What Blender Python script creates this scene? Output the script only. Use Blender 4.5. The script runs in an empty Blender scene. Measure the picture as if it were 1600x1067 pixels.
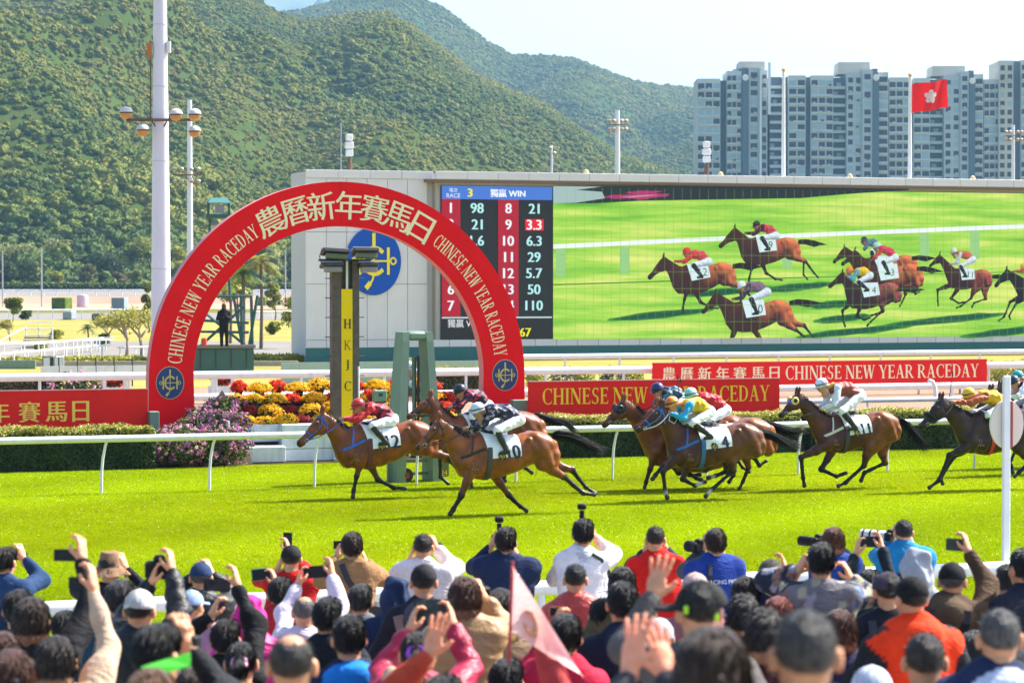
import bpy, math, random
import numpy as np
from mathutils import Vector, Matrix
R = math.radians
S = bpy.context.scene
COL = S.collection
# ------------------------------------------------------------------ camera
CAM_H, FPX = 4.1, 4000.0
PITCH = math.atan(93.5 / FPX)
cam = bpy.data.cameras.new('camera'); camo = bpy.data.objects.new('camera', cam); COL.objects.link(camo)
cam.sensor_width = 36; cam.lens = 36 * FPX / 1600
camo.location = (0, 0, CAM_H); camo.rotation_euler = (R(90) - PITCH, 0, 0)
cam.clip_start = 0.5; cam.clip_end = 20000
cam.dof.use_dof = True; cam.dof.focus_distance = 50.0; cam.dof.aperture_fstop = 4.2
S.camera = camo
# ------------------------------------------------------------------ sky, sun, exposure
SUN_EL, SUN_AZ = R(47), R(61)          # azimuth measured from the view axis (+Y) towards +X
W = bpy.data.worlds.new('World'); S.world = W; W.use_nodes = True
nt = W.node_tree; bg = nt.nodes['Background']
sky = nt.nodes.new('ShaderNodeTexSky'); sky.sky_type = 'NISHITA'; sky.sun_disc = False
sky.sun_elevation = SUN_EL; sky.sun_rotation = SUN_AZ
sky.air_density = 1.0; sky.dust_density = 3.0; sky.ozone_density = 3.2; sky.altitude = 50
nt.links.new(sky.outputs[0], bg.inputs[0]); bg.inputs[1].default_value = 0.112
sl = bpy.data.lights.new('sun', 'SUN'); sl.energy = 4.5; sl.angle = R(0.5); sl.color = (1.0, 0.95, 0.86)
so = bpy.data.objects.new('sun', sl); COL.objects.link(so)
SUNV = Vector((math.sin(SUN_AZ) * math.cos(SUN_EL), math.cos(SUN_AZ) * math.cos(SUN_EL), math.sin(SUN_EL)))
so.rotation_euler = SUNV.to_track_quat('Z', 'Y').to_euler(); so.location = (60, 40, 80)
S.view_settings.view_transform = 'Standard'; S.view_settings.look = 'None'
S.view_settings.exposure = 1.62; S.view_settings.gamma = 1.0; S.view_settings.use_curve_mapping = False
# ------------------------------------------------------------------ frames: world, pixels -> world, track frame (u along, v across, z)
TA = math.atan(0.357); CT, ST = math.cos(TA), math.sin(TA)
FW = np.array([0, math.cos(PITCH), -math.sin(PITCH)]); UPV = np.array([0, math.sin(PITCH), math.cos(PITCH)])
def ray(px, py): return FW + np.array([1., 0, 0]) * (px - 800) / FPX + UPV * (533.5 - py) / FPX
def at(px, py, d):
    p = np.array([0, 0, CAM_H]) + ray(px, py) * d; return Vector(p)
def tk(u, v, z=0.0): return Vector((CT * u - ST * v, ST * u + CT * v, z))
def uv_of(p): return (CT * p[0] + ST * p[1], -ST * p[0] + CT * p[1])
def on_v(px, py, v):
    """where the ray through a pixel meets the vertical plane at v: (u, z)"""
    r = ray(px, py); t = v / (-ST * r[0] + CT * r[1]); p = r * t
    return (CT * p[0] + ST * p[1], CAM_H + p[2])
def ground(px, py, z=0.0):
    r = ray(px, py); t = (z - CAM_H) / r[2]; p = r * t; return Vector((p[0], p[1], z))
def gv(px, py): return uv_of(ground(px, py))[1]
def px_scale(v, px):
    c = v / CT; d = c / (1 - ST / CT * (px - 800) / FPX); return FPX / d

# ------------------------------------------------------------------ objects
def tag(o, label=None, cat=None, group=None, kind=None):
    if label: o['label'] = label
    if cat: o['category'] = cat
    if group: o['group'] = group
    if kind: o['kind'] = kind
    return o
def link(o, parent=None):
    COL.objects.link(o)
    if parent is not None: o.parent = parent
    return o
def empty(name, loc=(0, 0, 0), rz=0.0, label=None, cat=None, group=None):
    o = bpy.data.objects.new(name, None); o.empty_display_size = 0.2; COL.objects.link(o)
    o.location = loc; o.rotation_euler = (0, 0, rz)
    return tag(o, label, cat, group)
def kids(o): return [c for c in bpy.data.objects if c.parent == o]
def mesh_of(name, V, F, mats=(), mi=None, smooth=False, col=None):
    me = bpy.data.meshes.new(name)
    V = np.asarray(V, dtype=np.float32).reshape(-1, 3)
    if isinstance(F, np.ndarray):
        n, k = F.shape
        me.vertices.add(len(V)); me.vertices.foreach_set('co', V.ravel())
        me.loops.add(n * k); me.loops.foreach_set('vertex_index', F.astype(np.int32).ravel())
        me.polygons.add(n); me.polygons.foreach_set('loop_start', np.arange(0, n * k, k, dtype=np.int32))
        me.update(calc_edges=True)
    else:
        me.from_pydata(V.tolist(), [], F)
    for m in mats: me.materials.append(m)
    if mi is not None: me.polygons.foreach_set('material_index', np.asarray(mi, dtype=np.int32))
    if smooth: me.polygons.foreach_set('use_smooth', np.ones(len(me.polygons), dtype=bool))
    if col is not None:
        a = me.color_attributes.new('Col', 'FLOAT_COLOR', 'POINT')
        c = np.ones((len(V), 4), dtype=np.float32); c[:, :3] = col; a.data.foreach_set('color', c.ravel())
    return me
def obj(name, me, parent=None, loc=(0, 0, 0), rot=(0, 0, 0)):
    o = bpy.data.objects.new(name, me); link(o, parent); o.location = loc; o.rotation_euler = rot; return o
def copy_tree(o, parent=None):
    c = o.copy(); COL.objects.link(c)
    if parent is not None: c.parent = parent
    for ch in kids(o): copy_tree(ch, c)
    return c

class MB:
    """collects simple shapes into one mesh"""
    def __init__(s): s.V = []; s.F = []; s.M = []; s.C = []; s.c = (1, 1, 1)
    def add(s, V, F, m=0):
        b = len(s.V); s.V += [tuple(v) for v in V]; s.F += [tuple(i + b for i in f) for f in F]; s.M += [m] * len(F)
        s.C += [s.c] * len(V); return s
    def box(s, c, d, m=0, rz=0.0, rot=None, bev=0.0, taper=1.0):
        x, y, z = [q / 2 for q in d]
        if bev <= 0:
            V = [(-x, -y, -z), (x, -y, -z), (x, y, -z), (-x, y, -z), (-x * taper, -y * taper, z), (x * taper, -y * taper, z), (x * taper, y * taper, z), (-x * taper, y * taper, z)]
            F = [(0, 3, 2, 1), (4, 5, 6, 7), (0, 1, 5, 4), (1, 2, 6, 5), (2, 3, 7, 6), (3, 0, 4, 7)]
        else:
            b = bev; V = []; F = []
            for zz, i in ((-z, b), (-z + b, 0), (z - b, 0), (z, b)):
                X, Y = x - i, y - i; q = b * 0.7
                V += [(-X + q, -Y, zz), (X - q, -Y, zz), (X, -Y + q, zz), (X, Y - q, zz), (X - q, Y, zz), (-X + q, Y, zz), (-X, Y - q, zz), (-X, -Y + q, zz)]
            for k in range(3):
                for j in range(8): F.append((k * 8 + j, k * 8 + (j + 1) % 8, k * 8 + 8 + (j + 1) % 8, k * 8 + 8 + j))
            F.append(tuple(range(7, -1, -1))); F.append(tuple(range(24, 32)))
        M = Matrix.Translation(c) @ (rot.to_4x4() if rot is not None else Matrix.Rotation(rz, 4, 'Z'))
        return s.add([M @ Vector(v) for v in V], F, m)
    def tube(s, P, r, n=8, m=0, caps=True, flat=1.0):
        P = [Vector(p) for p in P]; k = len(P)
        rr = [r] * k if not hasattr(r, '__len__') else list(r)
        V = []; F = []; up = None
        for i in range(k):
            t = (P[min(i + 1, k - 1)] - P[max(i - 1, 0)]).normalized()
            if up is None:
                up = Vector((0, 0, 1)) if abs(t.z) < 0.9 else Vector((0, 1, 0))
            a = t.cross(up).normalized(); b = a.cross(t).normalized(); up = b
            for j in range(n):
                g = 2 * math.pi * j / n
                V.append(P[i] + (a * math.cos(g) * flat + b * math.sin(g)) * rr[i])
        for i in range(k - 1):
            for j in range(n):
                F.append((i * n + j, i * n + (j + 1) % n, (i + 1) * n + (j + 1) % n, (i + 1) * n + j))
        if caps: F.append(tuple(range(n - 1, -1, -1))); F.append(tuple((k - 1) * n + j for j in range(n)))
        return s.add(V, F, m)
    def lathe(s, prof, c=(0, 0, 0), n=16, m=0, axis='Z', M=None):
        V = []; F = []
        for (r, z) in prof:
            for j in range(n):
                g = 2 * math.pi * j / n; V.append(Vector((r * math.cos(g), r * math.sin(g), z)))
        k = len(prof)
        for i in range(k - 1):
            for j in range(n): F.append((i * n + j, i * n + (j + 1) % n, (i + 1) * n + (j + 1) % n, (i + 1) * n + j))
        F.append(tuple(range(n - 1, -1, -1))); F.append(tuple((k - 1) * n + j for j in range(n)))
        if M is None:
            M = Matrix.Identity(4)
            if axis == 'Y': M = Matrix.Rotation(R(-90), 4, 'X')
            if axis == 'X': M = Matrix.Rotation(R(90), 4, 'Y')
        M = Matrix.Translation(c) @ M
        return s.add([M @ v for v in V], F, m)
    def slab(s, P, y0, y1, m=0):
        """polygon in the (x,z) plane given as list, extruded from y0 (front) to y1"""
        n = len(P); V = [(x, y0, z) for x, z in P] + [(x, y1, z) for x, z in P]
        F = [tuple(range(n)), tuple(range(2 * n - 1, n - 1, -1))] + [(i, i + n, (i + 1) % n + n, (i + 1) % n) for i in range(n)]
        return s.add(V, F, m)
    def build(s, name, mats, parent=None, loc=(0, 0, 0), rot=(0, 0, 0), smooth=False, col=False):
        if not isinstance(mats, (list, tuple)): mats = [mats]
        me = mesh_of(name, s.V, s.F, mats, s.M, smooth, np.array(s.C) if col else None)
        if smooth == 'auto': shade_auto(me)
        return obj(name, me, parent, loc, rot)
def shade_auto(me, ang=40):
    me.polygons.foreach_set('use_smooth', np.ones(len(me.polygons), dtype=bool))
    import bmesh
    b = bmesh.new(); b.from_mesh(me); lim = R(ang)
    for e in b.edges:
        if len(e.link_faces) != 2 or e.calc_face_angle(0) > lim: e.smooth = False
    b.to_mesh(me); b.free()

# ------------------------------------------------------------------ materials
def mat(name, c, rough=0.6, var=0.0, vs=8.0, bump=0.0, bs=60.0, metal=0.0, spec=0.5, attr=False, rnd=0.0, trans=0.0, sss=0.0, sheen=0.0, coat=0.0, c2=None, dirt=0.0, emit=None, estr=1.0, hue=0.0):
    m = bpy.data.materials.new(name); m.use_nodes = True; N = m.node_tree.nodes; L = m.node_tree.links
    b = N['Principled BSDF']; b.inputs['Base Color'].default_value = (*c[:3], 1); b.inputs['Roughness'].default_value = rough
    b.inputs['Metallic'].default_value = metal; b.inputs['Specular IOR Level'].default_value = spec
    if sheen: b.inputs['Sheen Weight'].default_value = sheen
    if coat: b.inputs['Coat Weight'].default_value = coat; b.inputs['Coat Roughness'].default_value = 0.25
    out = None; tc = N.new('ShaderNodeTexCoord')
    if attr:
        a = N.new('ShaderNodeAttribute'); a.attribute_name = 'Col'; out = a.outputs['Color']
    if var or c2:
        n = N.new('ShaderNodeTexNoise'); n.inputs['Scale'].default_value = vs; n.inputs['Detail'].default_value = 5; n.inputs['Roughness'].default_value = 0.65
        L.new(tc.outputs['Object'], n.inputs['Vector'])
        mx = N.new('ShaderNodeMix'); mx.data_type = 'RGBA'
        r = N.new('ShaderNodeMapRange'); r.inputs[1].default_value = 0.35; r.inputs[2].default_value = 0.65; L.new(n.outputs[0], r.inputs[0]); L.new(r.outputs[0], mx.inputs[0])
        if c2:
            mx.inputs[6].default_value = (*c[:3], 1); mx.inputs[7].default_value = (*c2[:3], 1)
        elif out is not None:
            for i, f in ((6, 1 - var), (7, 1 + var)):
                q = N.new('ShaderNodeMix'); q.data_type = 'RGBA'; q.blend_type = 'MULTIPLY'; q.inputs[0].default_value = 1
                L.new(out, q.inputs[6]); q.inputs[7].default_value = (f, f, f, 1); L.new(q.outputs[2], mx.inputs[i])
        else:
            mx.inputs[6].default_value = (*[x * (1 - var) for x in c[:3]], 1); mx.inputs[7].default_value = (*[min(1, x * (1 + var)) for x in c[:3]], 1)
        out = mx.outputs[2]
    if dirt:
        n = N.new('ShaderNodeTexNoise'); n.inputs['Scale'].default_value = 1.7; n.inputs['Detail'].default_value = 9; n.inputs['Roughness'].default_value = 0.75
        mp = N.new('ShaderNodeMapping'); mp.inputs['Scale'].default_value = (2.5, 2.5, 0.35); L.new(tc.outputs['Object'], mp.inputs[0]); L.new(mp.outputs[0], n.inputs['Vector'])
        r = N.new('ShaderNodeMapRange'); r.inputs[1].default_value = 0.5; r.inputs[2].default_value = 0.8; r.inputs[4].default_value = dirt; L.new(n.outputs[0], r.inputs[0])
        q = N.new('ShaderNodeMix'); q.data_type = 'RGBA'; L.new(r.outputs[0], q.inputs[0]); q.inputs[7].default_value = (0.16, 0.14, 0.11, 1)
        if out is not None: L.new(out, q.inputs[6])
        else: q.inputs[6].default_value = (*c[:3], 1)
        out = q.outputs[2]
    if rnd or hue:
        o = N.new('ShaderNodeObjectInfo'); h = N.new('ShaderNodeHueSaturation')
        r = N.new('ShaderNodeMapRange'); r.inputs[3].default_value = 1 - rnd; r.inputs[4].default_value = 1 + rnd; L.new(o.outputs['Random'], r.inputs[0]); L.new(r.outputs[0], h.inputs['Value'])
        if hue:
            w = N.new('ShaderNodeTexWhiteNoise'); w.noise_dimensions = '1D'; L.new(o.outputs['Random'], w.inputs['W'])
            r2 = N.new('ShaderNodeMapRange'); r2.inputs[3].default_value = 0.5 - hue; r2.inputs[4].default_value = 0.5 + hue; L.new(w.outputs[0], r2.inputs[0]); L.new(r2.outputs[0], h.inputs['Hue'])
        if out is not None: L.new(out, h.inputs['Color'])
        else: h.inputs['Color'].default_value = (*c[:3], 1)
        out = h.outputs[0]
    if out is not None: L.new(out, b.inputs['Base Color'])
    if bump:
        n = N.new('ShaderNodeTexNoise'); n.inputs['Scale'].default_value = bs; n.inputs['Detail'].default_value = 4
        L.new(tc.outputs['Object'], n.inputs['Vector'])
        u = N.new('ShaderNodeBump'); u.inputs['Strength'].default_value = bump; u.inputs['Distance'].default_value = 0.02
        L.new(n.outputs[0], u.inputs['Height']); L.new(u.outputs[0], b.inputs['Normal'])
    if sss:
        b.inputs['Subsurface Weight'].default_value = sss; b.inputs['Subsurface Radius'].default_value = (1, 0.3, 0.15); b.inputs['Subsurface Scale'].default_value = 0.02
    if trans:
        t = N.new('ShaderNodeBsdfTranslucent'); ms = N.new('ShaderNodeMixShader'); ms.inputs[0].default_value = trans
        if out is not None: L.new(out, t.inputs[0])
        else: t.inputs[0].default_value = (*c[:3], 1)
        L.new(b.outputs[0], ms.inputs[1]); L.new(t.outputs[0], ms.inputs[2]); L.new(ms.outputs[0], N['Material Output'].inputs[0])
    if emit is not None:
        b.inputs['Base Color'].default_value = (0.01, 0.01, 0.01, 1)
        b.inputs['Emission Strength'].default_value = estr
        if emit == 'attr': L.new(out, b.inputs['Emission Color'])
        else: b.inputs['Emission Color'].default_value = (*emit, 1)
        for l in list(b.inputs['Base Color'].links): L.remove(l)
    return m
def srgb(r, g, b):
    f = lambda c: (c / 255 / 12.92) if c <= 10 else ((c / 255 + 0.055) / 1.055) ** 2.4
    return (f(r), f(g), f(b))

# ------------------------------------------------------------------ smooth-union distance fields -> one continuous mesh
def smin(a, b, k):
    if k <= 0: return np.minimum(a, b)
    h = np.maximum(k - np.abs(a - b), 0) / k
    return np.minimum(a, b) - h * h * k * 0.25
class SDF:
    def __init__(s, lo, hi, h):
        s.h = h; s.lo = np.array(lo, float) - 2 * h; n = np.ceil((np.array(hi) - np.array(lo)) / h).astype(int) + 5
        s.n = n; s.D = np.full(n, 1.0, np.float32); s.B = np.full(n, 1.0, np.float32); s.Lb = np.zeros(n, np.int16)
    def region(s, lo, hi):
        i0 = np.clip(np.floor((np.array(lo) - s.lo) / s.h).astype(int), 0, s.n); i1 = np.clip(np.ceil((np.array(hi) - s.lo) / s.h).astype(int) + 1, 0, s.n)
        sl_ = tuple(slice(a, b) for a, b in zip(i0, i1))
        if any(b <= a for a, b in zip(i0, i1)): return None, None
        ax = [s.lo[q] + s.h * np.arange(i0[q], i1[q], dtype=np.float32) for q in range(3)]
        return sl_, (ax[0][:, None, None].astype(np.float32), ax[1][None, :, None].astype(np.float32), ax[2][None, None, :].astype(np.float32))
    def put(s, sl_, d, k, lab):
        d = d.astype(np.float32); B = s.B[sl_]; m = d < B
        s.Lb[sl_][m] = lab; s.B[sl_] = np.where(m, d, B); s.D[sl_] = smin(s.D[sl_], d, k)
    def cone(s, a, b, ra, rb, k=0.03, lab=0, fy=1.0):
        a = np.array(a, float); b = np.array(b, float); mg = max(ra, rb) * max(1, fy) + k + 3 * s.h
        sl_, P = s.region(np.minimum(a, b) - mg, np.maximum(a, b) + mg)
        if sl_ is None: return s
        ba = b - a; q = max(float(ba @ ba), 1e-9); X, Y, Z = P[0] - a[0], P[1] - a[1], P[2] - a[2]
        t = np.clip((X * ba[0] + Y * ba[1] + Z * ba[2]) / q, 0, 1)
        d = np.sqrt((X - ba[0] * t) ** 2 + ((Y - ba[1] * t) / fy) ** 2 + (Z - ba[2] * t) ** 2) - (ra + (rb - ra) * t)
        s.put(sl_, d, k, lab); return s
    def chain(s, pts, k=0.03, labs=None, fy=1.0):
        """pts: list of (x,y,z,r)"""
        for i in range(len(pts) - 1):
            lb = labs if not hasattr(labs, '__len__') else labs[i]
            s.cone(pts[i][:3], pts[i + 1][:3], pts[i][3], pts[i + 1][3], k, lb or 0, fy)
        return s
    def ell(s, c, r, k=0.03, lab=0, M=None):
        c = np.array(c, float); r = np.array(r, float); mg = r.max() + k + 3 * s.h
        sl_, P = s.region(c - mg, c + mg)
        if sl_ is None: return s
        X, Y, Z = P[0] - c[0], P[1] - c[1], P[2] - c[2]
        if M is not None:
            M = np.array(M).T
            X, Y, Z = (M[0, 0] * X + M[0, 1] * Y + M[0, 2] * Z, M[1, 0] * X + M[1, 1] * Y + M[1, 2] * Z, M[2, 0] * X + M[2, 1] * Y + M[2, 2] * Z)
        k0 = np.sqrt((X / r[0]) ** 2 + (Y / r[1]) ** 2 + (Z / r[2]) ** 2); k1 = np.sqrt((X / r[0] ** 2) ** 2 + (Y / r[1] ** 2) ** 2 + (Z / r[2] ** 2) ** 2)
        s.put(sl_, k0 * (k0 - 1) / np.maximum(k1, 1e-6), k, lab); return s
    def loft(s, A, B, st, k=0.04, lab=0, ex=2.2):
        """sagittal loft: axis A->B given as (x,z); st rows (t, up, down, halfwidth)"""
        A = np.array(A, float); B = np.array(B, float); L = np.linalg.norm(B - A); t_ = (B - A) / L; n_ = np.array([-t_[1], t_[0]])
        if n_[1] < 0: n_ = -n_
        st = np.array(st, float); mg = max(st[:, 1].max(), st[:, 2].max()) + k + 3 * s.h; hw = st[:, 3].max() + k + 3 * s.h
        e0 = A + t_ * st[0, 0] * L; e1 = A + t_ * st[-1, 0] * L
        sl_, P = s.region((min(e0[0], e1[0]) - mg, -hw, min(e0[1], e1[1]) - mg), (max(e0[0], e1[0]) + mg, hw, max(e0[1], e1[1]) + mg))
        if sl_ is None: return s
        X = P[0] - A[0]; Z = P[2] - A[1]; u = (X * t_[0] + Z * t_[1]) / L; w = X * n_[0] + Z * n_[1]
        uc = np.clip(u, st[0, 0], st[-1, 0])
        def ip(c):                                    # smooth interpolation of a station column
            xs = st[:, 0]; f = np.linspace(xs[0], xs[-1], 160); y = np.interp(f, xs, st[:, c]); kr = np.hanning(13); kr /= kr.sum()
            y = np.convolve(np.pad(y, 6, mode='edge'), kr, mode='valid'); return np.interp(uc, f, y)
        up, dn, hwd = ip(1), ip(2), ip(3); cz = (up - dn) / 2; hz = (up + dn) / 2
        q = (np.abs((w - cz) / hz) ** ex + np.abs(P[1] / hwd) ** ex) ** (1 / ex)
        d = (q - 1) * np.minimum(hz, hwd); ov = np.abs(u - uc) * L
        d = np.where(ov > 0, np.sqrt(np.maximum(d, 0) ** 2 + ov ** 2), d)
        s.put(sl_, d, k, lab); return s
    def wrinkle(s, amp, freq, seed=0, stretch=(1, 1, 1)):
        rs = np.random.RandomState(seed); X, Y, Z = [s.lo[q] + s.h * np.arange(s.n[q], dtype=np.float32) for q in range(3)]
        X = X[:, None, None] * stretch[0]; Y = Y[None, :, None] * stretch[1]; Z = Z[None, None, :] * stretch[2]; t = np.zeros(s.n, np.float32)
        for i in range(5):
            v = rs.normal(size=3); v *= freq * (0.6 + 0.35 * i) / np.linalg.norm(v); w = rs.normal(size=3) * freq * 0.4
            t += np.sin(X * v[0] + Y * v[1] + Z * v[2] + 1.4 * np.sin(X * w[0] + Y * w[1] + Z * w[2] + i) + i * 2.1)
        s.D += amp * t * 0.45; return s
    def mesh(s):
        D = s.D; nx, ny, nz = D.shape; sg = D < 0
        cnt = np.zeros((nx - 1, ny - 1, nz - 1), np.int8)
        for i in (0, 1):
            for j in (0, 1):
                for k in (0, 1): cnt += sg[i:nx - 1 + i, j:ny - 1 + j, k:nz - 1 + k]
        I = np.argwhere((cnt > 0) & (cnt < 8)); idx = np.full(cnt.shape, -1, np.int32); idx[I[:, 0], I[:, 1], I[:, 2]] = np.arange(len(I))
        cs = np.array([(i, j, k) for i in (0, 1) for j in (0, 1) for k in (0, 1)]); acc = np.zeros((len(I), 3)); c = np.zeros(len(I))
        dv = [D[I[:, 0] + a, I[:, 1] + b, I[:, 2] + e] for a, b, e in cs]
        for p in range(8):
            for q in range(p + 1, 8):
                if np.abs(cs[p] - cs[q]).sum() != 1: continue
                m = (dv[p] < 0) != (dv[q] < 0)
                if not m.any(): continue
                t = dv[p][m] / (dv[p][m] - dv[q][m]); acc[m] += cs[p] + (cs[q] - cs[p]) * t[:, None]; c[m] += 1
        V = s.lo + s.h * (I + acc / np.maximum(c, 1)[:, None]); lab = s.Lb[I[:, 0], I[:, 1], I[:, 2]]
        Fs = []
        for ax in range(3):
            a = [slice(None)] * 3; b = [slice(None)] * 3; a[ax] = slice(0, -1); b[ax] = slice(1, None)
            s0 = sg[tuple(a)]; s1 = sg[tuple(b)]; E = np.argwhere(s0 != s1); o1, o2 = [q for q in range(3) if q != ax]
            E = E[(E[:, o1] > 0) & (E[:, o2] > 0) & (E[:, o1] < D.shape[o1] - 1) & (E[:, o2] < D.shape[o2] - 1)]
            ins = s0[E[:, 0], E[:, 1], E[:, 2]]; qd = []
            for (p, r_) in ((-1, -1), (0, -1), (0, 0), (-1, 0)):
                C = E.copy(); C[:, o1] += p; C[:, o2] += r_; qd.append(idx[C[:, 0], C[:, 1], C[:, 2]])
            Q = np.stack(qd, 1); flip = ins if ax != 1 else ~ins
            Q[~flip] = Q[~flip][:, ::-1]; Fs.append(Q)
        F = np.concatenate(Fs); F = F[(F >= 0).all(1)]
        return V, F, lab
def vnormals(V, F):
    n = np.cross(V[F[:, 2]] - V[F[:, 0]], V[F[:, 3]] - V[F[:, 1]] if F.shape[1] == 4 else V[F[:, 2]] - V[F[:, 1]]); N = np.zeros_like(V)
    for k in range(F.shape[1]): np.add.at(N, F[:, k], n)
    return N / np.maximum(np.linalg.norm(N, axis=1), 1e-9)[:, None]
def relax_col(F, C, it):
    for _ in range(it):
        A = np.zeros_like(C); n = np.zeros(len(C))
        for k in range(F.shape[1]):
            np.add.at(A, F[:, k], C[F[:, (k + 1) % F.shape[1]]]); np.add.at(n, F[:, k], 1)
        C = 0.5 * C + 0.5 * A / np.maximum(n, 1)[:, None]
    return C

# ------------------------------------------------------------------ leaves: scattered small quads
def leaf_cloud(P, size, rs, flat=0.0, jit=0.5, nrm=None):
    """quads of about size at points P; returns V, F(n,4)"""
    n = len(P); a = rs.normal(size=(n, 3)); a /= np.linalg.norm(a, axis=1)[:, None]
    b = rs.normal(size=(n, 3))
    if nrm is not None:
        a = a - nrm * (a * nrm).sum(1)[:, None] * (1 - jit); a /= np.linalg.norm(a, axis=1)[:, None]; b = np.cross(nrm, a) + b * jit * 0.6
    b = b - a * (a * b).sum(1)[:, None]; b /= np.maximum(np.linalg.norm(b, axis=1), 1e-6)[:, None]
    s = size * (0.6 + 0.8 * rs.rand(n))[:, None]
    V = np.stack([P - a * s, P - b * s * 0.45, P + a * s, P + b * s * 0.45], 1).reshape(-1, 3)
    return V, np.arange(4 * n).reshape(n, 4)
# ------------------------------------------------------------------ lettering outlines (built-in font, CJK fallback) and a drawn serif face
TXT = {}
def load_texts(strings):
    os_ = []
    for s in strings:
        c = bpy.data.curves.new('lettering', 'FONT'); c.body = s; c.size = 1.0; c.align_x = 'CENTER'; c.resolution_u = 3
        o = bpy.data.objects.new('lettering', c); COL.objects.link(o); os_.append((s, o, c))
    bpy.context.view_layer.update(); dg = bpy.context.evaluated_depsgraph_get()
    for s, o, c in os_:
        me = bpy.data.meshes.new_from_object(o.evaluated_get(dg)); V = np.array([v.co[:2] for v in me.vertices]).reshape(-1, 2)
        F = [tuple(p.vertices) for p in me.polygons]; TXT[s] = (V, F); bpy.data.meshes.remove(me)
    for s, o, c in os_: bpy.data.objects.remove(o); bpy.data.curves.remove(c)
CJK = list('農曆新年賽馬日'); DIG = ['1', '2', '3', '4', '5', '6', '7', '8', '9', '10', '11', '12', '13', '14', '98', '21', '1.6', '46', '15', '3.3', '6.3', '29', '5.7', '50', '110', '24', '獨贏 WIN', '場次', 'RACE', '獨贏 WIN.', '$12,767', '0', 'RACING PRESS']
load_texts(CJK + DIG)
def norm_txt(s, h):
    """lettering s scaled so that its box is h high, centred at 0; returns V(n,2), F"""
    V, F = TXT[s]
    if len(V) == 0: return np.zeros((0, 2)), []
    lo, hi = V.min(0), V.max(0); k = h / max(hi[1] - lo[1], 1e-6)
    return (V - (lo + hi) / 2) * k, F
SER = {}
def _serif():
    T, t, sv = 0.17, 0.065, 0.05                     # thick stem, thin stroke, serif height;  cap height 1
    def q(a, b, c, d): return [a, b, c, d]
    def stem(x, y0=0, y1=1, w=T, s0=True, s1=True, e=0.075):
        r = [q((x - w / 2, y0), (x + w / 2, y0), (x + w / 2, y1), (x - w / 2, y1))]
        if s0: r.append(q((x - w / 2 - e, y0), (x + w / 2 + e, y0), (x + w / 2 + e, y0 + sv), (x - w / 2 - e, y0 + sv)))
        if s1: r.append(q((x - w / 2 - e, y1 - sv), (x + w / 2 + e, y1 - sv), (x + w / 2 + e, y1), (x - w / 2 - e, y1)))
        return r
    def bar(x0, x1, y, h=t): return [q((x0, y - h / 2), (x1, y - h / 2), (x1, y + h / 2), (x0, y + h / 2))]
    def dia(x0, y0, x1, y1, w): return [q((x0 - w / 2, y0), (x0 + w / 2, y0), (x1 + w / 2, y1), (x1 - w / 2, y1))]
    def ser(x, y, w=0.22): return [q((x - w / 2, y), (x + w / 2, y), (x + w / 2, y + sv), (x - w / 2, y + sv))]
    def arc(cx, cy, rx, ry, a0, a1, n=14, wt=T, wn=t, lean=0):
        r = []; pts = []
        for i in range(n + 1):
            a = R(a0 + (a1 - a0) * i / n); w = wn + (wt - wn) * abs(math.cos(a)) ** 1.3
            pts.append(((cx + (rx - w) * math.cos(a), cy + (ry - (wn + (w - wn) * 0.0)) * math.sin(a)), (cx + rx * math.cos(a), cy + ry * math.sin(a))))
        for i in range(n): r.append(q(pts[i][0], pts[i][1], pts[i + 1][1], pts[i + 1][0]))
        return r
    def tri(a, b, c): return [[a, b, c]]
    SER['H'] = (0.86, stem(0.16) + stem(0.70) + bar(0.16, 0.70, 0.51))
    SER['I'] = (0.36, stem(0.18))
    SER['E'] = (0.66, stem(0.16, e=0.07) + bar(0.16, 0.60, 0.97) + bar(0.16, 0.50, 0.51) + bar(0.16, 0.62, 0.03) + tri((0.50, 1), (0.60, 1), (0.60, 0.76)) + tri((0.52, 0), (0.64, 0.27), (0.62, 0)) + tri((0.50, 0.65), (0.50, 0.37), (0.42, 0.51)))
    SER['N'] = (0.86, stem(0.13, w=t, s1=False) + stem(0.73, w=t, s0=False) + dia(0.73 - 0.02, 0, 0.15, 1, 0.2) + ser(0.08, 1 - sv, 0.2))
    SER['W'] = (1.12, dia(0.32, 0, 0.12, 1, T) + dia(0.32, 0, 0.56, 0.95, t) + dia(0.76, 0, 0.56, 1, T) + dia(0.76, 0, 0.99, 1, t) + ser(0.12, 1 - sv, 0.3) + ser(0.56, 1 - sv, 0.3) + ser(0.99, 1 - sv, 0.22))
    SER['Y'] = (0.78, stem(0.40, 0, 0.45, s1=False) + dia(0.39, 0.42, 0.13, 1, T) + dia(0.42, 0.42, 0.67, 1, t) + ser(0.13, 1 - sv, 0.3) + ser(0.67, 1 - sv, 0.22))
    SER['A'] = (0.82, dia(0.12, 0, 0.40, 1, t) + dia(0.67, 0, 0.40, 1, T) + bar(0.22, 0.56, 0.33, 0.06) + ser(0.12, 0, 0.22) + ser(0.67, 0, 0.3))
    SER['D'] = (0.80, stem(0.16, e=0.07) + arc(0.28, 0.5, 0.48, 0.5, -90, 90) + bar(0.16, 0.30, 0.967) + bar(0.16, 0.30, 0.033))
    SER['R'] = (0.82, stem(0.16, e=0.07) + arc(0.30, 0.73, 0.34, 0.27, -90, 90, wt=0.15) + bar(0.16, 0.32, 0.967) + bar(0.16, 0.32, 0.49) + dia(0.70, 0, 0.36, 0.5, 0.18) + ser(0.74, 0, 0.2))
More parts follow.
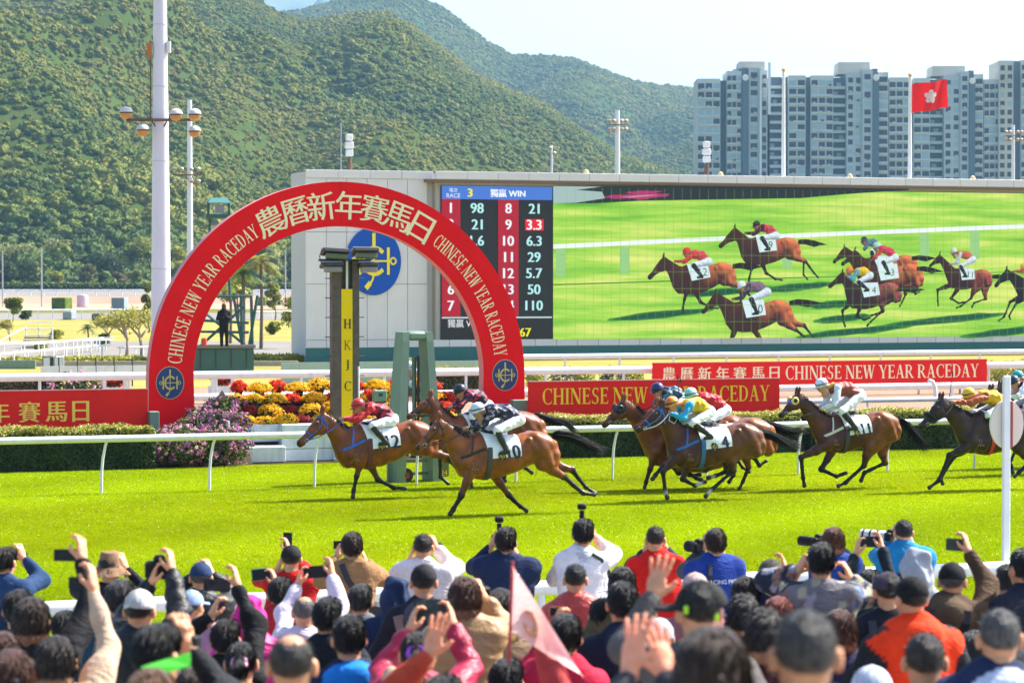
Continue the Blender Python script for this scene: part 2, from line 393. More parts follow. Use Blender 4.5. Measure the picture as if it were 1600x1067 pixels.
    SER['C'] = (0.78, arc(0.46, 0.5, 0.43, 0.51, 52, 308, n=20) + tri((0.66, 0.98), (0.74, 0.98), (0.74, 0.66)) + tri((0.68, 0.05), (0.75, 0.30), (0.73, 0.1)) + tri((0.70, 0.9), (0.74, 0.66), (0.66, 0.82)))
    SER['S'] = (0.62, arc(0.31, 0.745, 0.24, 0.265, 40, 250, n=14, wt=0.13) + arc(0.31, 0.265, 0.26, 0.275, -140, 75, n=14, wt=0.15) + dia(0.40, 0.42, 0.20, 0.6, 0.15) + tri((0.46, 0.98), (0.53, 1.0), (0.53, 0.70)) + tri((0.06, 0.3), (0.06, 0.0), (0.14, 0.03)))
    SER['K'] = (0.84, stem(0.16, w=0.09) + dia(0.20, 0.42, 0.64, 1, t) + dia(0.68, 0, 0.34, 0.58, 0.1) + ser(0.66, 1 - sv, 0.22) + ser(0.72, 0, 0.22))
    SER['J'] = (0.46, stem(0.28, 0.12, 1, s0=False) + arc(0.12, 0.14, 0.245, 0.22, -120, 0, n=8))
_serif()
def serif_line(text, h, space=0.06, bold=1.0, word=0.34):
    """list of (polygons, x-centre) for each letter, plus total width; polygons centred on the letter, in metres"""
    x = 0; out = []
    for ch in text:
        if ch == ' ': x += word * h; continue
        w, P = SER[ch]; w *= bold
        out.append(([[((a * bold - w / 2) * h, (b - 0.5) * h) for a, b in p] for p in P], x + w * h / 2)); x += (w + space) * h
    return out, x - space * h
def polys_to_mb(mb, polys, f, m=0, dz=0.0012):
    """flat polygons, each a hair in front of the one before; f(x, y, lift) -> 3D"""
    for i, p in enumerate(polys):
        mb.add([f(a, b, dz * (i % 7)) for a, b in p], [tuple(range(len(p)))], m)
def txt_to_mb(mb, V, F, f, m=0, fat=0.0):
    off = [0.0] if not fat else [-fat, 0.0, fat]
    for i, o in enumerate(off): mb.add([f(a + o, b, 0.0015 * i) for a, b in V], F, m)
# ------------------------------------------------------------------ the setting: ground, track, dirt, lawns, hills
def noise_ramp_mat(name, cols, scale, rough=0.95, detail=6, bump=0.0, bs=30, stretch=(1, 1, 1), rot=0.0):
    m = bpy.data.materials.new(name); m.use_nodes = True; N = m.node_tree.nodes; L = m.node_tree.links; b = N['Principled BSDF']
    b.inputs['Roughness'].default_value = rough; b.inputs['Specular IOR Level'].default_value = 0.0
    tc = N.new('ShaderNodeTexCoord'); mp = N.new('ShaderNodeMapping'); mp.inputs['Scale'].default_value = stretch; mp.inputs['Rotation'].default_value = (0, 0, rot); L.new(tc.outputs['Object'], mp.inputs[0])
    n = N.new('ShaderNodeTexNoise'); n.inputs['Scale'].default_value = scale; n.inputs['Detail'].default_value = detail; n.inputs['Roughness'].default_value = 0.7; L.new(mp.outputs[0], n.inputs['Vector'])
    r = N.new('ShaderNodeValToRGB'); L.new(n.outputs[0], r.inputs[0]); e = r.color_ramp.elements
    for i, c in enumerate(cols):
        p = 0.3 + 0.4 * i / max(1, len(cols) - 1)
        if i < 2: e[i].position = p; e[i].color = (*c, 1)
        else: q = e.new(p); q.color = (*c, 1)
    L.new(r.outputs[0], b.inputs['Base Color'])
    if bump:
        n2 = N.new('ShaderNodeTexNoise'); n2.inputs['Scale'].default_value = bs; n2.inputs['Detail'].default_value = 6; L.new(tc.outputs['Object'], n2.inputs['Vector'])
        u = N.new('ShaderNodeBump'); u.inputs['Strength'].default_value = bump; u.inputs['Distance'].default_value = 0.05; L.new(n2.outputs[0], u.inputs['Height']); L.new(u.outputs[0], b.inputs['Normal'])
    return m
def sheet(name, u0, u1, v0, v1, z, m, kind='structure'):
    P = [tk(u, v, z) for u, v in ((u0, v0), (u1, v0), (u1, v1), (u0, v1))]
    o = obj(name, mesh_of(name, P, [(0, 1, 2, 3)], [m])); return tag(o, kind=kind)
# one ground sheet to the horizon
g = MB(); g.add([(-6000, -300, -.02), (6000, -300, -.02), (6000, 9000, -.02), (-6000, 9000, -.02)], [(0, 1, 2, 3)])
tag(g.build('ground', noise_ramp_mat('rough_ground', [(.06, .08, .02), (.13, .13, .035), (.20, .17, .06)], .08)), kind='structure')
V_IN, V_FR, V_HEDGE = 49.2, 23.75, 55.3
M_TURF = noise_ramp_mat('turf', [(.14, .19, .002), (.17, .225, .002), (.20, .245, .003)], .55, bump=.5, bs=40)
sheet('turf_track', -60, 90, V_FR - 1.2, V_HEDGE + .6, 0.0, M_TURF)
# blades of grass over the part of the track in view
def grass_field():
    rs = np.random.RandomState(2); n = 1800000; v = V_FR - .8 + (V_HEDGE + .2 - V_FR + .8) * rs.rand(n) ** 1.25; c = v / CT
    px = -330 + 2260 * rs.rand(n); d = c / (1 - ST / CT * (px - 800) / FPX); X = (px - 800) / FPX * d; Y = d
    keep = np.sin(X * 1.9 + 1.7 * np.sin(Y * 1.6)) * .16 + np.sin(X * 5.3 + Y * 3.9) * .16 + rs.rand(n) > .12; X, Y, v = X[keep], Y[keep], v[keep]; n = len(X)
    h = (.012 + .020 * rs.rand(n)) * (1 + .35 * np.sin(X * .7 + Y * .31) * np.sin(Y * .9)); a = rs.rand(n) * 6.283; w = .004 + .005 * rs.rand(n) + (v - V_FR) * .00010; ln = rs.normal(size=(n, 2)) * .026
    c_ = np.cos(a) * w; s_ = np.sin(a) * w; P = np.zeros((n, 3, 3), np.float32)
    P[:, 0] = np.stack([X - c_, Y - s_, np.zeros(n)], 1); P[:, 1] = np.stack([X + c_, Y + s_, np.zeros(n)], 1); P[:, 2] = np.stack([X + ln[:, 0], Y + ln[:, 1], h], 1)
    cc = np.array([(.27, .355, .002), (.31, .395, .003), (.345, .40, .006), (.22, .31, .002), (.60, .56, .2)]); pick = rs.choice(5, n, p=[.39, .3, .12, .17, .02])
    patch = np.array((1.0, 1.0, 1.0)) * (1 + .12 * np.sin(X * .37 + 2.1 * np.sin(Y * .21)) + .10 * np.sin(X * 1.1 - Y * .8) + .05 * np.sin(X * 3.7 + 1.5 * np.sin(Y * 2.9)) * np.sin(Y * 3.1 + X))[:, None] + np.array((.05, 0, 0)) * np.sin(X * .23 + 1.9 * np.sin(Y * .33) + 2)[:, None]
    col = np.repeat(cc[pick] * patch * (.9 + .2 * rs.rand(n))[:, None], 3, 0)
    me = mesh_of('grass', P.reshape(-1, 3), np.arange(3 * n).reshape(n, 3), [mat('grass_blade', (.1, .2, .01), .55, attr=True, trans=.55, spec=.0)], None, False, col)
    tag(obj('grass', me), kind='stuff')
grass_field()
M_DIRT = noise_ramp_mat('dirt', [(.20, .135, .095), (.26, .18, .13), (.32, .235, .18)], .9, bump=.5, bs=6, stretch=(.25, 1.6, 1), rot=-TA)
sheet('garden_bed', -80, 120, V_HEDGE + .7, 61.5, 0.002, noise_ramp_mat('soil', [(.05, .04, .02), (.09, .07, .035)], 2))
sheet('dirt_track', -140, 190, 61.6, 97, 0.004, M_DIRT)
M_LAWN = noise_ramp_mat('lawn', [(.19, .185, .045), (.27, .235, .07), (.32, .27, .11)], .15, bump=.3, bs=4)
sheet('infield_lawn', -140, 190, 97.1, 300, 0.006, M_LAWN)
M_PATH = noise_ramp_mat('path', [(.17, .16, .145), (.23, .215, .195)], .3)
def band(name, px0, px1, y0, y1, z, m):
    P = [ground(px0, y0, z), ground(px1, y0, z), ground(px1, y1, z), ground(px0, y1, z)]
    tag(obj(name, mesh_of(name, P, [(0, 1, 2, 3)], [m])), kind='structure')
band('service_path', -80, 640, 559, 533, .012, M_PATH)
band('inner_path', -80, 640, 499.5, 489, .016, M_PATH)
band('inner_dirt', -80, 640, 483, 474.3, .016, noise_ramp_mat('far_dirt', [(.34, .2, .14), (.42, .28, .2)], .05))
FT = [(476, 0), (480, 1.34), (545, 2.33), (600, 2.6)]                      # the far straight runs on a low bank
P = [at(px, 440, d) for d, z in FT for px in (-160, 760)]; P = [Vector((p.x, p.y, FT[i // 2][1])) for i, p in enumerate(P)]
o = obj('far_bank', mesh_of('far_bank', P, [(0, 1, 3, 2), (4, 5, 7, 6)], [bpy.data.materials['far_dirt'], noise_ramp_mat('far_turf', [(.08, .12, .015), (.14, .18, .03)], .03)], [0, 1])); tag(o, kind='structure')
o = obj('far_track', mesh_of('far_track', P[2:6], [(0, 1, 3, 2)], [M_PATH])); tag(o, kind='structure')
# spectators' terrace: shallow steps rising towards the camera
def terr(d): return max(0.0, 0.10 + (24.6 - d) * 0.072)
mb = MB(); dd = 26.0; prev = 0.0
v_edges = [V_FR - .55 - i * .85 for i in range(27)]
for i in range(26):
    v0, v1 = v_edges[i + 1], v_edges[i]; z = terr((v0 + v1) / 2 / CT); mb.box(tk(0, (v0 + v1) / 2, z / 2 - .1), (60, v1 - v0 - .004, z + .2), rz=TA)
tag(mb.build('spectator_terrace', mat('terrace_concrete', (.33, .32, .30), .9, var=.15, vs=3)), kind='structure')

# ------------------------------------------------------------------ hills: solid slopes with spurs, covered in tree crowns
def hill(name, crest, dc, df, zf, amp, seed, m, wl=190.0, nt_=46):
    cx = np.array([c[0] for c in crest], float); cy = np.array([c[1] for c in crest], float); cols = np.arange(cx[0], cx[-1] + 1, 9.0); V = []; rs = np.random.RandomState(seed)
    ph = rs.rand(8) * 6.28; nb = 8
    for px in cols:
        py = np.interp(px, cx, cy); zc = CAM_H + (533.5 - py) / FPX * dc * 1.0 - math.tan(PITCH) * dc
        for j in range(nt_ + nb + 1):
            if j <= nt_: t = j / nt_; d = df + (dc - df) * t; z = zf + (zc - zf) * (t ** .86)
            else: t2 = (j - nt_) / nb; d = dc + (dc - df) * .8 * t2; z = zc + (zf - zc) * t2 ** 1.3; t = 1 - t2
            X = (px - 800) / FPX * d; w = min(1, 5.2 * t * max(0, 1 - t) ** 1.5) * (zc - zf) / 200
            n = sum(math.sin(X / wl * f * 6.28 + ph[i] + 1.1 * math.sin(d / wl * 2.2 * f + ph[i + 4]) + d / wl * 1.3 * (1 if i % 2 else -1)) / f ** .8 for i, f in enumerate((1, 1.9, 3.3, 5.1)))
            V.append((X + 0.25 * amp * w * n, d - amp * .5 * w * n, z + amp * w * n * .55))
    nr = nt_ + nb + 1; nc = len(cols); F = [(i * nr + j, (i + 1) * nr + j, (i + 1) * nr + j + 1, i * nr + j + 1) for i in range(nc - 1) for j in range(nr - 1)]
    o = obj(name, mesh_of(name, V, np.array(F), [m], None, True)); return tag(o, kind='structure')
M_HILL = noise_ramp_mat('hill_scrub', [(.03, .05, .014), (.045, .07, .016), (.065, .085, .022)], .03)
H1 = hill('near_hill', [(-420, -90), (-200, -75), (0, -60), (200, -50), (330, -28), (405, 4), (432, 22), (470, 36), (505, 34), (560, 27), (605, 25), (640, 44), (668, 62), (702, 88), (745, 122), (790, 140), (850, 164), (900, 198), (960, 238), (1060, 272), (1150, 300), (1300, 330)], 1350, 572, -4, 22, 3, M_HILL, 230)
H2 = hill('back_hill', [(100, 60), (300, 50), (430, 22), (470, 18), (540, -2), (620, -14), (655, -2), (700, 21), (760, 67), (800, 88), (850, 87), (900, 92), (960, 117), (1000, 130), (1085, 141), (1200, 170), (1400, 215), (1750, 270), (2100, 330)], 2500, 1500, 20, 30, 8, M_HILL, 420)
H3 = hill('far_mountain', [(-300, 30), (200, 10), (400, -8), (470, -6), (520, 4), (600, 30), (900, 200), (1800, 300)], 6500, 4200, 30, 60, 5, noise_ramp_mat('mountain', [(.06, .08, .05), (.12, .13, .08)], .004), 700)
def crown_mesh(seed, lob=9):
    import bmesh
    rs = np.random.RandomState(seed); b = bmesh.new(); bmesh.ops.create_icosphere(b, subdivisions=3, radius=1.0); V = np.array([v.co[:] for v in b.verts]); F = np.array([[v.index for v in f.verts] for f in b.faces]); b.free()
    r = np.ones(len(V)) * .62
    for i in range(lob * 2):
        c = rs.normal(size=3); c /= np.linalg.norm(c); a = .16 + .26 * rs.rand(); r = np.maximum(r, (.62 + (.38 * rs.rand())) * np.exp(-((1 - V @ c) / a) ** 2 * .8) + .0)
    r *= 1 + .09 * np.sin(V @ rs.normal(size=3) * 14 + 1) * np.sin(V @ rs.normal(size=3) * 17) + .05 * rs.normal(size=len(V)); V = V * r[:, None]; V[:, 2] = np.where(V[:, 2] < 0, V[:, 2] * .6, V[:, 2] * .95)
    n = 620; i = rs.randint(0, len(V), n); L, Lf = leaf_cloud(V[i] * (1.0 + .07 * rs.rand(n))[:, None], .085, rs, nrm=V[i] / np.linalg.norm(V[i], axis=1)[:, None], jit=.8)
    Fq = [tuple(f) for f in F] + [tuple(f + len(V)) for f in Lf]; return mesh_of('crown', np.concatenate([V, L]), Fq, [M_CROWN])
def crown_material():
    m = bpy.data.materials.new('hill_crown'); m.use_nodes = True; N = m.node_tree.nodes; L = m.node_tree.links; b = N['Principled BSDF']; b.inputs['Roughness'].default_value = .8; b.inputs['Specular IOR Level'].default_value = .15
    o = N.new('ShaderNodeObjectInfo'); n = N.new('ShaderNodeTexNoise'); n.inputs['Scale'].default_value = .0075; n.inputs['Detail'].default_value = 4; L.new(o.outputs['Location'], n.inputs['Vector'])
    a = N.new('ShaderNodeMath'); a.operation = 'MULTIPLY_ADD'; L.new(o.outputs['Random'], a.inputs[0]); a.inputs[1].default_value = .34; L.new(n.outputs[0], a.inputs[2])
    g = N.new('ShaderNodeNewGeometry'); n2 = N.new('ShaderNodeTexNoise'); n2.inputs['Scale'].default_value = .5; n2.inputs['Detail'].default_value = 4; L.new(g.outputs['Position'], n2.inputs['Vector'])
    a2 = N.new('ShaderNodeMath'); a2.operation = 'MULTIPLY_ADD'; L.new(n2.outputs[0], a2.inputs[0]); a2.inputs[1].default_value = .28; L.new(a.outputs[0], a2.inputs[2])
    r = N.new('ShaderNodeValToRGB'); L.new(a2.outputs[0], r.inputs[0]); e = r.color_ramp.elements
    e[0].position = .46; e[0].color = (.034, .064, .016, 1); e[1].position = 1.12; e[1].color = (.19, .185, .032, 1)
    for p, c in ((.62, (.066, .105, .018)), (.78, (.12, .15, .02)), (.94, (.175, .18, .026))): q = e.new(p); q.color = (*c, 1)
    L.new(r.outputs[0], b.inputs['Base Color'])
    t = N.new('ShaderNodeBsdfTranslucent'); L.new(r.outputs[0], t.inputs[0]); ms = N.new('ShaderNodeMixShader'); ms.inputs[0].default_value = .12; L.new(b.outputs[0], ms.inputs[1]); L.new(t.outputs[0], ms.inputs[2]); L.new(ms.outputs[0], N['Material Output'].inputs[0])
    return m
M_CROWN = crown_material()
CROWNS = [crown_mesh(40 + i) for i in range(6)]
def wood(name, hillo, n, smin_, smax_, seed, pxr):
    """many crowns joined by a node group that instances six crown shapes on the slope"""
    me = hillo.data; rs = np.random.RandomState(seed); V = np.array([v.co[:] for v in me.vertices]); F = np.array([p.vertices[:] for p in me.polygons]); A = np.linalg.norm(np.cross(V[F[:, 2]] - V[F[:, 0]], V[F[:, 3]] - V[F[:, 1]]), axis=1)
    c = V[F].mean(1); px = 800 + c[:, 0] / c[:, 1] * FPX; A = np.where((px > pxr[0]) & (px < pxr[1]), A, 0); i = rs.choice(len(F), n, p=A / A.sum()); a, b = rs.rand(n, 1), rs.rand(n, 1)
    P = (V[F[i, 0]] * (1 - a) + V[F[i, 1]] * a) * (1 - b) + (V[F[i, 3]] * (1 - a) + V[F[i, 2]] * a) * b
    pm = bpy.data.meshes.new(name); pm.from_pydata(P.tolist(), [], []); at_ = pm.attributes.new('sz', 'FLOAT', 'POINT'); k = rs.rand(n) ** 2.2; at_.data.foreach_set('value', ((smin_ + (smax_ - smin_) * k) * (1 + 1.3 * np.exp(-(P[:, 2] + 4) / 14)) * (.75 + .25 * np.sin(P[:, 0] * .021) * np.sin(P[:, 1] * .017) + .0)).astype(np.float32))
    o = obj(name, pm); tag(o, kind='stuff'); G = bpy.data.node_groups.new(name, 'GeometryNodeTree'); G.interface.new_socket('Geometry', in_out='INPUT', socket_type='NodeSocketGeometry'); G.interface.new_socket('Geometry', in_out='OUTPUT', socket_type='NodeSocketGeometry')
    N, L = G.nodes, G.links; gi, go = N.new('NodeGroupInput'), N.new('NodeGroupOutput'); ip = N.new('GeometryNodeInstanceOnPoints'); ci = N.new('GeometryNodeCollectionInfo')
    ci.inputs['Collection'].default_value = CROWN_COL; ci.inputs['Separate Children'].default_value = True; ci.inputs['Reset Children'].default_value = True; ip.inputs['Pick Instance'].default_value = True
    L.new(gi.outputs[0], ip.inputs['Points']); L.new(ci.outputs[0], ip.inputs['Instance']); L.new(ip.outputs[0], go.inputs[0])
    ri = N.new('FunctionNodeRandomValue'); ri.data_type = 'INT'; ri.inputs[4].default_value = 0; ri.inputs[5].default_value = 5; L.new(ri.outputs[2], ip.inputs['Instance Index'])
    rr = N.new('FunctionNodeRandomValue'); rr.data_type = 'FLOAT_VECTOR'; rr.inputs[1].default_value = (.3, .3, 6.28); L.new(rr.outputs[0], ip.inputs['Rotation'])
    na = N.new('GeometryNodeInputNamedAttribute'); na.data_type = 'FLOAT'; na.inputs[0].default_value = 'sz'; L.new(na.outputs[0], ip.inputs['Scale'])
    md = o.modifiers.new('crowns', 'NODES'); md.node_group = G; return o
CROWN_COL = bpy.data.collections.new('crown_shapes')
for me_ in CROWNS:
    co = bpy.data.objects.new('crown', me_); CROWN_COL.objects.link(co)
wood('hillside_forest', H1, 105000, 1.0, 3.6, 5, (-160, 1200))
wood('back_hill_forest', H2, 60000, 1.8, 5.0, 6, (380, 1250))
# ------------------------------------------------------------------ templates for people: head, hands, hair, hats
SKIN = (0.58, 0.285, 0.155)
def head_template(h=0.0085):
    s = SDF((-.12, -.14, -.24), (.12, .14, .13), h)
    s.ell((0, -.012, .025), (.075, .094, .088), .02, 0).ell((0, .028, -.045), (.058, .062, .074), .04, 0).ell((0, .062, -.092), (.026, .022, .020), .03, 0)
    s.cone((0, .086, .012), (0, .110, -.026), .008, .014, .018, 0).ell((0, .072, .024), (.050, .020, .013), .02, 0)
    for x in (-1, 1):
        s.ell((x * .085, -.006, -.008), (.013, .022, .036), .012, 0); s.ell((x * .030, .080, .004), (.014, .011, .008), .004, 2); s.ell((x * .032, .083, .026), (.020, .008, .005), .004, 2)
        s.ell((x * .035, .062, -.03), (.022, .018, .02), .03, 0)
    s.ell((0, .090, -.060), (.024, .009, .008), .008, 1)
    s.cone((0, -.012, -.05), (0, -.028, -.21), .055, .064, .03, 0)
    V, F, L = s.mesh(); c = np.tile(np.array(SKIN), (len(V), 1)); c[L == 1] = (0.42, 0.14, 0.11); c[L == 2] = (0.03, 0.018, 0.014)
    return V, F, relax_col(F, c, 1)
HEADT = head_template()
def hand_template(pose, h=0.0062):
    s = SDF((-.06, -.08, -.08), (.22, .10, .10), h)
    s.cone((-.05, 0, 0), (.01, 0, 0), .027, .026, .02, 0, 1.15).ell((.052, 0, 0), (.050, .041, .017), .02, 0)
    curl = {'open': 0.12, 'grip': 1.05, 'fist': 1.5, 'relax': 0.45}[pose]
    for i, (y, L, r) in enumerate(((.031, .070, .0088), (.011, .080, .0092), (-.010, .074, .0088), (-.030, .058, .0080))):
        sp = y * (1.5 if pose == 'open' else 1.05) - y; a = 0.25 * curl; p = np.array((.092, y, 0.0)); cr = curl * (1 + 0.08 * i)
        for k, f in enumerate((.42, .32, .26)):
            q = p + np.array((math.cos(a) * L * f * 1.0, sp * f, math.sin(a) * L * f)); s.cone(p, q, r * (1 - .06 * k), r * (1 - .06 * k - .06), .006, 0); p = q; a += cr * (0.75 if k == 0 else 0.6)
    if pose == 'open': T_ = ((.018, .030, .006), (.045, .058, .012), (.072, .074, .014))
    else: T_ = ((.018, .026, .010), (.048, .046, .034), (.078, .040, .046))
    s.cone(T_[0], T_[1], .014, .0115, .012, 0).cone(T_[1], T_[2], .0112, .0090, .006, 0)
    V, F, L = s.mesh(); return V, F
HANDT = {p: hand_template(p) for p in ('open', 'grip', 'fist', 'relax')}
def place_hand(pose, pos, xdir, palm, mirror, k=1.0):
    V, F = HANDT[pose]; V = V.copy() * k
    if mirror: V[:, 1] *= -1; F = F[:, ::-1]
    x = np.array(xdir, float); x /= np.linalg.norm(x); z = np.array(palm, float); z = z - x * (x @ z); z /= np.linalg.norm(z); y = np.cross(z, x)
    return V @ np.stack([x, y, z]) + np.array(pos), F
def join(parts):
    """[(V, F quads, col)] -> one array set"""
    Vs, Fs, Cs, n = [], [], [], 0
    for V, F, c in parts:
        Vs.append(V); Fs.append(F + n); n += len(V); c = np.asarray(c, float); Cs.append(np.tile(c, (len(V), 1)) if c.ndim == 1 else c)
    return np.concatenate(Vs), np.concatenate(Fs), np.concatenate(Cs)
M_SKIN = mat('skin', SKIN, 0.5, attr=True, var=0.08, vs=30, sss=0.35, spec=.3)
M_CLOTH = mat('cloth', (.1, .1, .1), 0.8, attr=True, var=0.10, vs=14, bump=0.14, bs=60, spec=0.12)
M_SHINY = mat('puffer_cloth', (.1, .1, .1), 0.45, attr=True, var=0.10, vs=14, bump=0.12, bs=45, spec=.3)
fold = []
def hair_template(kind, h=0.0105, seed=1):
    s = SDF((-.15, -.2, -.42), (.15, .15, .17), h); rs = np.random.RandomState(seed)
    cut = 'std'
    if kind in ('crop', 'bald'): s.ell((0, -.014, .030), (.079, .098, .091), 0)
    elif kind in ('bob', 'curly'): s.ell((0, -.018, .015), (.096, .110, .112), 0).ell((0, -.045, -.06), (.088, .075, .10), .05); cut = 'bob'
    elif kind == 'long': s.ell((0, -.018, .022), (.090, .107, .106), 0).chain([(0, -.05, 0, .085), (0, -.075, -.14, .085), (0, -.085, -.30, .07)], .05, 0, 0.62); cut = 'bob'
    elif kind == 'pony': s.ell((0, -.016, .028), (.081, .101, .095), 0).chain([(0, -.095, .03, .026), (0, -.135, .0, .034), (0, -.14, -.10, .036), (0, -.125, -.22, .014)], .015)
    else: s.ell((0, -.018, .032), (.086, .104, .098), 0).ell((.02, .03, .085), (.055, .05, .04), .04)
    amp = {'crop': .0012, 'bald': .0012, 'curly': .010, 'short': .0022}.get(kind, .0022)
    s.wrinkle(amp, 95 if kind == 'curly' else 110, seed, (1, 1, .22) if kind != 'curly' else (1, 1, 1))
    X, Y, Z = [(s.lo[q] + s.h * np.arange(s.n[q])) for q in range(3)]; Y = Y[None, :, None]; Z = Z[None, None, :]; X = X[:, None, None]
    if cut == 'std':
        f = np.maximum((Y - .078) - .84 * (Z - .072), -.082 - Z + 0 * Y)
        if kind in ('pony',): f = np.where(Y < -.085, -1, f)
    else: f = np.where(Z < .075, np.maximum(Y - .045 + .35 * np.abs(X), -1), (Y - .1) - .9 * (Z - .085))
    if kind == 'bald': f = np.maximum(f, -(np.sqrt(X ** 2 + ((Y + .02) / 1.1) ** 2) - .052) * (Z > .05) - 0.03 * (Z <= .05))
    s.D = np.maximum(s.D, f.astype(np.float32)); V, F, L = s.mesh()
    if kind in ('crop', 'bald'):
        N = vnormals(V, F); n = 1300; i = rs.randint(0, len(V), n); p = V[i]; nn = N[i]; p = p + rs.normal(size=(n, 3)) * .003; g = nn + np.array([0, -.2, .25]) + rs.normal(size=(n, 3)) * .45; g /= np.linalg.norm(g, axis=1)[:, None]; sd = np.cross(g, rs.normal(size=(n, 3))); sd /= np.linalg.norm(sd, axis=1)[:, None]; Ln = (.005 + .012 * rs.rand(n) * np.clip((p[:, 2] + .05) / .1, .15, 1))[:, None]
        q = np.stack([p - sd * .0016, p + sd * .0016, p + g * Ln, p + g * Ln - sd * .0008], 1).reshape(-1, 3); F = np.concatenate([F, np.arange(4 * n).reshape(n, 4) + len(V)]); V = np.concatenate([V, q])
    if kind in ('short', 'curly', 'bob', 'long', 'pony'):                    # loose locks over the mass
        N = vnormals(V, F); n = 1500; i = rs.randint(0, len(V), n); p = V[i]; nn = N[i]
        g = np.array([0, -.35, -1.0]) + rs.normal(size=(n, 3)) * (.9 if kind == 'curly' else .30); g[p[:, 2] > .09] += np.array([0, .2, .4]) if kind == 'short' else 0
        g = g - nn * (g * nn).sum(1)[:, None] * .75; g /= np.linalg.norm(g, axis=1)[:, None]; sd = np.cross(g, nn); Ln = (.022 + .034 * rs.rand(n))[:, None] * (.6 if kind == 'curly' else 1)
        q = np.stack([p - sd * .0022, p + sd * .0022, p + g * Ln * .6 + nn * .005 + sd * .002, p + g * Ln + nn * .005 * rs.rand(n)[:, None]], 1).reshape(-1, 3)
        F = np.concatenate([F, np.arange(4 * n).reshape(n, 4) + len(V)]); V = np.concatenate([V, q])
    zed = V[:, 2] - .5 * np.clip(V[:, 1], -.1, .1) * 0; am = np.clip((zed + .085) / (.115 if kind in ('crop', 'bald') else .04), .12, 1); am = np.minimum(am, np.clip((.094 - (V[:, 1] - .84 * (V[:, 2] - .072)) ) / .04, .2, 1)) if cut == 'std' else am
    return mesh_of('hair_' + kind, V, F, [None], None, True, np.repeat(am[:, None], 3, 1))
HAIR = {k: hair_template(k, seed=i + 3) for i, k in enumerate(('short', 'crop', 'bald', 'bob', 'curly', 'long', 'pony'))}
HAIR['short2'] = hair_template('short', seed=21); HAIR['bob2'] = hair_template('bob', seed=33)
def cap_mesh(kind):
    s = SDF((-.2, -.2, -.3), (.2, .24, .2), 0.0095)
    X, Y, Z = [(s.lo[q] + s.h * np.arange(s.n[q], dtype=np.float32)) for q in range(3)]; X = X[:, None, None]; Y = Y[None, :, None]; Z = Z[None, None, :]
    if kind == 'cap':
        s.ell((0, -.010, .030), (.090, .106, .097), 0); s.D = np.maximum(s.D, .018 - Z - .25 * np.maximum(-Y - .02, 0) * 0 - .12 * (Y + .05)).astype(np.float32)
        g = np.abs(np.sin(3 * np.arctan2(X, Y + .01))); s.D += (.0022 * np.exp(-(g / .10) ** 2)).astype(np.float32)     # seams between the panels
        s.ell((0, -.01, .128), (.011, .011, .007), .004, 1)
        v = np.maximum(np.maximum(np.sqrt((X / .082) ** 2 + ((Y - .075) / .105) ** 2) * .09 - .09, np.abs(Z - (.028 - 2.2 * X ** 2 - .18 * (Y - .075))) - .007), .06 - Y).astype(np.float32)
        s.Lb[v < s.D] = 1; s.D = np.minimum(s.D, v)
    elif kind == 'bucket':
        r = np.sqrt(X ** 2 + ((Y + .01) / 1.14) ** 2); prof = np.where(Z > .02, .088 - .22 * (Z - .02), .088 + (.02 - Z) * 1.0)
        d = np.where(Z > .02, np.maximum(r - prof, Z - .135), np.maximum(np.abs(r - prof) - .008, -.045 - Z)).astype(np.float32); s.D = np.minimum(s.D, d); s.wrinkle(.003, 40, 4)
    elif kind == 'hood':
        s.ell((0, -.022, .014), (.106, .122, .122), 0).chain([(0, -.06, -.04, .10), (0, -.07, -.17, .115)], .05, 0, .85); s.wrinkle(.014, 34, 5)
        s.D = np.maximum(s.D, np.where(Z < .10, np.maximum(Y - .055, -1), Y - .12)).astype(np.float32)
    elif kind == 'beanie':
        s.ell((0, -.010, .030), (.090, .106, .102), 0); s.D = np.maximum(s.D, .0 - Z - .1 * Y).astype(np.float32); s.wrinkle(.002, 150, 4, (1, 1, .1))
    V, F, L = s.mesh(); return mesh_of('hat_' + kind, V, F, [None], None, True)
HATS = {k: cap_mesh(k) for k in ('cap', 'bucket', 'hood', 'beanie')}
def set_mat(o, m):
    o.material_slots[0].link = 'OBJECT'; o.material_slots[0].material = m
def hair_mat(c):
    m = mat('hair', [q * .62 + .001 for q in c], 0.36, var=0.5, vs=40, bump=0.9, bs=85, spec=0.34); N = m.node_tree.nodes; L = m.node_tree.links; b = N['Principled BSDF']; old = b.inputs['Base Color'].links[0].from_socket
    a = N.new('ShaderNodeAttribute'); a.attribute_name = 'Col'; n = N.new('ShaderNodeTexNoise'); n.inputs['Scale'].default_value = 160; tc = [q for q in N if q.bl_idname == 'ShaderNodeTexCoord'][0]; L.new(tc.outputs['Object'], n.inputs[0])
    x = N.new('ShaderNodeMath'); x.operation = 'ADD'; L.new(a.outputs['Fac'], x.inputs[0]); L.new(n.outputs[0], x.inputs[1]); r = N.new('ShaderNodeMapRange'); r.inputs[1].default_value = .72; r.inputs[2].default_value = 1.12; L.new(x.outputs[0], r.inputs[0])
    q = N.new('ShaderNodeMix'); q.data_type = 'RGBA'; L.new(r.outputs[0], q.inputs[0]); q.inputs[6].default_value = (SKIN[0] * .62, SKIN[1] * .62, SKIN[2] * .62, 1); L.new(old, q.inputs[7]); L.new(q.outputs[2], b.inputs['Base Color'])
    for n_ in N:
        if n_.bl_idname == 'ShaderNodeTexNoise' and n_ is not n:
            mp = N.new('ShaderNodeMapping'); mp.inputs['Scale'].default_value = (1.6, 1.6, .22); L.new(tc.outputs['Object'], mp.inputs[0]); L.new(mp.outputs[0], n_.inputs['Vector'])
    return m
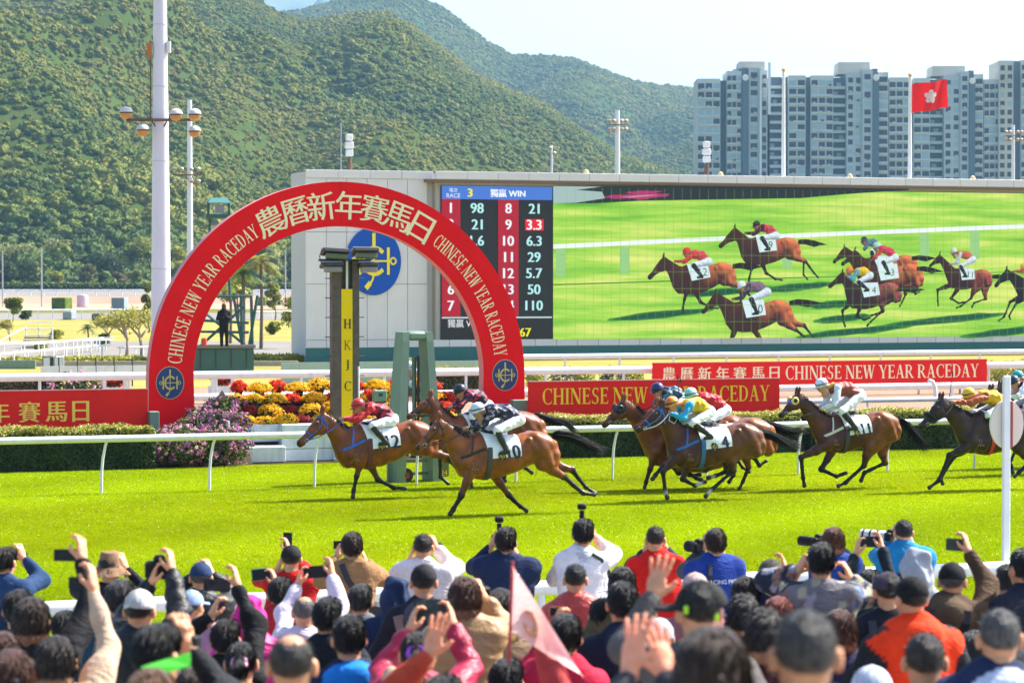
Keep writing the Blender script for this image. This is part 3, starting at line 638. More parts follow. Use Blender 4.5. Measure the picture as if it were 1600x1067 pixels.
def fold_bump(m, sc=11.0, st=.55):
    N = m.node_tree.nodes; L = m.node_tree.links; b = N['Principled BSDF']; tc = [q for q in N if q.bl_idname == 'ShaderNodeTexCoord'][0]; n = N.new('ShaderNodeTexNoise'); n.inputs['Scale'].default_value = sc; n.inputs['Detail'].default_value = 3; n.inputs['Distortion'].default_value = 1.6
    mp = N.new('ShaderNodeMapping'); mp.inputs['Scale'].default_value = (1, 1, 1.9); mp.inputs['Rotation'].default_value = (.4, .5, 0); L.new(tc.outputs['Object'], mp.inputs[0]); L.new(mp.outputs[0], n.inputs['Vector'])
    r = N.new('ShaderNodeMath'); r.operation = 'SUBTRACT'; r.inputs[1].default_value = .5; L.new(n.outputs[0], r.inputs[0]); ab = N.new('ShaderNodeMath'); ab.operation = 'ABSOLUTE'; L.new(r.outputs[0], ab.inputs[0])
    u = N.new('ShaderNodeBump'); u.inputs['Strength'].default_value = st; u.inputs['Distance'].default_value = .06; L.new(ab.outputs[0], u.inputs['Height'])
    if b.inputs['Normal'].links: L.new(b.inputs['Normal'].links[0].from_socket, u.inputs['Normal'])
    L.new(u.outputs[0], b.inputs['Normal'])
_mc = {}
def cmat(c, rough=0.8, kind='cloth', **kw):
    k = (tuple(round(x, 4) for x in c), rough, kind)
    if k not in _mc:
        if kind == 'hair': _mc[k] = hair_mat(c)
        else: _mc[k] = mat(kind, c, rough, var=0.08, vs=20, bump=0.3, bs=120, spec=.15, **kw)
    return _mc[k]

fold_bump(M_CLOTH, 5.5, .5); fold_bump(M_SHINY, 8, .4)
# ------------------------------------------------------------------ race horses and jockeys
from mathutils.bvhtree import BVHTree
# stations of the trunk along withers -> croup, template metres: x forward of withers, top and bottom below the withers-croup line, half width
TRK = [(.42, -.40, .56, .09), (.33, -.24, .68, .15), (.17, -.07, .75, .20), (0, -.005, .775, .232), (-.16, -.05, .775, .262), (-.36, -.085, .745, .288), (-.56, -.08, .685, .285), (-.76, -.03, .60, .262),
       (-.95, .0, .52, .262), (-1.08, -.02, .49, .245), (-1.2, -.08, .46, .20), (-1.31, -.2, .43, .12)]
M_COAT = mat('coat', (.1, .05, .02), 0.40, attr=True, var=0.26, vs=6.5, bump=0.3, bs=11, spec=0.30)
M_HAIRD = mat('horse_hair', (.007, .006, .0055), 0.6, var=0.4, vs=20, spec=.15)
M_BRAND = mat('brand_hair', (.26, .17, .12), .8)
M_EYE = mat('horse_eye', (.006, .004, .003), 0.08)
M_WHITE = mat('white_cloth', (.78, .79, .80), 0.75, var=0.05, vs=9, bump=0.3, bs=24)
M_INK = mat('navy_print', (.012, .018, .05), 0.7)
M_YEL = mat('yellow_print', (.75, .52, .03), 0.7)
M_BLK = mat('black_leather', (.012, .012, .013), 0.4)
M_STEEL = mat('steel_bit', (.6, .6, .6), 0.25, metal=1.0)
def horse_sdf(K, h, flat=False):
    """K: local key points (x, z). One smooth body: trunk, neck, head, four jointed legs. Returns V, F, labels and the trunk frame"""
    w, c = np.array(K['withers']), np.array(K['croup']); L = np.linalg.norm(c - w); k = L / .95
    ax = (c - w) / L; up = np.array([ax[1], -ax[0]]); up = up if up[1] > 0 else -up
    T = lambda x, z: w - ax * x * k + up * z * k           # template (x forward, z from the line) -> local
    xs = [p[0] for p in K.values()]; zs = [p[1] for p in K.values()]
    s = SDF((min(xs) - .15, -.36, min(zs) - .08), (max(xs) + .15, .36, max(zs) + .22), h)
    s.loft(w, c, [(-x / .95, a * k, b * k, hw * k) for x, a, b, hw in TRK], .05, 0, 2.25)
    # neck
    nb = T(.16, -.40); pl = np.array(K['poll']); ns = np.array(K['nose'])
    s.loft(nb, pl, [(-.12, .33 * k, .30 * k, .15 * k), (.2, .25 * k, .27 * k, .135 * k), (.5, .165 * k, .185 * k, .10 * k), (.8, .10 * k, .13 * k, .078 * k), (1.0, .055 * k, .11 * k, .066 * k)], .07, 0, 2.1)
    # head
    hl = np.linalg.norm(ns - pl); q = hl / .62
    s.loft(pl, ns, [(-.06, .02 * q, .10 * q, .055 * q), (.1, .045 * q, .20 * q, .088 * q), (.27, .047 * q, .245 * q, .098 * q), (.42, .036 * q, .20 * q, .080 * q), (.6, .022 * q, .138 * q, .060 * q), (.78, .016 * q, .112 * q, .053 * q), (.92, .018 * q, .116 * q, .058 * q), (1.0, .0, .085 * q, .040 * q)], .035, 0, 2.4)
    hx = (ns - pl) / hl; hu = np.array([-hx[1], hx[0]]); hu = hu if hu[1] > 0 else -hu
    Hp = lambda t, u: pl + hx * hl * t + hu * u * q
    for y in (-1, 1):
        e = Hp(.27, .0); s.ell((e[0], y * .088 * q, e[1]), (.035, .022, .03), .03, 0)
        e = Hp(.34, -.12); s.ell((e[0], y * .062 * q, e[1]), (.10 * q, .042 * q, .095 * q), .04, 0)
        b = Hp(-.01, .02); t_ = b + np.array([-.02, .155]) * 1.0 + (-hx) * .03
        s.chain([(b[0], y * .05, b[1], .034), ((b[0] * .45 + t_[0] * .55), y * .062, b[1] * .45 + t_[1] * .55, .030), (t_[0], y * .056, t_[1], .008)], .02, 0, .7)
        e = Hp(.93, .0); s.ell((e[0], y * .045 * q, e[1]), (.03, .018, .025), .02, 3)
    e = Hp(.97, -.04); s.ell((e[0], 0, e[1]), (.05 * q, .05 * q, .055 * q), .03, 3)
    # shoulder, chest and quarter muscles
    for y in (-1, 1):
        for (x0, z0, y0, r0, x1, z1, y1, r1, kk) in ((.03, -.14, .10, .07, .27, -.50, .135, .105, .03), (-.10, -.36, .17, .085, .05, -.60, .165, .105, .03), (.36, -.46, .06, .075, .24, -.66, .07, .085, .04), (.05, -.12, .09, .06, .20, -.33, .14, .08, .025),
                (-.78, -.13, .225, .045, -.88, -.30, .20, .09, .03), (-.90, -.14, .13, .14, -1.12, -.22, .13, .12, .035), (-1.06, -.28, .165, .10, -1.14, -.52, .155, .10, .03), (-1.22, -.22, .085, .09, -1.24, -.50, .10, .085, .025)):
            a, b = T(x0, z0), T(x1, z1); s.cone((a[0], y * y0 * k, a[1]), (b[0], y * y1 * k, b[1]), r0 * k, r1 * k, kk)
    # legs
    for nm, y in (('fn', 1), ('ff', -1)):
        el, kn, fe, ho = [np.array(K[nm + str(i)]) for i in range(4)]; sh = T(.10, -.52); yy = .135
        s.chain([(sh[0], y * .15 * k, sh[1], .105 * k), (el[0], y * .15, el[1], .088), (el[0] * .6 + kn[0] * .4, y * .14, el[1] * .6 + kn[1] * .4, .070), (kn[0], y * yy, kn[1], .044)], .035, [0, 0, 4])
        leg_low(s, kn, fe, ho, y, yy, .050, .034)
    for nm, y in (('hn', 1), ('hf', -1)):
        st, hk, fe, ho = [np.array(K[nm + str(i)]) for i in range(4)]; hp = T(-1.0, -.30); bt = T(-1.24, -.38); yy = .125
        s.chain([(hp[0], y * .12 * k, hp[1], .16 * k), (st[0], y * .15, st[1], .112)], .06, 0)
        m = st * .5 + hk * .5; s.chain([(bt[0], y * .115 * k, bt[1], .105 * k), (m[0] - .01, y * .135, m[1], .074), (hk[0], y * yy, hk[1], .048)], .045, [0, 0])
        s.chain([(st[0], y * .15, st[1], .108), (m[0], y * .135, m[1], .080), (hk[0], y * yy, hk[1], .046)], .045, [0, 4])
        d = (hk - fe) / np.linalg.norm(hk - fe); pt = hk + d * .045 + (hk - m) / np.linalg.norm(hk - m) * .018
        s.cone((hk[0], y * yy, hk[1]), (pt[0], y * yy, pt[1]), .044, .026, .03, 1); leg_low(s, hk, fe, ho, y, yy, .047, .036)
    s.wrinkle(.0042, 19, 3, (1, 1, .45)); V, F, Lb = s.mesh(); return V, F, Lb, T, k, Hp, q
def leg_low(s, a, f, h_, y, yy, ra, rb):
    m = a * .5 + f * .5; s.ell((a[0], y * yy, a[1]), (.053, .046, .058), .03, 1)
    s.chain([(a[0], y * yy, a[1], ra), (m[0], y * yy, m[1], rb), (f[0], y * yy, f[1], rb + .004)], .025, 1)
    s.ell((f[0], y * yy, f[1]), (.042, .040, .044), .025, 1)
    d = h_ - f; L = max(np.linalg.norm(d), 1e-6); L2 = max(L, .13); d = d / L; p = f + d * (L2 - .085); e = f + d * (L2 - .035)
    s.cone((f[0], y * yy, f[1]), (p[0], y * yy, p[1]), .033, .034, .02, 5); s.cone((p[0], y * yy, p[1]), (e[0], y * yy, e[1]), .035, .045, .010, 2)
def coat_colors(V, F, Lb, base, dark, pts, sock, quart=None):
    c = np.tile(np.array(base, float), (len(V), 1)); d = np.array(dark)
    if quart: c = c + (np.array(quart[1]) - c) * np.clip((quart[0] - V[:, :1]) / .5, 0, 1)  # browner hindquarters, partly coat, partly sunlight on the rump put into the colour
    c[Lb == 4] = np.array(base) * .55 + np.array(pts) * .45
    for l in (1, 5, 2): c[Lb == l] = pts
    if sock: c[Lb == 5] = c[Lb == 5] if sock < 2 else np.array((.55, .5, .45))
    c[Lb == 2] = (.045, .036, .030); c[Lb == 3] = d
    c[(V[:, 2] < V[:, 2].max()) & (Lb == 0)] *= 1.0; rs = np.random.RandomState(len(V)); f = 1 + .16 * np.sin(V @ np.array((5.1, 2.2, 3.7)) + 1.3 * np.sin(V @ np.array((-3.1, 4.0, 6.1)))); c *= f[:, None]
    return relax_col(F, c, 7)
BVH = [None]
def trunk_surface(T, k, xt, ang, off):
    """point on the body skin at template x and angle from the top (positive to the near side)"""
    c = T(xt, -.38); c = Vector((c[0], 0, c[1])); ux = T(xt, 1.0) - T(xt, 0.0); ux = ux / np.linalg.norm(ux)
    n = Vector((ux[0] * math.cos(ang), math.sin(ang), ux[1] * math.cos(ang))); h_ = BVH[0].ray_cast(c, n, 1.1)
    p = h_[0] if h_[0] is not None else c + n * .3
    if (p - c).length > .43 * k: p = c + n * .43 * k
    return p + n * off
def strap(P, w, th=0.006, out=None):
    """flat band through points P; width vector side computed from out direction"""
    mb = MB(); P = [Vector(p) for p in P]; n = len(P); V = []; F = []
    for i in range(n):
        t = (P[min(i + 1, n - 1)] - P[max(i - 1, 0)]).normalized(); o = Vector(out[i] if isinstance(out, list) else out); o = (o - t * o.dot(t)).normalized(); s_ = t.cross(o)
        V += [P[i] + s_ * w / 2, P[i] + s_ * w / 2 + o * th, P[i] - s_ * w / 2 + o * th, P[i] - s_ * w / 2]
    for i in range(n - 1):
        for j in range(4): F.append((i * 4 + j, i * 4 + (j + 1) % 4, i * 4 + 4 + (j + 1) % 4, i * 4 + 4 + j))
    F += [(3, 2, 1, 0), tuple(range(4 * n - 4, 4 * n))]; mb.add(V, F); return mb
def emblem_polys(r, kind=0):
    """club badge drawn from simple strokes inside radius r: ring, rod with a curved tail, two side bars with small rings"""
    P = []
    def band(pts, w):
        for (a, b), (c, d) in zip(pts[:-1], pts[1:]):
            L = math.hypot(c - a, d - b) or 1; nx, ny = -(d - b) / L * w / 2, (c - a) / L * w / 2; P.append([(a + nx, b + ny), (a - nx, b - ny), (c - nx, d - ny), (c + nx, d + ny)])
    circ = lambda cx, cy, rr, a0, a1, n: [(cx + rr * math.cos(R(a0 + (a1 - a0) * i / n)), cy + rr * math.sin(R(a0 + (a1 - a0) * i / n))) for i in range(n + 1)]
    band([(0, .86 * r), (0, .42 * r)], .12 * r); band([(0, .42 * r), (0, -.35 * r)], .055 * r); band([(-.3 * r, 0), (.42 * r, 0)], .055 * r)
    band(circ(.02 * r, 0, .40 * r, 40, 320, 20), .13 * r)
    band([(0, -.35 * r), (-.04 * r, -.55 * r), (-.14 * r, -.70 * r)], .07 * r); band([(-.13 * r, -.66 * r), (-.30 * r, -.84 * r)], .16 * r)
    for s_ in (-1, 1):
        band([(s_ * .52 * r, .42 * r), (s_ * .52 * r, -.42 * r)], .10 * r); band(circ(s_ * .70 * r, 0, .10 * r, 0, 360, 12), .06 * r); band([(s_ * .40 * r, 0), (s_ * .60 * r, 0)], .06 * r)
    return P
def disc(r, n=28, sy=1.0): return [(r * math.cos(2 * math.pi * i / n), r * sy * math.sin(2 * math.pi * i / n)) for i in range(n)]
HN = ['withers', 'croup', 'dock', 'poll', 'nose', 'fn0', 'fn1', 'fn2', 'fn3', 'ff0', 'ff1', 'ff2', 'ff3', 'hn0', 'hn1', 'hn2', 'hn3', 'hf0', 'hf1', 'hf2', 'hf3']
def local_keys(spec, v, u0):
    out = {}
    for n, p in spec.items():
        dv = {'n': -.13, 'f': .13}.get(n[1], 0) if n[:2] in ('fn', 'ff', 'hn', 'hf') else 0
        u, z = on_v(p[0], p[1], v + dv); out[n] = (-(u - u0), z)
    return out
HORSES = {}
def make_horse(name, base_y, keys, tail, coat, label, number=None, bridle=(.012, .012, .013), cloth=True, sock=0, breast=None, extra=None, h=0.0165, emb=True):
    px = keys['withers'][0]; v = gv(px, base_y); u0 = on_v(px, keys['withers'][1], v)[0]
    K = local_keys(keys, v, u0); V, F, Lb, T, k, Hp, q = horse_sdf(K, h); rs = np.random.RandomState(len(HORSES) + 5)
    BVH[0] = BVHTree.FromPolygons(V.tolist(), F.tolist())
    HORSES[name] = dict(K=K, label=label, bvh=BVH[0], v=v, u0=u0, coat=coat, T=T, k=k)
    root = empty('race_horse', tk(u0, v), math.atan2(ST, CT) + math.pi, label, 'horse', 'race horses galloping past the winning post')
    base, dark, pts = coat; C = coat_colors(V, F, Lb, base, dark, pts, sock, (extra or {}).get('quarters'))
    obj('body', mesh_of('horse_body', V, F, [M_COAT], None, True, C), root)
    mb = MB()
    for y in (1, -1):
        e = Hp(.275, -.005); ey = MB().lathe([(.004, -.016), (.014, -.008), (.018, .0), (.014, .008), (.004, .016)], (e[0], y * .102 * q, e[1]), 10); ey.build('eye', M_EYE, root, smooth=True)
    # mane and tail: strands
    P0 = np.array(K['poll']); nst = 420; Vm = []; Fm = []
    nb = T(.16, -.40); hx = (P0 - nb) / np.linalg.norm(P0 - nb); nu = np.array([-hx[1], hx[0]]); nu = nu if nu[1] > 0 else -nu; nl = np.linalg.norm(P0 - nb)
    for i in range(nst):
        t = .16 + .88 * rs.rand(); ip = lambda *a: np.interp(t, [-.12, .2, .5, .8, 1.], a); top = ip(.33, .25, .165, .10, .055) * k; hw_ = ip(.15, .135, .10, .078, .066) * k
        c_ = nb + hx * nl * t + nu * (top - .012); sd = 1 if rs.rand() < .7 else -1; L = .10 + .10 * rs.rand(); bk = -hx * L * (.35 + .5 * rs.rand())
        a = np.array((c_[0], rs.normal() * .012, c_[1])); lift = .02 * rs.rand() + (.05 * rs.rand() if rs.rand() < .3 else 0)
        b = a + np.array((bk[0] * .5 + nu[0] * lift, sd * hw_ * .5, bk[1] * .5 + nu[1] * lift - .01)); e = a + np.array((bk[0] * 1.1, sd * (hw_ * .95 + .008), bk[1] - L * .6)) + np.array((nu[0], 0, nu[1])) * lift; wv = np.array((.007, .0, .003))
        n0 = len(Vm); Vm += [a - wv, a + wv, b + wv * .9, b - wv * .9, e]; Fm += [(n0, n0 + 1, n0 + 2, n0 + 3), (n0 + 3, n0 + 2, n0 + 4)]
    obj('mane', mesh_of('mane', Vm, Fm, [M_HAIRD]), root)
    dk = np.array(K['dock']); tl = [np.array((-(on_v(a, b, v)[0] - u0), on_v(a, b, v)[1])) for a, b in tail]; pth = [np.array((dk[0] + .05, dk[1] - .03)), np.array((dk[0] - .06, dk[1] + .0))] + tl; mbt = MB()
    def tp(f): f = min(max(f, 0), len(pth) - 1.001); a = int(f); return pth[a] * (1 - f + a) + pth[a + 1] * (f - a)
    for i in range(230):
        o = rs.normal(size=3) * np.array((.015, .022, .024)); sp = rs.normal(size=3) * np.array((.04, .038, .036)); Ln = .55 + .5 * rs.rand() ** .7; Q = []; nn = 8; w0 = rs.rand() * 6; am = .018 * rs.rand()
        for j in range(nn):
            g = j / (nn - 1); p = tp((.08 + .92 * g) * Ln * (len(pth) - 1)); Q.append((p[0] + o[0] + sp[0] * g, o[1] + sp[1] * (g ** .8), p[1] + o[2] + sp[2] * (g ** .8) + am * math.sin(w0 + j * 1.1)))
        mbt.tube(Q, [.007, .009, .009, .008, .006, .005, .003, .001], 3)
    mbt.tube([(tp(f)[0], 0, tp(f)[1]) for f in (0, .6, 1.2, 1.8, 2.4)], [.045, .04, .04, .03, .008], 8); mbt.build('tail', M_HAIRD, root, smooth=True)
    mb = MB()                                                          # pale freeze brand on the near shoulder
    for a_, b_, w_, h2 in ((.16, -.50, .05, .008), (.13, -.53, .008, .045), (.17, -.53, .008, .05), (.15, -.57, .06, .008), (.10, -.60, .02, .03), (.14, -.605, .02, .03), (.18, -.60, .02, .03)):
        Q = []
        for sx, sz in ((-1, -1), (1, -1), (1, 1), (-1, 1)):
            p = T(a_ + sx * w_ / 2, b_ + sz * h2 / 2); h_ = BVH[0].ray_cast(Vector((p[0], 1, p[1])), Vector((0, -1, 0))); Q.append(h_[0] + Vector((0, .004, 0)) if h_[0] is not None else Vector((p[0], .2, p[1])))
        mb.add(Q, [(0, 3, 2, 1)])
    mb.build('freeze_brand', M_BRAND, root)
    # bridle
    mbr = mat('bridle_leather', bridle, 0.45); mb = MB()
    hy = lambda t: np.interp(t, [0, .1, .27, .42, .6, .78, .92], [.066, .09, .104, .088, .066, .058, .062]) * q
    ud = lambda t: (np.interp(t, [0, .1, .27, .42, .6, .78, .92], [.03, .045, .047, .036, .022, .016, .018]), np.interp(t, [0, .1, .27, .42, .6, .78, .92], [.12, .20, .245, .20, .138, .112, .116]))
    def ring(t, sl_=0.0, w=.022):
        up, dn = ud(t); Pp = []
        for i in range(17):
            g = 2 * math.pi * i / 16; uu = (up - dn) / 2 + (up + dn) / 2 * math.cos(g) * 1.05; p = Hp(t + sl_ * math.cos(g), uu); Pp.append(Vector((p[0], (hy(t) + .006) * math.sin(g), p[1])))
        c_ = sum(Pp[:-1], Vector()) / 16; x = strap(Pp, w, .006, [(p - c_) for p in Pp]); mb.add(x.V, x.F)
    ring(.62); ring(.10, .03, .020)
    for y in (1, -1):
        Pp = [Vector((*[Hp(t, u)[0]], y * (hy(t) + .008), Hp(t, u)[1])) for t, u in ((.05, .02), (.2, -.07), (.4, -.09), (.6, -.07), (.78, -.06))]; x = strap(Pp, .020, .006, (0, y, 0)); mb.add(x.V, x.F)
        Pp = [Vector((Hp(t, u)[0], y * (hy(t) + .008), Hp(t, u)[1])) for t, u in ((.04, .0), (.12, -.12), (.25, -.235))]; x = strap(Pp, .018, .006, (0, y, 0)); mb.add(x.V, x.F)
    mb.build('bridle', mbr, root)
    mb = MB()
    for y in (1, -1):
        b = Hp(.80, -.075); mb.tube([(b[0] + .035 * math.cos(g), y * (hy(.8) + .012), b[1] + .035 * math.sin(g)) for g in [i * math.pi / 5 for i in range(11)]], .005, 5)
    mb.build('bit', M_STEEL, root)
    if breast:
        m_ = mat('breast_strap', breast, 0.6); mb = MB()
        Pp = [trunk_surface(T, k, x, y * R(a), .012) for x, a, y in ((-.02, 66, 1), (.12, 78, 1), (.24, 90, 1), (.33, 101, 1))]; Pp += [Vector((T(.43, -.52)[0] + .02, 0, T(.43, -.52)[1]))] + [trunk_surface(T, k, x, -R(a), .012) for x, a in ((.33, 101), (.24, 90), (.12, 78), (-.02, 66))]
        x = strap(Pp, .05, .008, [(.3 if 2 < i < 6 else 0, p.y, 0.0) if abs(p.y) > .01 else (1, 0, 0) for i, p in enumerate(Pp)]); mb.add(x.V, x.F)
        Pp = [trunk_surface(T, k, .20, R(86), .014), trunk_surface(T, k, .18, R(55), .016), trunk_surface(T, k, .14, R(22), .014)]; x = strap(Pp, .03, .007, (0, 1, .2)); mb.add(x.V, x.F)
        mb.build('breastplate', m_, root)
    # saddle, girth and number cloth
    if cloth:
        nA, nX = 22, 9; Vc = []; Fc = []
        def cp(s_, ang, off): # s_ 0 front .. 1 back
            dn = max(0, abs(ang) - .2) / 1.55; x0, x1 = .02 - .13 * dn, -.60 - .03 * dn; return trunk_surface(T, k, x0 + (x1 - x0) * s_, ang, off)
        for a in range(nA + 1):
            an = -1.75 + 3.5 * a / nA
            for i in range(nX + 1):
                lim = 1.75 - .16 * (i / nX); Vc.append(cp(i / nX, max(-lim, min(lim, an * lim / 1.75)), .016 + .005 * math.sin(i * 1.7 + a * .9)))
        for a in range(nA):
            for i in range(nX): Fc.append((a * (nX + 1) + i, a * (nX + 1) + i + 1, (a + 1) * (nX + 1) + i + 1, (a + 1) * (nX + 1) + i))
        n0 = len(Vc); Vc += [v_ - Vector((0, v_.y, v_.z - K['withers'][1] + .4)).normalized() * .006 for v_ in Vc]; Fc += [tuple(i + n0 for i in f[::-1]) for f in Fc]
        cl = obj('saddle_cloth', mesh_of('saddle_cloth', Vc, Fc, [M_WHITE], None, True), root)
        g = lambda a, b, l: cp(.66 + a / .62 - b * .12, 1.36 - b / .31, .030 + l)
        if number:
            Vt, Ft = norm_txt(number, .215); mb = MB(); f = lambda a, b, l: g(a + .055, b, l); txt_to_mb(mb, Vt, Ft, f, 0, .012); mb.build('number', M_INK, cl)
        if emb:
            e0 = lambda a, b, l: g(a - .19, b - .07, l); mb = MB(); mb.add([e0(a, b, .0) for a, b in disc(.072, 20)], [tuple(range(20))]); mb.build('badge', M_INK, cl)
            mb = MB(); polys_to_mb(mb, emblem_polys(.068), lambda a, b, l: e0(a, b, .004 + l)); mb.build('badge_emblem', M_YEL, cl)
        mb = MB(); 
        for (x, z, l, w_, hh) in ((-.22, .005, .36, .16, .05), (-.36, .02, .14, .2, .05), (-.08, .02, .10, .13, .05)):
            p = T(x, z - .05); mb.box((p[0], 0, p[1] + .03), (l, w_ + .06, hh), bev=.02)
        mb.build('saddle', M_BLK, root, smooth='auto')
        m_ = extra.get('girth', (.05, .05, .055)) if extra else (.05, .05, .055)
        Pp = [trunk_surface(T, k, -.10, a, .014) for a in np.linspace(1.1, math.pi * 2 - 1.1, 18)]; strap(Pp, .085, .008, [Vector((0, p.y, p.z - K['withers'][1] + .4)) for p in Pp]).build('girth', mat('girth_web', m_, .7), root)
    if extra and 'hood' in extra:                          # blinker hood with eye cups
        m_ = mat('hood_cloth', extra['hood'], .6, bump=.2, bs=60); mb = MB(); Vh = []; n = 20
        for t in (-.02, .08, .18, .30, .40, .46):
            up, dn = np.interp(t, [0, .1, .27, .42, .6], [.03, .045, .047, .036, .022]), np.interp(t, [0, .1, .27, .42, .6], [.12, .19, .215, .16, .11])
            for i in range(n):
                a = 2 * math.pi * i / n; uu = (up - dn) / 2 + (up + dn) / 2 * math.cos(a) * 1.06; p = Hp(t, uu); Vh.append((p[0], (hy(t) + .010) * math.copysign(abs(math.sin(a)) ** .8, math.sin(a)), p[1]))
        mb.add(Vh, [(i * n + j, i * n + (j + 1) % n, (i + 1) * n + (j + 1) % n, (i + 1) * n + j) for i in range(5) for j in range(n)]); hd = mb.build('blinker_hood', m_, root, smooth=True)
        for y in (1, -1):
            e = Hp(.27, -.01); mb = MB(); M_ = Matrix.Rotation(R(-90 * y), 4, 'X'); pr = [(.078, 0), (.08, .012), (.066, .03), (.045, .036), (.04, .016)]
            mb.lathe(pr, (e[0], y * (hy(.27) + .004), e[1]), 18, 0, M=M_)
            if 'cup' in extra: mb.lathe([(.042, .0), (.04, .030), (.02, .044), (.003, .046)], (e[0], y * (hy(.27) + .004), e[1]), 14, 1, M=M_)
            mb.build('eye_cup', [mat('cup', extra.get('cup', extra['hood']), .4), M_EYE], hd, smooth=True)
    if extra and 'noseband' in extra:
        mb = MB(); up, dn = ud(.58); rs2 = np.random.RandomState(3); P = []
        for i in range(16):
            a = 2 * math.pi * i / 16; p = Hp(.56, (up - dn) / 2 + (up + dn) / 2 * math.cos(a) * 1.12); P.append((p[0], hy(.58) * 1.12 * math.sin(a), p[1]))
        P.append(P[0]); mb.tube(P, [.042 + .012 * rs2.rand() for _ in P], 9); V2, F2 = leaf_cloud(np.array(P).repeat(30, 0) + rs2.normal(size=(17 * 30, 3)) * .03, .016, rs2); mb.add(V2, [tuple(f) for f in F2]); mb.build('sheepskin_noseband', mat('sheepskin', extra['noseband'], .95, bump=.8, bs=80), root, smooth=True)
    return root
def make_jockey(hname, keys, label, helmet, jersey, sleeves, breech=(.76, .78, .82), pattern=None, helm2=None, whip=None, seed=0, boots=(.014, .014, .016), collar=None):
    H = HORSES[hname]; v, u0 = H['v'], H['u0']; DV = {'knee': -.26, 'ankle': -.33, 'elbow': -.19, 'hand': -.08}; K = {n: np.array((-(on_v(*p, v + DV.get(n, 0))[0] - u0), on_v(*p, v + DV.get(n, 0))[1])) for n, p in keys.items()}
    root = empty('person', tk(u0, v), math.atan2(ST, CT) + math.pi, label, 'jockey', 'jockeys riding in the race')
    hc, sh, bt, el, hd, kn, an = [K[n] for n in ('helmet', 'shoulder', 'butt', 'elbow', 'hand', 'knee', 'ankle')]
    bd = (sh - bt); an = kn + (an - kn) * max(1.0, .37 / np.linalg.norm(an - kn)); L = np.linalg.norm(bd); bd = bd / L; bu = np.array([-bd[1], bd[0]]); bu = bu if bu[1] > 0 else -bu
    toe = an + np.array((.10, -.055)); mid = bt * .5 + sh * .5 + bu * .05
    # body: head, neck, slim trunk, limbs in one continuous mesh
    lo = np.min(list(K.values()), axis=0) - .2; hi = np.max(list(K.values()), axis=0) + .2
    s = SDF((lo[0], -.42, lo[1]), (hi[0], .42, hi[1]), .02)
    s.chain([(bt[0], 0, bt[1], .10), (mid[0], 0, mid[1], .10), (sh[0] - .02, 0, sh[1], .10)], .05, 0, 1.3); s.cone((sh[0], 0, sh[1] + .03), (hc[0] - .03, 0, hc[1] - .05), .055, .052, .03)
    for y in (1, -1): s.chain([(sh[0], y * .16, sh[1], .045), (el[0], y * .19, el[1], .038), (hd[0] - .03, y * .075, hd[1], .027)], .02); s.chain([(bt[0], y * .10, bt[1], .085), (kn[0], y * .265, kn[1], .055), (an[0], y * .33, an[1], .038)], .03)
    V, F, Lb = s.mesh(); hv, hf, hcol = HEADT; M3 = np.array([[0, -1, 0], [1, 0, 0], [0, 0, 1]], float)       # head faces +x
    a = R(18); Ry = np.array([[math.cos(a), 0, math.sin(a)], [0, 1, 0], [-math.sin(a), 0, math.cos(a)]]); hv2 = (hv[:, [0, 1, 2]] @ np.array([[0, 1, 0], [1, 0, 0], [0, 0, 1]], float).T); hf2 = hf[:, ::-1]
    hv2 = hv2 @ Ry.T * .96 + np.array((hc[0] + .005, 0, hc[1] - .035)); parts = [(V, F, SKIN), (hv2, hf2, hcol)]
    for y in (1, -1):
        d = np.array((hd[0] - el[0], -y * .11, hd[1] - el[1])); Vh, Fh = place_hand('fist', (hd[0] - .03, y * .07, hd[1]), d, (0, -y, -.2), y < 0, .95); parts.append((Vh, Fh, SKIN))
    H['sleeve'] = sleeves; H['rider'] = RD = []
    V, F, C = join(parts); RD.append(('body', V, F, C)); obj('body', mesh_of('jockey_body', V, F, [M_SKIN], None, True, C), root)
    # jersey
    s = SDF((lo[0], -.42, lo[1]), (hi[0], .42, hi[1]), .0155)
    s.chain([(bt[0] + bd[0] * .06, 0, bt[1] + bd[1] * .06, .125), (mid[0], 0, mid[1], .135), (sh[0] - .03, 0, sh[1] - .01, .120), (sh[0] + .03, 0, sh[1] + .03, .07)], .05, [0, 0, 2], 1.3)
    for y in (1, -1): s.chain([(sh[0] - .01, y * .15, sh[1], .072), (el[0], y * .195, el[1], .060), (hd[0] * .82 + el[0] * .18, y * .10, hd[1] * .82 + el[1] * .18, .038)], .035, [1, 1])
    s.wrinkle(.012, 30, seed); V, F, Lb = s.mesh(); C = np.tile(np.array(jersey), (len(V), 1)); C[Lb == 1] = sleeves
    if collar: C[Lb == 2] = collar
    if pattern:
        kind, pc = pattern; rs = np.random.RandomState(seed)
        if kind == 'dots':
            for i in range(90): C[np.linalg.norm(V - V[rs.randint(len(V))], axis=1) < .028] = pc
        elif kind == 'camo':
            for i in range(150): C[np.linalg.norm((V - V[rs.randint(len(V))]) * np.array((.7, 1, 1.4)), axis=1) < .022] = pc
        elif kind == 'stripes':
            f = ((V[:, 0] - bt[0]) * bd[0] + (V[:, 2] - bt[1]) * bd[1]) / .07; C[(np.floor(f) % 2 == 0) & (Lb != 1)] = pc
            for i in range(40): C[(np.linalg.norm(V - V[rs.randint(len(V))], axis=1) < .02) & (Lb == 1)] = pc
    RD.append(('jersey', V, F, C.copy())); obj('jersey', mesh_of('jersey', V, F, [M_SHINY], None, True, C), root)
    s = SDF((lo[0], -.42, lo[1]), (hi[0], .42, hi[1]), .0155)
    s.ell((bt[0] + .01, 0, bt[1]), (.13, .17, .122), .05)
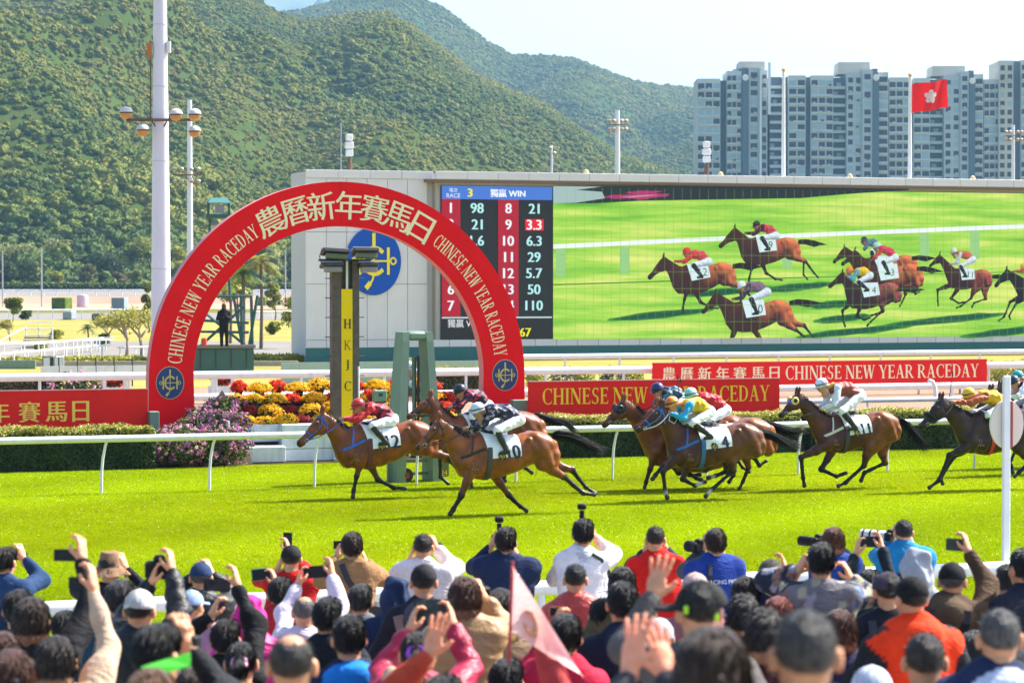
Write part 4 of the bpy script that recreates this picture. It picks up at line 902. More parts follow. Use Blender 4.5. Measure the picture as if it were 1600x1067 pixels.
    for y in (1, -1): m = kn * .45 + an * .55; s.chain([(bt[0] + .02, y * .095, bt[1] - .01, .108), (kn[0], y * .265, kn[1], .068), (kn[0] * .93 + an[0] * .07, y * .27, kn[1] * .93 + an[1] * .07, .066)], .05)
    s.wrinkle(.006, 28, seed + 7); V, F, Lb = s.mesh(); RD.append(('breeches', V, F, None)); obj('breeches', mesh_of('breeches', V, F, [M_CLOTH], None, True, np.tile(np.array(breech), (len(V), 1))), root)
    mbt = mat('riding_boot', boots, .3)
    for y in (1, -1):
        s = SDF((an[0] - .3, -.42, an[1] - .2), (max(kn[0], an[0]) + .32, .42, kn[1] + .15), .0155); m = kn * .97 + an * .03
        s.chain([(m[0], y * .268, m[1], .072), (kn[0] * .5 + an[0] * .5, y * .30, kn[1] * .5 + an[1] * .5, .062), (an[0], y * .33, an[1], .044), (an[0] - .03, y * .33, an[1] - .035, .042), (toe[0], y * .335, toe[1], .034)], .02)
        V, F, Lb = s.mesh(); RD.append(('boot', V, F, None)); obj('boot', mesh_of('boot', V, F, [mbt], None, True), root)
    # helmet with peak
    hm = mat('helmet_silk', helmet, .35, var=.05); mats = [hm, mat('helmet_trim', helm2 or helmet, .4)]; mb = MB(); pr = [(.122, -.035), (.127, .0), (.122, .04), (.105, .078), (.075, .105), (.035, .12), (.003, .123)]
    Mh = Matrix.Rotation(R(16), 4, 'Y'); mb.lathe(pr, (hc[0] - .005, 0, hc[1] + .0), 22, 0, M=Mh)
    for i in range(22 * 6):
        if helm2 and (i % 22) // 4 % 2: mb.M[i] = 1
    P = []
    for i in range(13): g = -R(78) + R(156) * i / 12; P.append((.115 * math.cos(g), .115 * math.sin(g), -.02))
    Q = [(x * 1.55 if abs(y) < .2 else x, y * 1.02, z - .018 - .25 * y * y) for x, y, z in P]; VV = [Mh @ Vector(p) + Vector((hc[0] - .005, 0, hc[1])) for p in P + Q]; VV += [p + Vector((0, 0, -.008)) for p in VV]; n = 13
    mb.add(VV, [(i, i + 1, n + i + 1, n + i) for i in range(n - 1)] + [(2 * n + n + i, 2 * n + n + i + 1, 2 * n + i + 1, 2 * n + i) for i in range(n - 1)] + [(n + i, n + i + 1, 3 * n + i + 1, 3 * n + i) for i in range(n - 1)], 1)
    RD.append(('helmet', mb.V, mb.F, None)); mb.build('helmet', mats, root, smooth='auto')
    mb = MB(); mb.tube([Mh @ Vector((.135 * math.cos(g), .135 * math.sin(g), .012)) + Vector((hc[0] - .005, 0, hc[1])) for g in np.linspace(0, 2 * math.pi, 21)], .010, 5); mb.build('goggle_strap', M_BLK, root)
    mb = MB(); g0 = Mh @ Vector((.105, 0, -.055)) + Vector((hc[0], 0, hc[1])); mb.box(g0, (.03, .13, .045), bev=.012); mb.build('goggles', mat('goggles', (.05, .05, .06), .1), root)
    # reins run from the hands to the bit: part of the horse's tack
    if whip:
        p0, p1 = [np.array((-(on_v(*p, v)[0] - u0), on_v(*p, v)[1])) for p in whip]; mb = MB(); mb.tube([(p0[0], .06, p0[1]), (p1[0], .03, p1[1])], [.009, .006], 6); mb.box((p1[0], .03, p1[1]), (.02, .01, .10)); o = mb.build('riding_whip', M_BLK, None, tk(u0, v), (0, 0, math.atan2(ST, CT) + math.pi)); tag(o, whip_label(label), 'whip')
    return root, K
def whip_label(l): return 'thin black whip held by the ' + ' '.join(l.split()[:5])
def reins(hname, hroot, K, color):
    H = HORSES[hname]; pl, ns = np.array(H['K']['poll']), np.array(H['K']['nose']); b = pl + (ns - pl) * .80 + np.array((-.02, -.07)); hd = K['hand']; mb = MB()
    for y in (1, -1):
        P = []
        for i in range(9): t = i / 8; p = b * (1 - t) + hd * t; P.append((p[0], y * (.07 + .12 * math.sin(math.pi * t) * .8), p[1] - .06 * math.sin(math.pi * t)))
        x = strap(P, .018, .005, (0, y, 0.2)); mb.add(x.V, x.F)
    P = [(hd[0] - .02, .06, hd[1]), (hd[0] + .02, .11, hd[1] - .14), (hd[0] - .08, .12, hd[1] - .20), (hd[0] - .16, .10, hd[1] - .10), (hd[0] - .10, .05, hd[1] - .02)]; x = strap(P, .016, .005, (0, 1, 0)); mb.add(x.V, x.F)
    mb.build('reins', mat('rein_leather', color, .5), hroot)
# ------------------------------------------------------------------ course furniture: rails, hedges, flowers, arch, banners, posts
M_RAIL = mat('white_rail', (.74, .74, .73), .38, var=.05, vs=3, dirt=.35)
M_PAINT = mat('white_paint', (.72, .72, .71), .5, var=.06, vs=2, dirt=.4)
M_RED = mat('red_vinyl', (.88, .009, .013), .6, var=.05, vs=1.2, bump=.2, bs=2.2, spec=.1)
M_REDB = mat('red_banner', (.82, .022, .016), .6, var=.06, vs=1.5, bump=.22, bs=2.5, spec=.1)
M_GOLD = mat('gold_print', (.98, .64, .10), .6, spec=.2)
M_CREAM = mat('cream_print', (.98, .80, .50), .6, spec=.2)
M_GREENP = mat('grey_green_paint', (.16, .24, .17), .5, var=.07, vs=3, dirt=.5)
M_TEAL = mat('teal_paint', (.012, .13, .12), .5, dirt=.3, var=.05)
M_DARK = mat('dark_metal', (.03, .028, .027), .5, var=.2, vs=8)
RZ = TA
def along(name, label, cat, v, px0, px1, hh, r, gap, kind='goose', kpx=0, m=None, group=None, rname='rail', post_r=.028, first=None):
    """a running rail: one rail tube and a gooseneck or straight post every gap metres"""
    u0 = on_v(px0, 600, v)[0]; u1 = on_v(px1, 600, v)[0]; root = empty(name, tk(u0, v), RZ, label, cat, group); mb = MB(); L = u1 - u0
    mb.tube([(x, 0, hh - r) for x in np.linspace(0, L, 30)], r, 12, flat=1.0); mb.build(rname, m or M_RAIL, root, smooth='auto')
    x = ((on_v(first, 600, v)[0] - u0) % gap) if first is not None else gap * .3; pm = None
    while x < L:
        if pm is None:
            mb = MB()
            if kind == 'goose': mb.tube([(-.06, .30, 0), (-.05, .30, .35), (-.03, .285, .6), (0, .22, .84), (.02, .10, hh - r - .02), (.02, .02, hh - r - .03)] if False else [(-.08, .05, 0), (-.075, .05, .4), (-.05, .05, .68), (-.01, .03, .9), (.03, 0, hh - r)], post_r, 10)
            else: mb.tube([(0, .0, 0), (0, 0, hh - 1.2 * r)], post_r, 8)
            o = mb.build('post', m or M_RAIL, root, (x, 0, 0), smooth='auto'); pm = o
        else: o = pm.copy(); link(o, root); o.location = (x, 0, 0)
        x += gap
    return root
along('running_rail', 'white gooseneck running rail along the near edge of the hedge and flowers', 'rail', V_IN, -300, 2000, 1.13, .068, 2.13, first=165)
along('crowd_rail', 'thick white rail between the spectators and the turf track', 'rail', V_FR, -420, 2050, 1.14, .075, 2.6, kind='straight', post_r=.04, first=846)
along('dirt_track_rail', 'white rail on the near side of the dirt track, seen through the arch', 'rail', 67.4, -300, 2000, 1.10, .10, 3.2, kind='straight', post_r=.05)
along('far_dirt_rail', 'white rail on the far side of the dirt track in front of the big screen', 'rail', 82.8, -60, 1900, 1.15, .13, 2.9, kind='straight', post_r=.05, first=62)
along('screen_rail', 'thin white double rail at the foot of the big screen', 'rail', 97.5, 770, 1900, 1.16, .11, 2.4, kind='straight', post_r=.05)
along('hedge_rail', 'low white rail just behind the flowering hedge on the right', 'rail', 57.9, 1195, 1800, 1.16, .06, 2.2, kind='straight')
# --- round marker on its post by the crowd rail
d = 24.9; u, z = on_v(1570, 690, V_FR + .15); root = empty('track_marker', tk(u, V_FR + .12), .25, 'round cream disc on a white post at the crowd rail, lower right', 'marker')
mb = MB(); mb.box((0, 0, 1.55), (.075, .06, 3.1), bev=.01); mb.build('post', M_PAINT, root)
mb = MB(); zc = CAM_H - (683 - 440) / 160; mb.lathe([(.02, -.02), (.19, -.02), (.195, 0), (.19, .02), (.02, .02)], (0.03, .06, zc), 30, axis='Y'); o = mb.build('disc', mat('cream_disc', (.66, .60, .50), .5, dirt=.2), root, smooth='auto'); o.scale = (1, 1, 1.35); o.location = (0, 0, -zc * .35)
mb = MB(); mb.box((.05, -.001, zc), (.022, .066, .50)); mb.build('stripe', mat('red_stripe', (.35, .05, .03), .5), root)
# --- leaves and hedges
M_LEAFT = mat('tree_leaves', (.05, .09, .02), .55, attr=True, trans=.5, spec=.2)
def leaf_mat(name, cols, trans=.3): return mat(name, cols, .55, attr=True, trans=trans, spec=.3)
M_LEAF = leaf_mat('leaves', (.05, .09, .02))
def hedge(name, label, v0, v1, px0, px1, hh, n, seed, cols, top_cols=None, size=.035, cat='hedge', group=None, wob=.06):
    u0, u1 = on_v(px0, 600, v0)[0], on_v(px1, 600, v0)[0]; L = u1 - u0; w = v1 - v0; root = empty(name, tk(u0, v0), RZ, label, cat, group); rs = np.random.RandomState(seed)
    mb = MB(); mb.box((L / 2, w / 2 + .03, hh / 2 - .03), (L, w - .10, hh - .10)); mb.build('inner_branches', mat('hedge_core', (.015, .02, .006), .9), root)
    A = np.array([L * hh, L * w, w * hh, w * hh]); pick = rs.choice(4, n, p=A / A.sum()); a, b = rs.rand(n), rs.rand(n); P = np.zeros((n, 3)); Nn = np.zeros((n, 3)); dp = rs.rand(n) ** 1.5 * .12
    lump = lambda x, y: wob * (np.sin(x * 3.1 + 1.3 * np.sin(y * 4.1)) + .6 * np.sin(x * 7.7 + y * 5)) * .6
    f = pick == 0; P[f] = np.stack([a[f] * L, dp[f] - .02 + lump(a[f] * L, b[f] * hh), b[f] * hh], 1); Nn[f] = (0, -1, .2)
    f = pick == 1; P[f] = np.stack([a[f] * L, b[f] * w, hh - dp[f] + .02 + lump(a[f] * L, b[f] * w + 3)], 1); Nn[f] = (0, 0, 1)
    for k, x in ((2, 0), (3, L)): f = pick == k; P[f] = np.stack([x + (dp[f] if k == 2 else -dp[f]), a[f] * w, b[f] * hh], 1); Nn[f] = (-1 if k == 2 else 1, 0, 0)
    V, F = leaf_cloud(P, size, rs, nrm=Nn, jit=.75); c = np.array(cols)[rs.randint(0, len(cols), n)] * (.75 + .5 * rs.rand(n))[:, None]
    if top_cols is not None: t = (pick == 1) & (rs.rand(n) < .8) | (P[:, 2] > hh - .13) & (rs.rand(n) < .75); tt = np.nonzero(t & (rs.rand(n) < .5))[0]; V.reshape(n, 4, 3)[tt, :, 2] += (.06 * rs.rand(len(tt)) ** 2)[:, None]; c[t] = np.array(top_cols)[rs.randint(0, len(top_cols), t.sum())]
    o = obj('foliage', mesh_of('foliage', V, F, [M_LEAF], None, False, np.repeat(c, 4, 0)), root); o['kind'] = 'stuff'; return root
HG = [(.035, .065, .014), (.05, .085, .018), (.028, .05, .012), (.065, .10, .02)]; YG = [(.30, .31, .02), (.42, .38, .035), (.50, .44, .09), (.22, .27, .02), (.58, .50, .22)]
hedge('clipped_hedge', 'dark clipped hedge with pale yellow top under the left banner', V_HEDGE, V_HEDGE + .9, -300, 242, .88, 42000, 1, HG, YG + HG[:1])
hedge('clipped_hedge', 'dark clipped hedge with yellow flowering top under the front right banner', V_HEDGE + .15, V_HEDGE + 1.1, 726, 1252, .92, 42000, 2, HG, YG)
hedge('clipped_hedge', 'clipped hedge with yellow top and gaps at its foot, right of the white capped jockey', V_HEDGE + .2, V_HEDGE + 1.1, 1268, 1900, .93, 46000, 3, HG + [(.12, .12, .04)], YG)
hedge('box_hedge', 'brownish box hedge beyond the dirt track at far left', 84.5, 86, -40, 92, .95, 9000, 4, [(.10, .085, .03), (.15, .12, .045), (.07, .07, .02), (.22, .18, .07)], [(.3, .24, .06)], .05)
hedge('box_hedge', 'olive box hedge beyond the dirt track between mirror frame and arch', 84.5, 86, 672, 756, 1.05, 7000, 5, [(.10, .10, .03), (.14, .13, .04), (.07, .08, .02)], [(.3, .28, .08)], .05)
# --- flower bushes
def bush(name, label, c, rad, nleaf, nfl, lcol, fcol, fs, ls=.04, seed=0, cat='bush', group=None, stem=True, flower='blossoms', up=False):
    rs = np.random.RandomState(seed); root = empty(name, c, rs.rand() * 6, label, cat, group); rx, ry, rz = rad
    def shell(n, k0): p = rs.normal(size=(n, 3)); p /= np.linalg.norm(p, axis=1)[:, None]; p[:, 2] = np.abs(p[:, 2]) if up else p[:, 2]; r = (k0 + (1 - k0) * rs.rand(n) ** .5) * (1 + .10 * np.sin(p @ np.array((5, 3, 4)) + seed) * np.sin(p @ np.array((-3, 6, 2)))); return p * r[:, None] * np.array(rad) + np.array((0, 0, 0 if up else rz)), p
    P, nn = shell(nleaf, .55); V, F = leaf_cloud(P, ls, rs, nrm=nn, jit=.8); c_ = np.array(lcol)[rs.randint(0, len(lcol), nleaf)] * (.7 + .6 * rs.rand(nleaf))[:, None]
    o = obj('foliage', mesh_of('foliage', V, F, [M_LEAF], None, False, np.repeat(c_, 4, 0)), root)
    if nfl:
        P, nn = shell(nfl, .93); k = 9; Q = np.repeat(P, k, 0) + rs.normal(size=(nfl * k, 3)) * fs * .42; V, F = leaf_cloud(Q, fs * .55, rs, nrm=np.repeat(nn, k, 0), jit=.5); fc = np.array(fcol)[rs.randint(0, len(fcol), nfl)]
        cc = np.repeat(fc, k, 0) * (.75 + .5 * rs.rand(nfl * k))[:, None]; obj(flower, mesh_of(flower, V, F, [M_PETAL], None, False, np.repeat(cc, 4, 0)), root)
    if stem: mb = MB(); mb.tube([(0, 0, 0), (.02, .01, rz * .8)], [.03, .015], 6); mb.build('stem', M_BARK, root)
    return root
M_PETAL = mat('petals', (.5, .2, .4), .6, attr=True, trans=.35, spec=.2)
M_BARK = mat('bark', (.16, .12, .09), .9, var=.3, vs=12, bump=.6, bs=40)
PINKS = [(.74, .20, .38), (.58, .20, .46), (.82, .36, .48), (.44, .14, .40), (.88, .55, .58)]
AZ = 'pink and mauve azaleas banked left of the yellow finish post'
az = [(256, 700, 55.9, .55, .42), (290, 706, 55.7, .55, .45), (330, 704, 55.7, .55, .45), (364, 706, 55.8, .45, .42), (268, 688, 56.5, .5, .34), (300, 676, 56.8, .55, .38), (336, 668, 56.9, .55, .40), (368, 668, 57, .42, .38), (318, 655, 57.4, .45, .30), (346, 642, 57.6, .42, .32), (362, 636, 58.0, .32, .26), (285, 690, 56.2, .5, .4), (348, 684, 56.2, .5, .4)]
for i, (px, py, v, r, hz) in enumerate(az):
    u, z = on_v(px, py, v); z = max(.02, z - hz); bush('azalea_bush', 'leafy azalea bush with pink mauve blossoms in the bank beside the arch foot', tk(u, v, z), (r, .45, hz), 1200, 95, HG + HG + [(.14, .20, .03), (.22, .27, .04)], PINKS if i % 3 else PINKS[1:4],   .054, .042, 60 + i, 'azalea', AZ, stem=False)
mb = MB();                                                              # soil mound that carries the bank
u0, u1 = on_v(244, 700, 56)[0], on_v(395, 700, 56)[0]; mb.add([(u0, 56, 0), (u1, 56, 0), (u1, 59.3, 0), (u0, 59.3, 0), (u0 + .9, 57.4, .35), (u1, 57.3, 1.1), (u1, 59, 1.55), (u0 + 1.6, 59, .8)], [(0, 1, 5, 4), (4, 5, 6, 7), (1, 2, 6, 5), (2, 3, 7, 6), (3, 0, 4, 7)])
MV = [tk(a, b, c) for a, b, c in mb.V]; o = obj('soil_mound', mesh_of('soil_mound', MV, mb.F, [mat('mound_soil', (.04, .035, .015), .95, var=.3)])); tag(o, kind='structure')
# chrysanthemum tiers: steps with pots
u0, u1 = on_v(374, 700, 57)[0], on_v(742, 700, 57)[0]; steps = [(57.0, 1.02), (57.5, 1.26), (58.0, 1.50), (58.5, 1.74)]
mb = MB()
for i, (v, z) in enumerate(steps): mb.box(tk((u0 + u1) / 2, v + .24, z / 2 - .16), (u1 - u0, .49, z - .32 + .0), rz=RZ)
o = mb.build('flower_staging', mat('staging', (.05, .055, .045), .8)); tag(o, 'dark stepped staging that carries rows of potted chrysanthemums', 'staging')
MUM = {'yellow': ([(.90, .52, .004), (.92, .60, .006), (.88, .45, .004)], 'yellow chrysanthemum pot in full bloom on the staging around the finish post'), 'red': ([(.75, .06, .008), (.70, .03, .01)], 'bright red chrysanthemum pot between the yellow ones on the staging'), 'maroon': ([(.28, .016, .02), (.36, .025, .02)], 'maroon chrysanthemum pot between the yellow ones on the staging')}
protos = {}; rs = random.Random(4)
for r_, (v, z) in enumerate(steps):
    x = u0 + .15 + .28 * (r_ % 2); i = r_
    while x < u1 - .1:
        kd = 'yellow' if i % 2 == 0 or rs.random() < .2 else ('red' if r_ == 3 or (r_ == 2 and rs.random() < .6) or rs.random() < .12 else 'maroon'); p = tk(x, v + (.12 if kd == 'yellow' else .32), z - .32)
        if kd not in protos:
            fc, lb = MUM[kd]; o = bush('chrysanthemum', lb, p, (.29, .26, .21) if kd == 'yellow' else (.22, .20, .17), 420, 150, HG, fc, .05, .035, 200 + len(protos), 'chrysanthemum', kd + ' chrysanthemums on the tiered staging', stem=False, up=True, flower='blooms')
            for ch in kids(o): ch.location.z = .12
            m_ = MB(); m_.lathe([(.09, 0), (.13, .18), (.14, .19), (.10, .17)], (0, 0, 0), 12); m_.build('pot', mat('pot_plastic', (.05, .035, .03), .6), o); protos[kd] = o
        else: o = copy_tree(protos[kd]); o.location = p; o.rotation_euler.z = rs.random() * 6; q = .85 + .3 * rs.random(); o.scale = (q, q, .9 + .25 * rs.random())
        x += .45 + .07 * rs.random(); i += 1
# white planter boxes at the foot
def planter(px0, px1, py0, py1, v, label, plank=True):
    ua, z1 = on_v(px0, py0, v); ub, z0 = on_v(px1, py1, v); z0 = max(z0, .0); root = empty('planter_box', tk((ua + ub) / 2, v, z0), RZ, label, 'planter'); w, h_ = ub - ua, z1 - z0
    mb = MB(); mb.box((0, .25, h_ / 2), (w, .46, h_), bev=.012); mb.build('box', M_PLANT, root); n = max(1, round(h_ / .32))
    for k in range(n): mb = MB(); mb.box((0, .0, h_ * (k + .5) / n), (w + .03, .05, h_ / n - .018), bev=.014); mb.build('plank', M_PLANT, root)
M_PLANT = mat('planter_paint', (.62, .66, .68), .6, var=.08, vs=4, dirt=.5)
planter(380, 445, 698, 722, 56.3, 'low white planter box beneath the hanging rail left of the others')
planter(384, 438, 663, 690, 56.9, 'small white planter box on the upper step at the left end of the staging')
planter(441, 520, 663, 721, 56.6, 'wide white planter box below the yellow flowers left of the finish post')
planter(522, 566, 690, 721, 56.5, 'white planter box at the foot of the finish post')
planter(566, 640, 694, 720, 56.9, 'white planter box half hidden behind the leading horse')
u, z = on_v(356, 657, 56.0); o = MB().tube([(0, 0, 0), (0, 0, z)], .035, 8).build('stake', M_PAINT, None, tk(u, 56.0)); tag(o, 'short white stake standing among the pink azaleas', 'stake')

# --- the red arch
V_AR = 58.2; uc, zc = on_v(526, 577, V_AR); Ro = abs(on_v(819.5, 577, V_AR)[0] - on_v(232.5, 577, V_AR)[0]) / 2; uc = (on_v(819.5, 577, V_AR)[0] + on_v(232.5, 577, V_AR)[0]) / 2
zt = on_v(526, 284, V_AR)[1]; zc = zt - Ro; Ri = Ro * .772; TH = .34
arch = empty('race_arch', tk(uc, V_AR), RZ, 'tall red inflatable style arch with gold lettering beside the turf', 'arch')
prof_o = [(-Ro * 1.005, 0)] + [(Ro * math.cos(R(a)), zc + Ro * math.sin(R(a))) for a in range(180, -1, -3)] + [(Ro * 1.005, 0)]
prof_i = [(-Ri * .985, 0)] + [(Ri * math.cos(R(a)), zc + Ri * math.sin(R(a))) for a in range(180, -1, -3)] + [(Ri * .985, 0)]
n = len(prof_o); mb = MB(); V = [(x, 0, z) for x, z in prof_o] + [(x, 0, z) for x, z in prof_i] + [(x, TH, z) for x, z in prof_o] + [(x, TH, z) for x, z in prof_i]
mb.add(V, [(n + i, n + i + 1, i + 1, i) for i in range(n - 1)] + [(2 * n + i, 2 * n + i + 1, 3 * n + i + 1, 3 * n + i) for i in range(n - 1)], 0)
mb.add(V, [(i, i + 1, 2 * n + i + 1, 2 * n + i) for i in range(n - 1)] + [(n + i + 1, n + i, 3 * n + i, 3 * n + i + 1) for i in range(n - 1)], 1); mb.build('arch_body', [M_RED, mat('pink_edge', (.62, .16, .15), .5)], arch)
mb = MB(); mb.box((0, -.003, (zt + zc + Ri) / 2), (.014, .004, Ro - Ri)); mb.build('seam', mat('seam_red', (.33, .01, .012), .6), arch)
C0 = (526, 577)
def ring_txt(items, rr, deg0, deg1, h_, mats, bold=1.0):
    pass
for ch, dg_ in zip(CJK, (115.3, 106.2, 97.0, 87.4, 78.3, 69.6, 60.8)):
    Vt, Ft = TXT[ch]; lo, hi = Vt.min(0), Vt.max(0); k = .66 / max(hi - lo); Vt = (Vt - (lo + hi) / 2) * k; a = R(dg_); rr = (Ro + Ri) / 2 - .03; mb = MB()
    f = lambda x, y, l: ((rr + y) * math.cos(a) + x * math.sin(a), -.012 - l, zc + (rr + y) * math.sin(a) - x * math.cos(a)); txt_to_mb(mb, Vt * np.array((1, 1.0)), Ft, f, 0, .009); mb.build('character', M_CREAM, arch)
def arc_line(text, a0, a1, h_):
    L_, tot = serif_line(text, h_, .09, 1.0, .34); rr = (Ro + Ri) / 2 - .06; kx = rr * R(a0 - a1) / tot; mb = MB()
    for P, xc in L_:
        a = R(a0 + (a1 - a0) * xc / tot); polys_to_mb(mb, P, lambda x, y, l: ((rr + y) * math.cos(a) + kx * x * math.sin(a), -.012 - l, zc + (rr + y) * math.sin(a) - kx * x * math.cos(a)))
    mb.build('lettering', M_CREAM, arch)
arc_line('CHINESE NEW YEAR RACEDAY', 174.9, 120.8, .33); arc_line('CHINESE NEW YEAR RACEDAY', 54.3, 6.6, .33)
M_NAVY = mat('club_blue', (.012, .045, .16), .5); M_BADGE = mat('badge_yellow', (.62, .50, .10), .5)
for px, py in ((265.5, 598), (789, 586)):
    u, z = on_v(px, py, V_AR); u -= uc; mb = MB(); mb.add([(u + a, -.010, z + b) for a, b in disc(.33, 32, 1.15)], [tuple(range(32))]); b_ = mb.build('badge', mat('badge_rim', (.62, .45, .22), .5), arch)
    mb = MB(); mb.add([(u + a, -.015, z + b) for a, b in disc(.315, 32, 1.155)], [tuple(range(32))]); mb.build('badge_field', M_NAVY, b_)
    mb = MB(); polys_to_mb(mb, emblem_polys(.31), lambda x, y, l: (u + x, -.020 - l, z + y * 1.15)); mb.build('badge_emblem', M_BADGE, b_)
# --- banners
def banner(px0, px1, y0, y1, v, label, text_fn, th=.06, m=None):
    ua, zt_ = on_v(px0, y0, v); ub, zb = on_v(px1, y1, v); root = empty('banner', tk(ua, v), RZ, label, 'banner'); mb = MB(); mb.box(((ub - ua) / 2, th / 2, (zt_ + zb) / 2), (ub - ua, th, zt_ - zb)); mb.build('board', m or M_REDB, root)
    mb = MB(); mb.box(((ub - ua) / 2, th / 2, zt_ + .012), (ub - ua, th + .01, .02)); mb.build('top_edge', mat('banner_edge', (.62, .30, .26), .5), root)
    for k in range(3): x = (ub - ua) * (.08 + .42 * k); mb = MB(); mb.box((x, th + .04, zb / 2 + .2), (.06, .06, zb + .4)); mb.build('leg', M_GREENP, root)
    text_fn(root, ua, v, zt_, zb); return root
def cjk_row(root, ua, v, pxs, py, h_, m):
    for ch, px in zip(CJK, pxs):
        if px is None: continue
        u, z = on_v(px, py(px), v); Vt, Ft = TXT[ch]; lo, hi = Vt.min(0), Vt.max(0); Vt = (Vt - (lo + hi) / 2) * (h_ / max(hi - lo)); mb = MB(); txt_to_mb(mb, Vt, Ft, lambda x, y, l: (u - ua + x, -.006 - l, z + y), 0, .012); mb.build('character', m, root)
def eng_row(root, ua, v, px0, px1, py, h_, m):
    u0, z = on_v(px0, py, v); u1, _ = on_v(px1, py, v); L_, tot = serif_line('CHINESE NEW YEAR RACEDAY', h_, .06, 1.0, .30); k = (u1 - u0) / tot; mb = MB()
    for P, xc in L_: polys_to_mb(mb, P, lambda x, y, l: (u0 - ua + (xc + x) * k, -.006 - l, z + y))
    mb.build('lettering', m, root)
banner(-420, 231, 617.5, 669, 57.2, 'red banner with gold Chinese characters joined to the left arch leg', lambda r, ua, v, a, b: cjk_row(r, ua, v, (-236, -190, -146, -98, -38 + 40, 45, 88, 126)[:0] + (-164, -122, -80, -2, 46, 88, 126), lambda px: 644 - .012 * px, .46, M_GOLD))
banner(826, 1218, 597, 642.5, 57.4, 'red banner with bold gold English lettering in front of the hedge top', lambda r, ua, v, a, b: eng_row(r, ua, v, 847, 1202, 619.5, .385, mat('bright_gold', (.98, .62, .03), .6, spec=.2)))
banner(1020, 1542, 567.5, 599, 82.3, 'long red banner with pale Chinese and English lettering on the far dirt rail', lambda r, ua, v, a, b: (cjk_row(r, ua, v, (1045, 1073, 1101, 1129, 1156, 1184, 1210), lambda px: 584.5 - .006 * (px - 1000), .48, M_CREAM), eng_row(r, ua, v, 1227, 1529, 582.5, .48, M_CREAM)))
for px0, px1, y0, y1, v, lb in ((234, 249, 643, 690, 57.0, 'green post between the left banner and the arch leg'), (802, 826, 625, 662, 57.6, 'green block between the right arch leg and the front right banner')):
    ua, zt_ = on_v(px0, y0, v); ub, _ = on_v(px1, y0, v); mb = MB(); mb.box((0, .12, zt_ / 2), (ub - ua, .24, zt_), bev=.012); tag(mb.build('banner_post', M_GREENP, None, tk((ua + ub) / 2, v), (0, 0, RZ)), lb, 'post')
# --- winning post with lights
V_WP = 57.0; u0, _ = on_v(541, 600, V_WP); post = empty('finish_post', tk(u0, V_WP), RZ, 'tall winning post with yellow strip reading H K J C and floodlights on top', 'post')
zt_ = on_v(541, 408, V_WP)[1]; mb = MB(); W_ = .64; mb.box((-.22, .12, zt_ / 2), (.22, .22, zt_)); mb.box((.24, .12, zt_ / 2), (.16, .22, zt_)); mb.box((0.02, .19, zt_ / 2), (.32, .08, zt_)); mb.build('column', mat('brown_post', (.10, .066, .05), .6, var=.25, vs=5, dirt=.3), post)
zy = on_v(541, 452, V_WP)[1]; mb = MB(); mb.box((.035, .07, zy / 2 + .2), (.29, .10, zy - .4)); mb.build('yellow_strip', mat('signal_yellow', (.97, .66, .004), .6, spec=.1), post)
mb = MB(); zz = .45
while zz < zy: mb.box((.035, .016, zz), (.29, .008, .012)); zz += .062
o = mb.build('rib', mat('rib_yellow', (.85, .52, .002), .6), post); o['kind'] = 'stuff'
mb = MB(); mb.box((.035, .06, (zy + zt_) / 2), (.05, .05, zt_ - zy)); mb.build('white_tube', M_PAINT, post)
for ch, py in zip('HKJC', (506, 539, 570, 603)):
    z = on_v(541, py, V_WP)[1]; mb = MB(); w, P = SER[ch]; sc_ = .22; polys_to_mb(mb, [[((a - w / 2) * sc_ * .95, (b - .5) * sc_) for a, b in p] for p in P], lambda x, y, l: (.035 + x, .008 - l, z + y)); mb.build('letter', mat('letter_black', (.02, .02, .015), .6), post)
z = zt_ - .4
while z > .8:
    for s_ in (-1, 1): mb = MB(); mb.tube([(s_ * .30, .12, z), (s_ * .47, .12, z)], .012, 5); mb.build('peg', M_DARK, post)
    z -= .45
for (x, zz, w, t_, nm) in ((-.27, .20, .62, .2, 0), (.44, .22, .60, .05, 0), (-.36, -.10, .50, .0, 1), (.50, -.10, .46, .0, 1)):
    mb = MB(); rot = Matrix.Rotation(-.35 if nm == 0 else -.2, 3, 'X') @ Matrix.Rotation(t_ * .3, 3, 'Y'); mb.box((x, -.05, zt_ + zz), (w, .34, .10), rot=rot, bev=.02); lt = mb.build('floodlight', M_DARK, post)
    mb = MB(); mb.box((x, -.16, zt_ + zz - .10), (w * .84, .10, .12), rot=rot, bev=.01); mb.build('lens', mat('lamp_lens', (.10, .11, .035) if nm == 0 else (.25, .2, .16), .15), lt)
    mb = MB(); mb.box((x, .0, zt_ + zz + .065), (w * .96, .20, .02), rot=rot); mb.build('top_plate', mat('alloy', (.5, .47, .44), .35, metal=.6), lt)
mb = MB(); mb.box((.0, .10, zt_ + .02), (1.25, .06, .05)); mb.tube([(-.6, -.1, zt_ + .28), (-.66, -.1, zt_ + .1), (-.6, -.1, zt_ - .1)], .012, 5); mb.build('bracket', M_DARK, post)
o = MB().tube([(0, 0, 0), (0, 0, 2.15)], .02, 8).build('thin_pole', M_PAINT, None, tk(on_v(560.5, 600, 56.8)[0], 56.8)); tag(o, 'thin white pole just right of the yellow finish strip', 'pole')
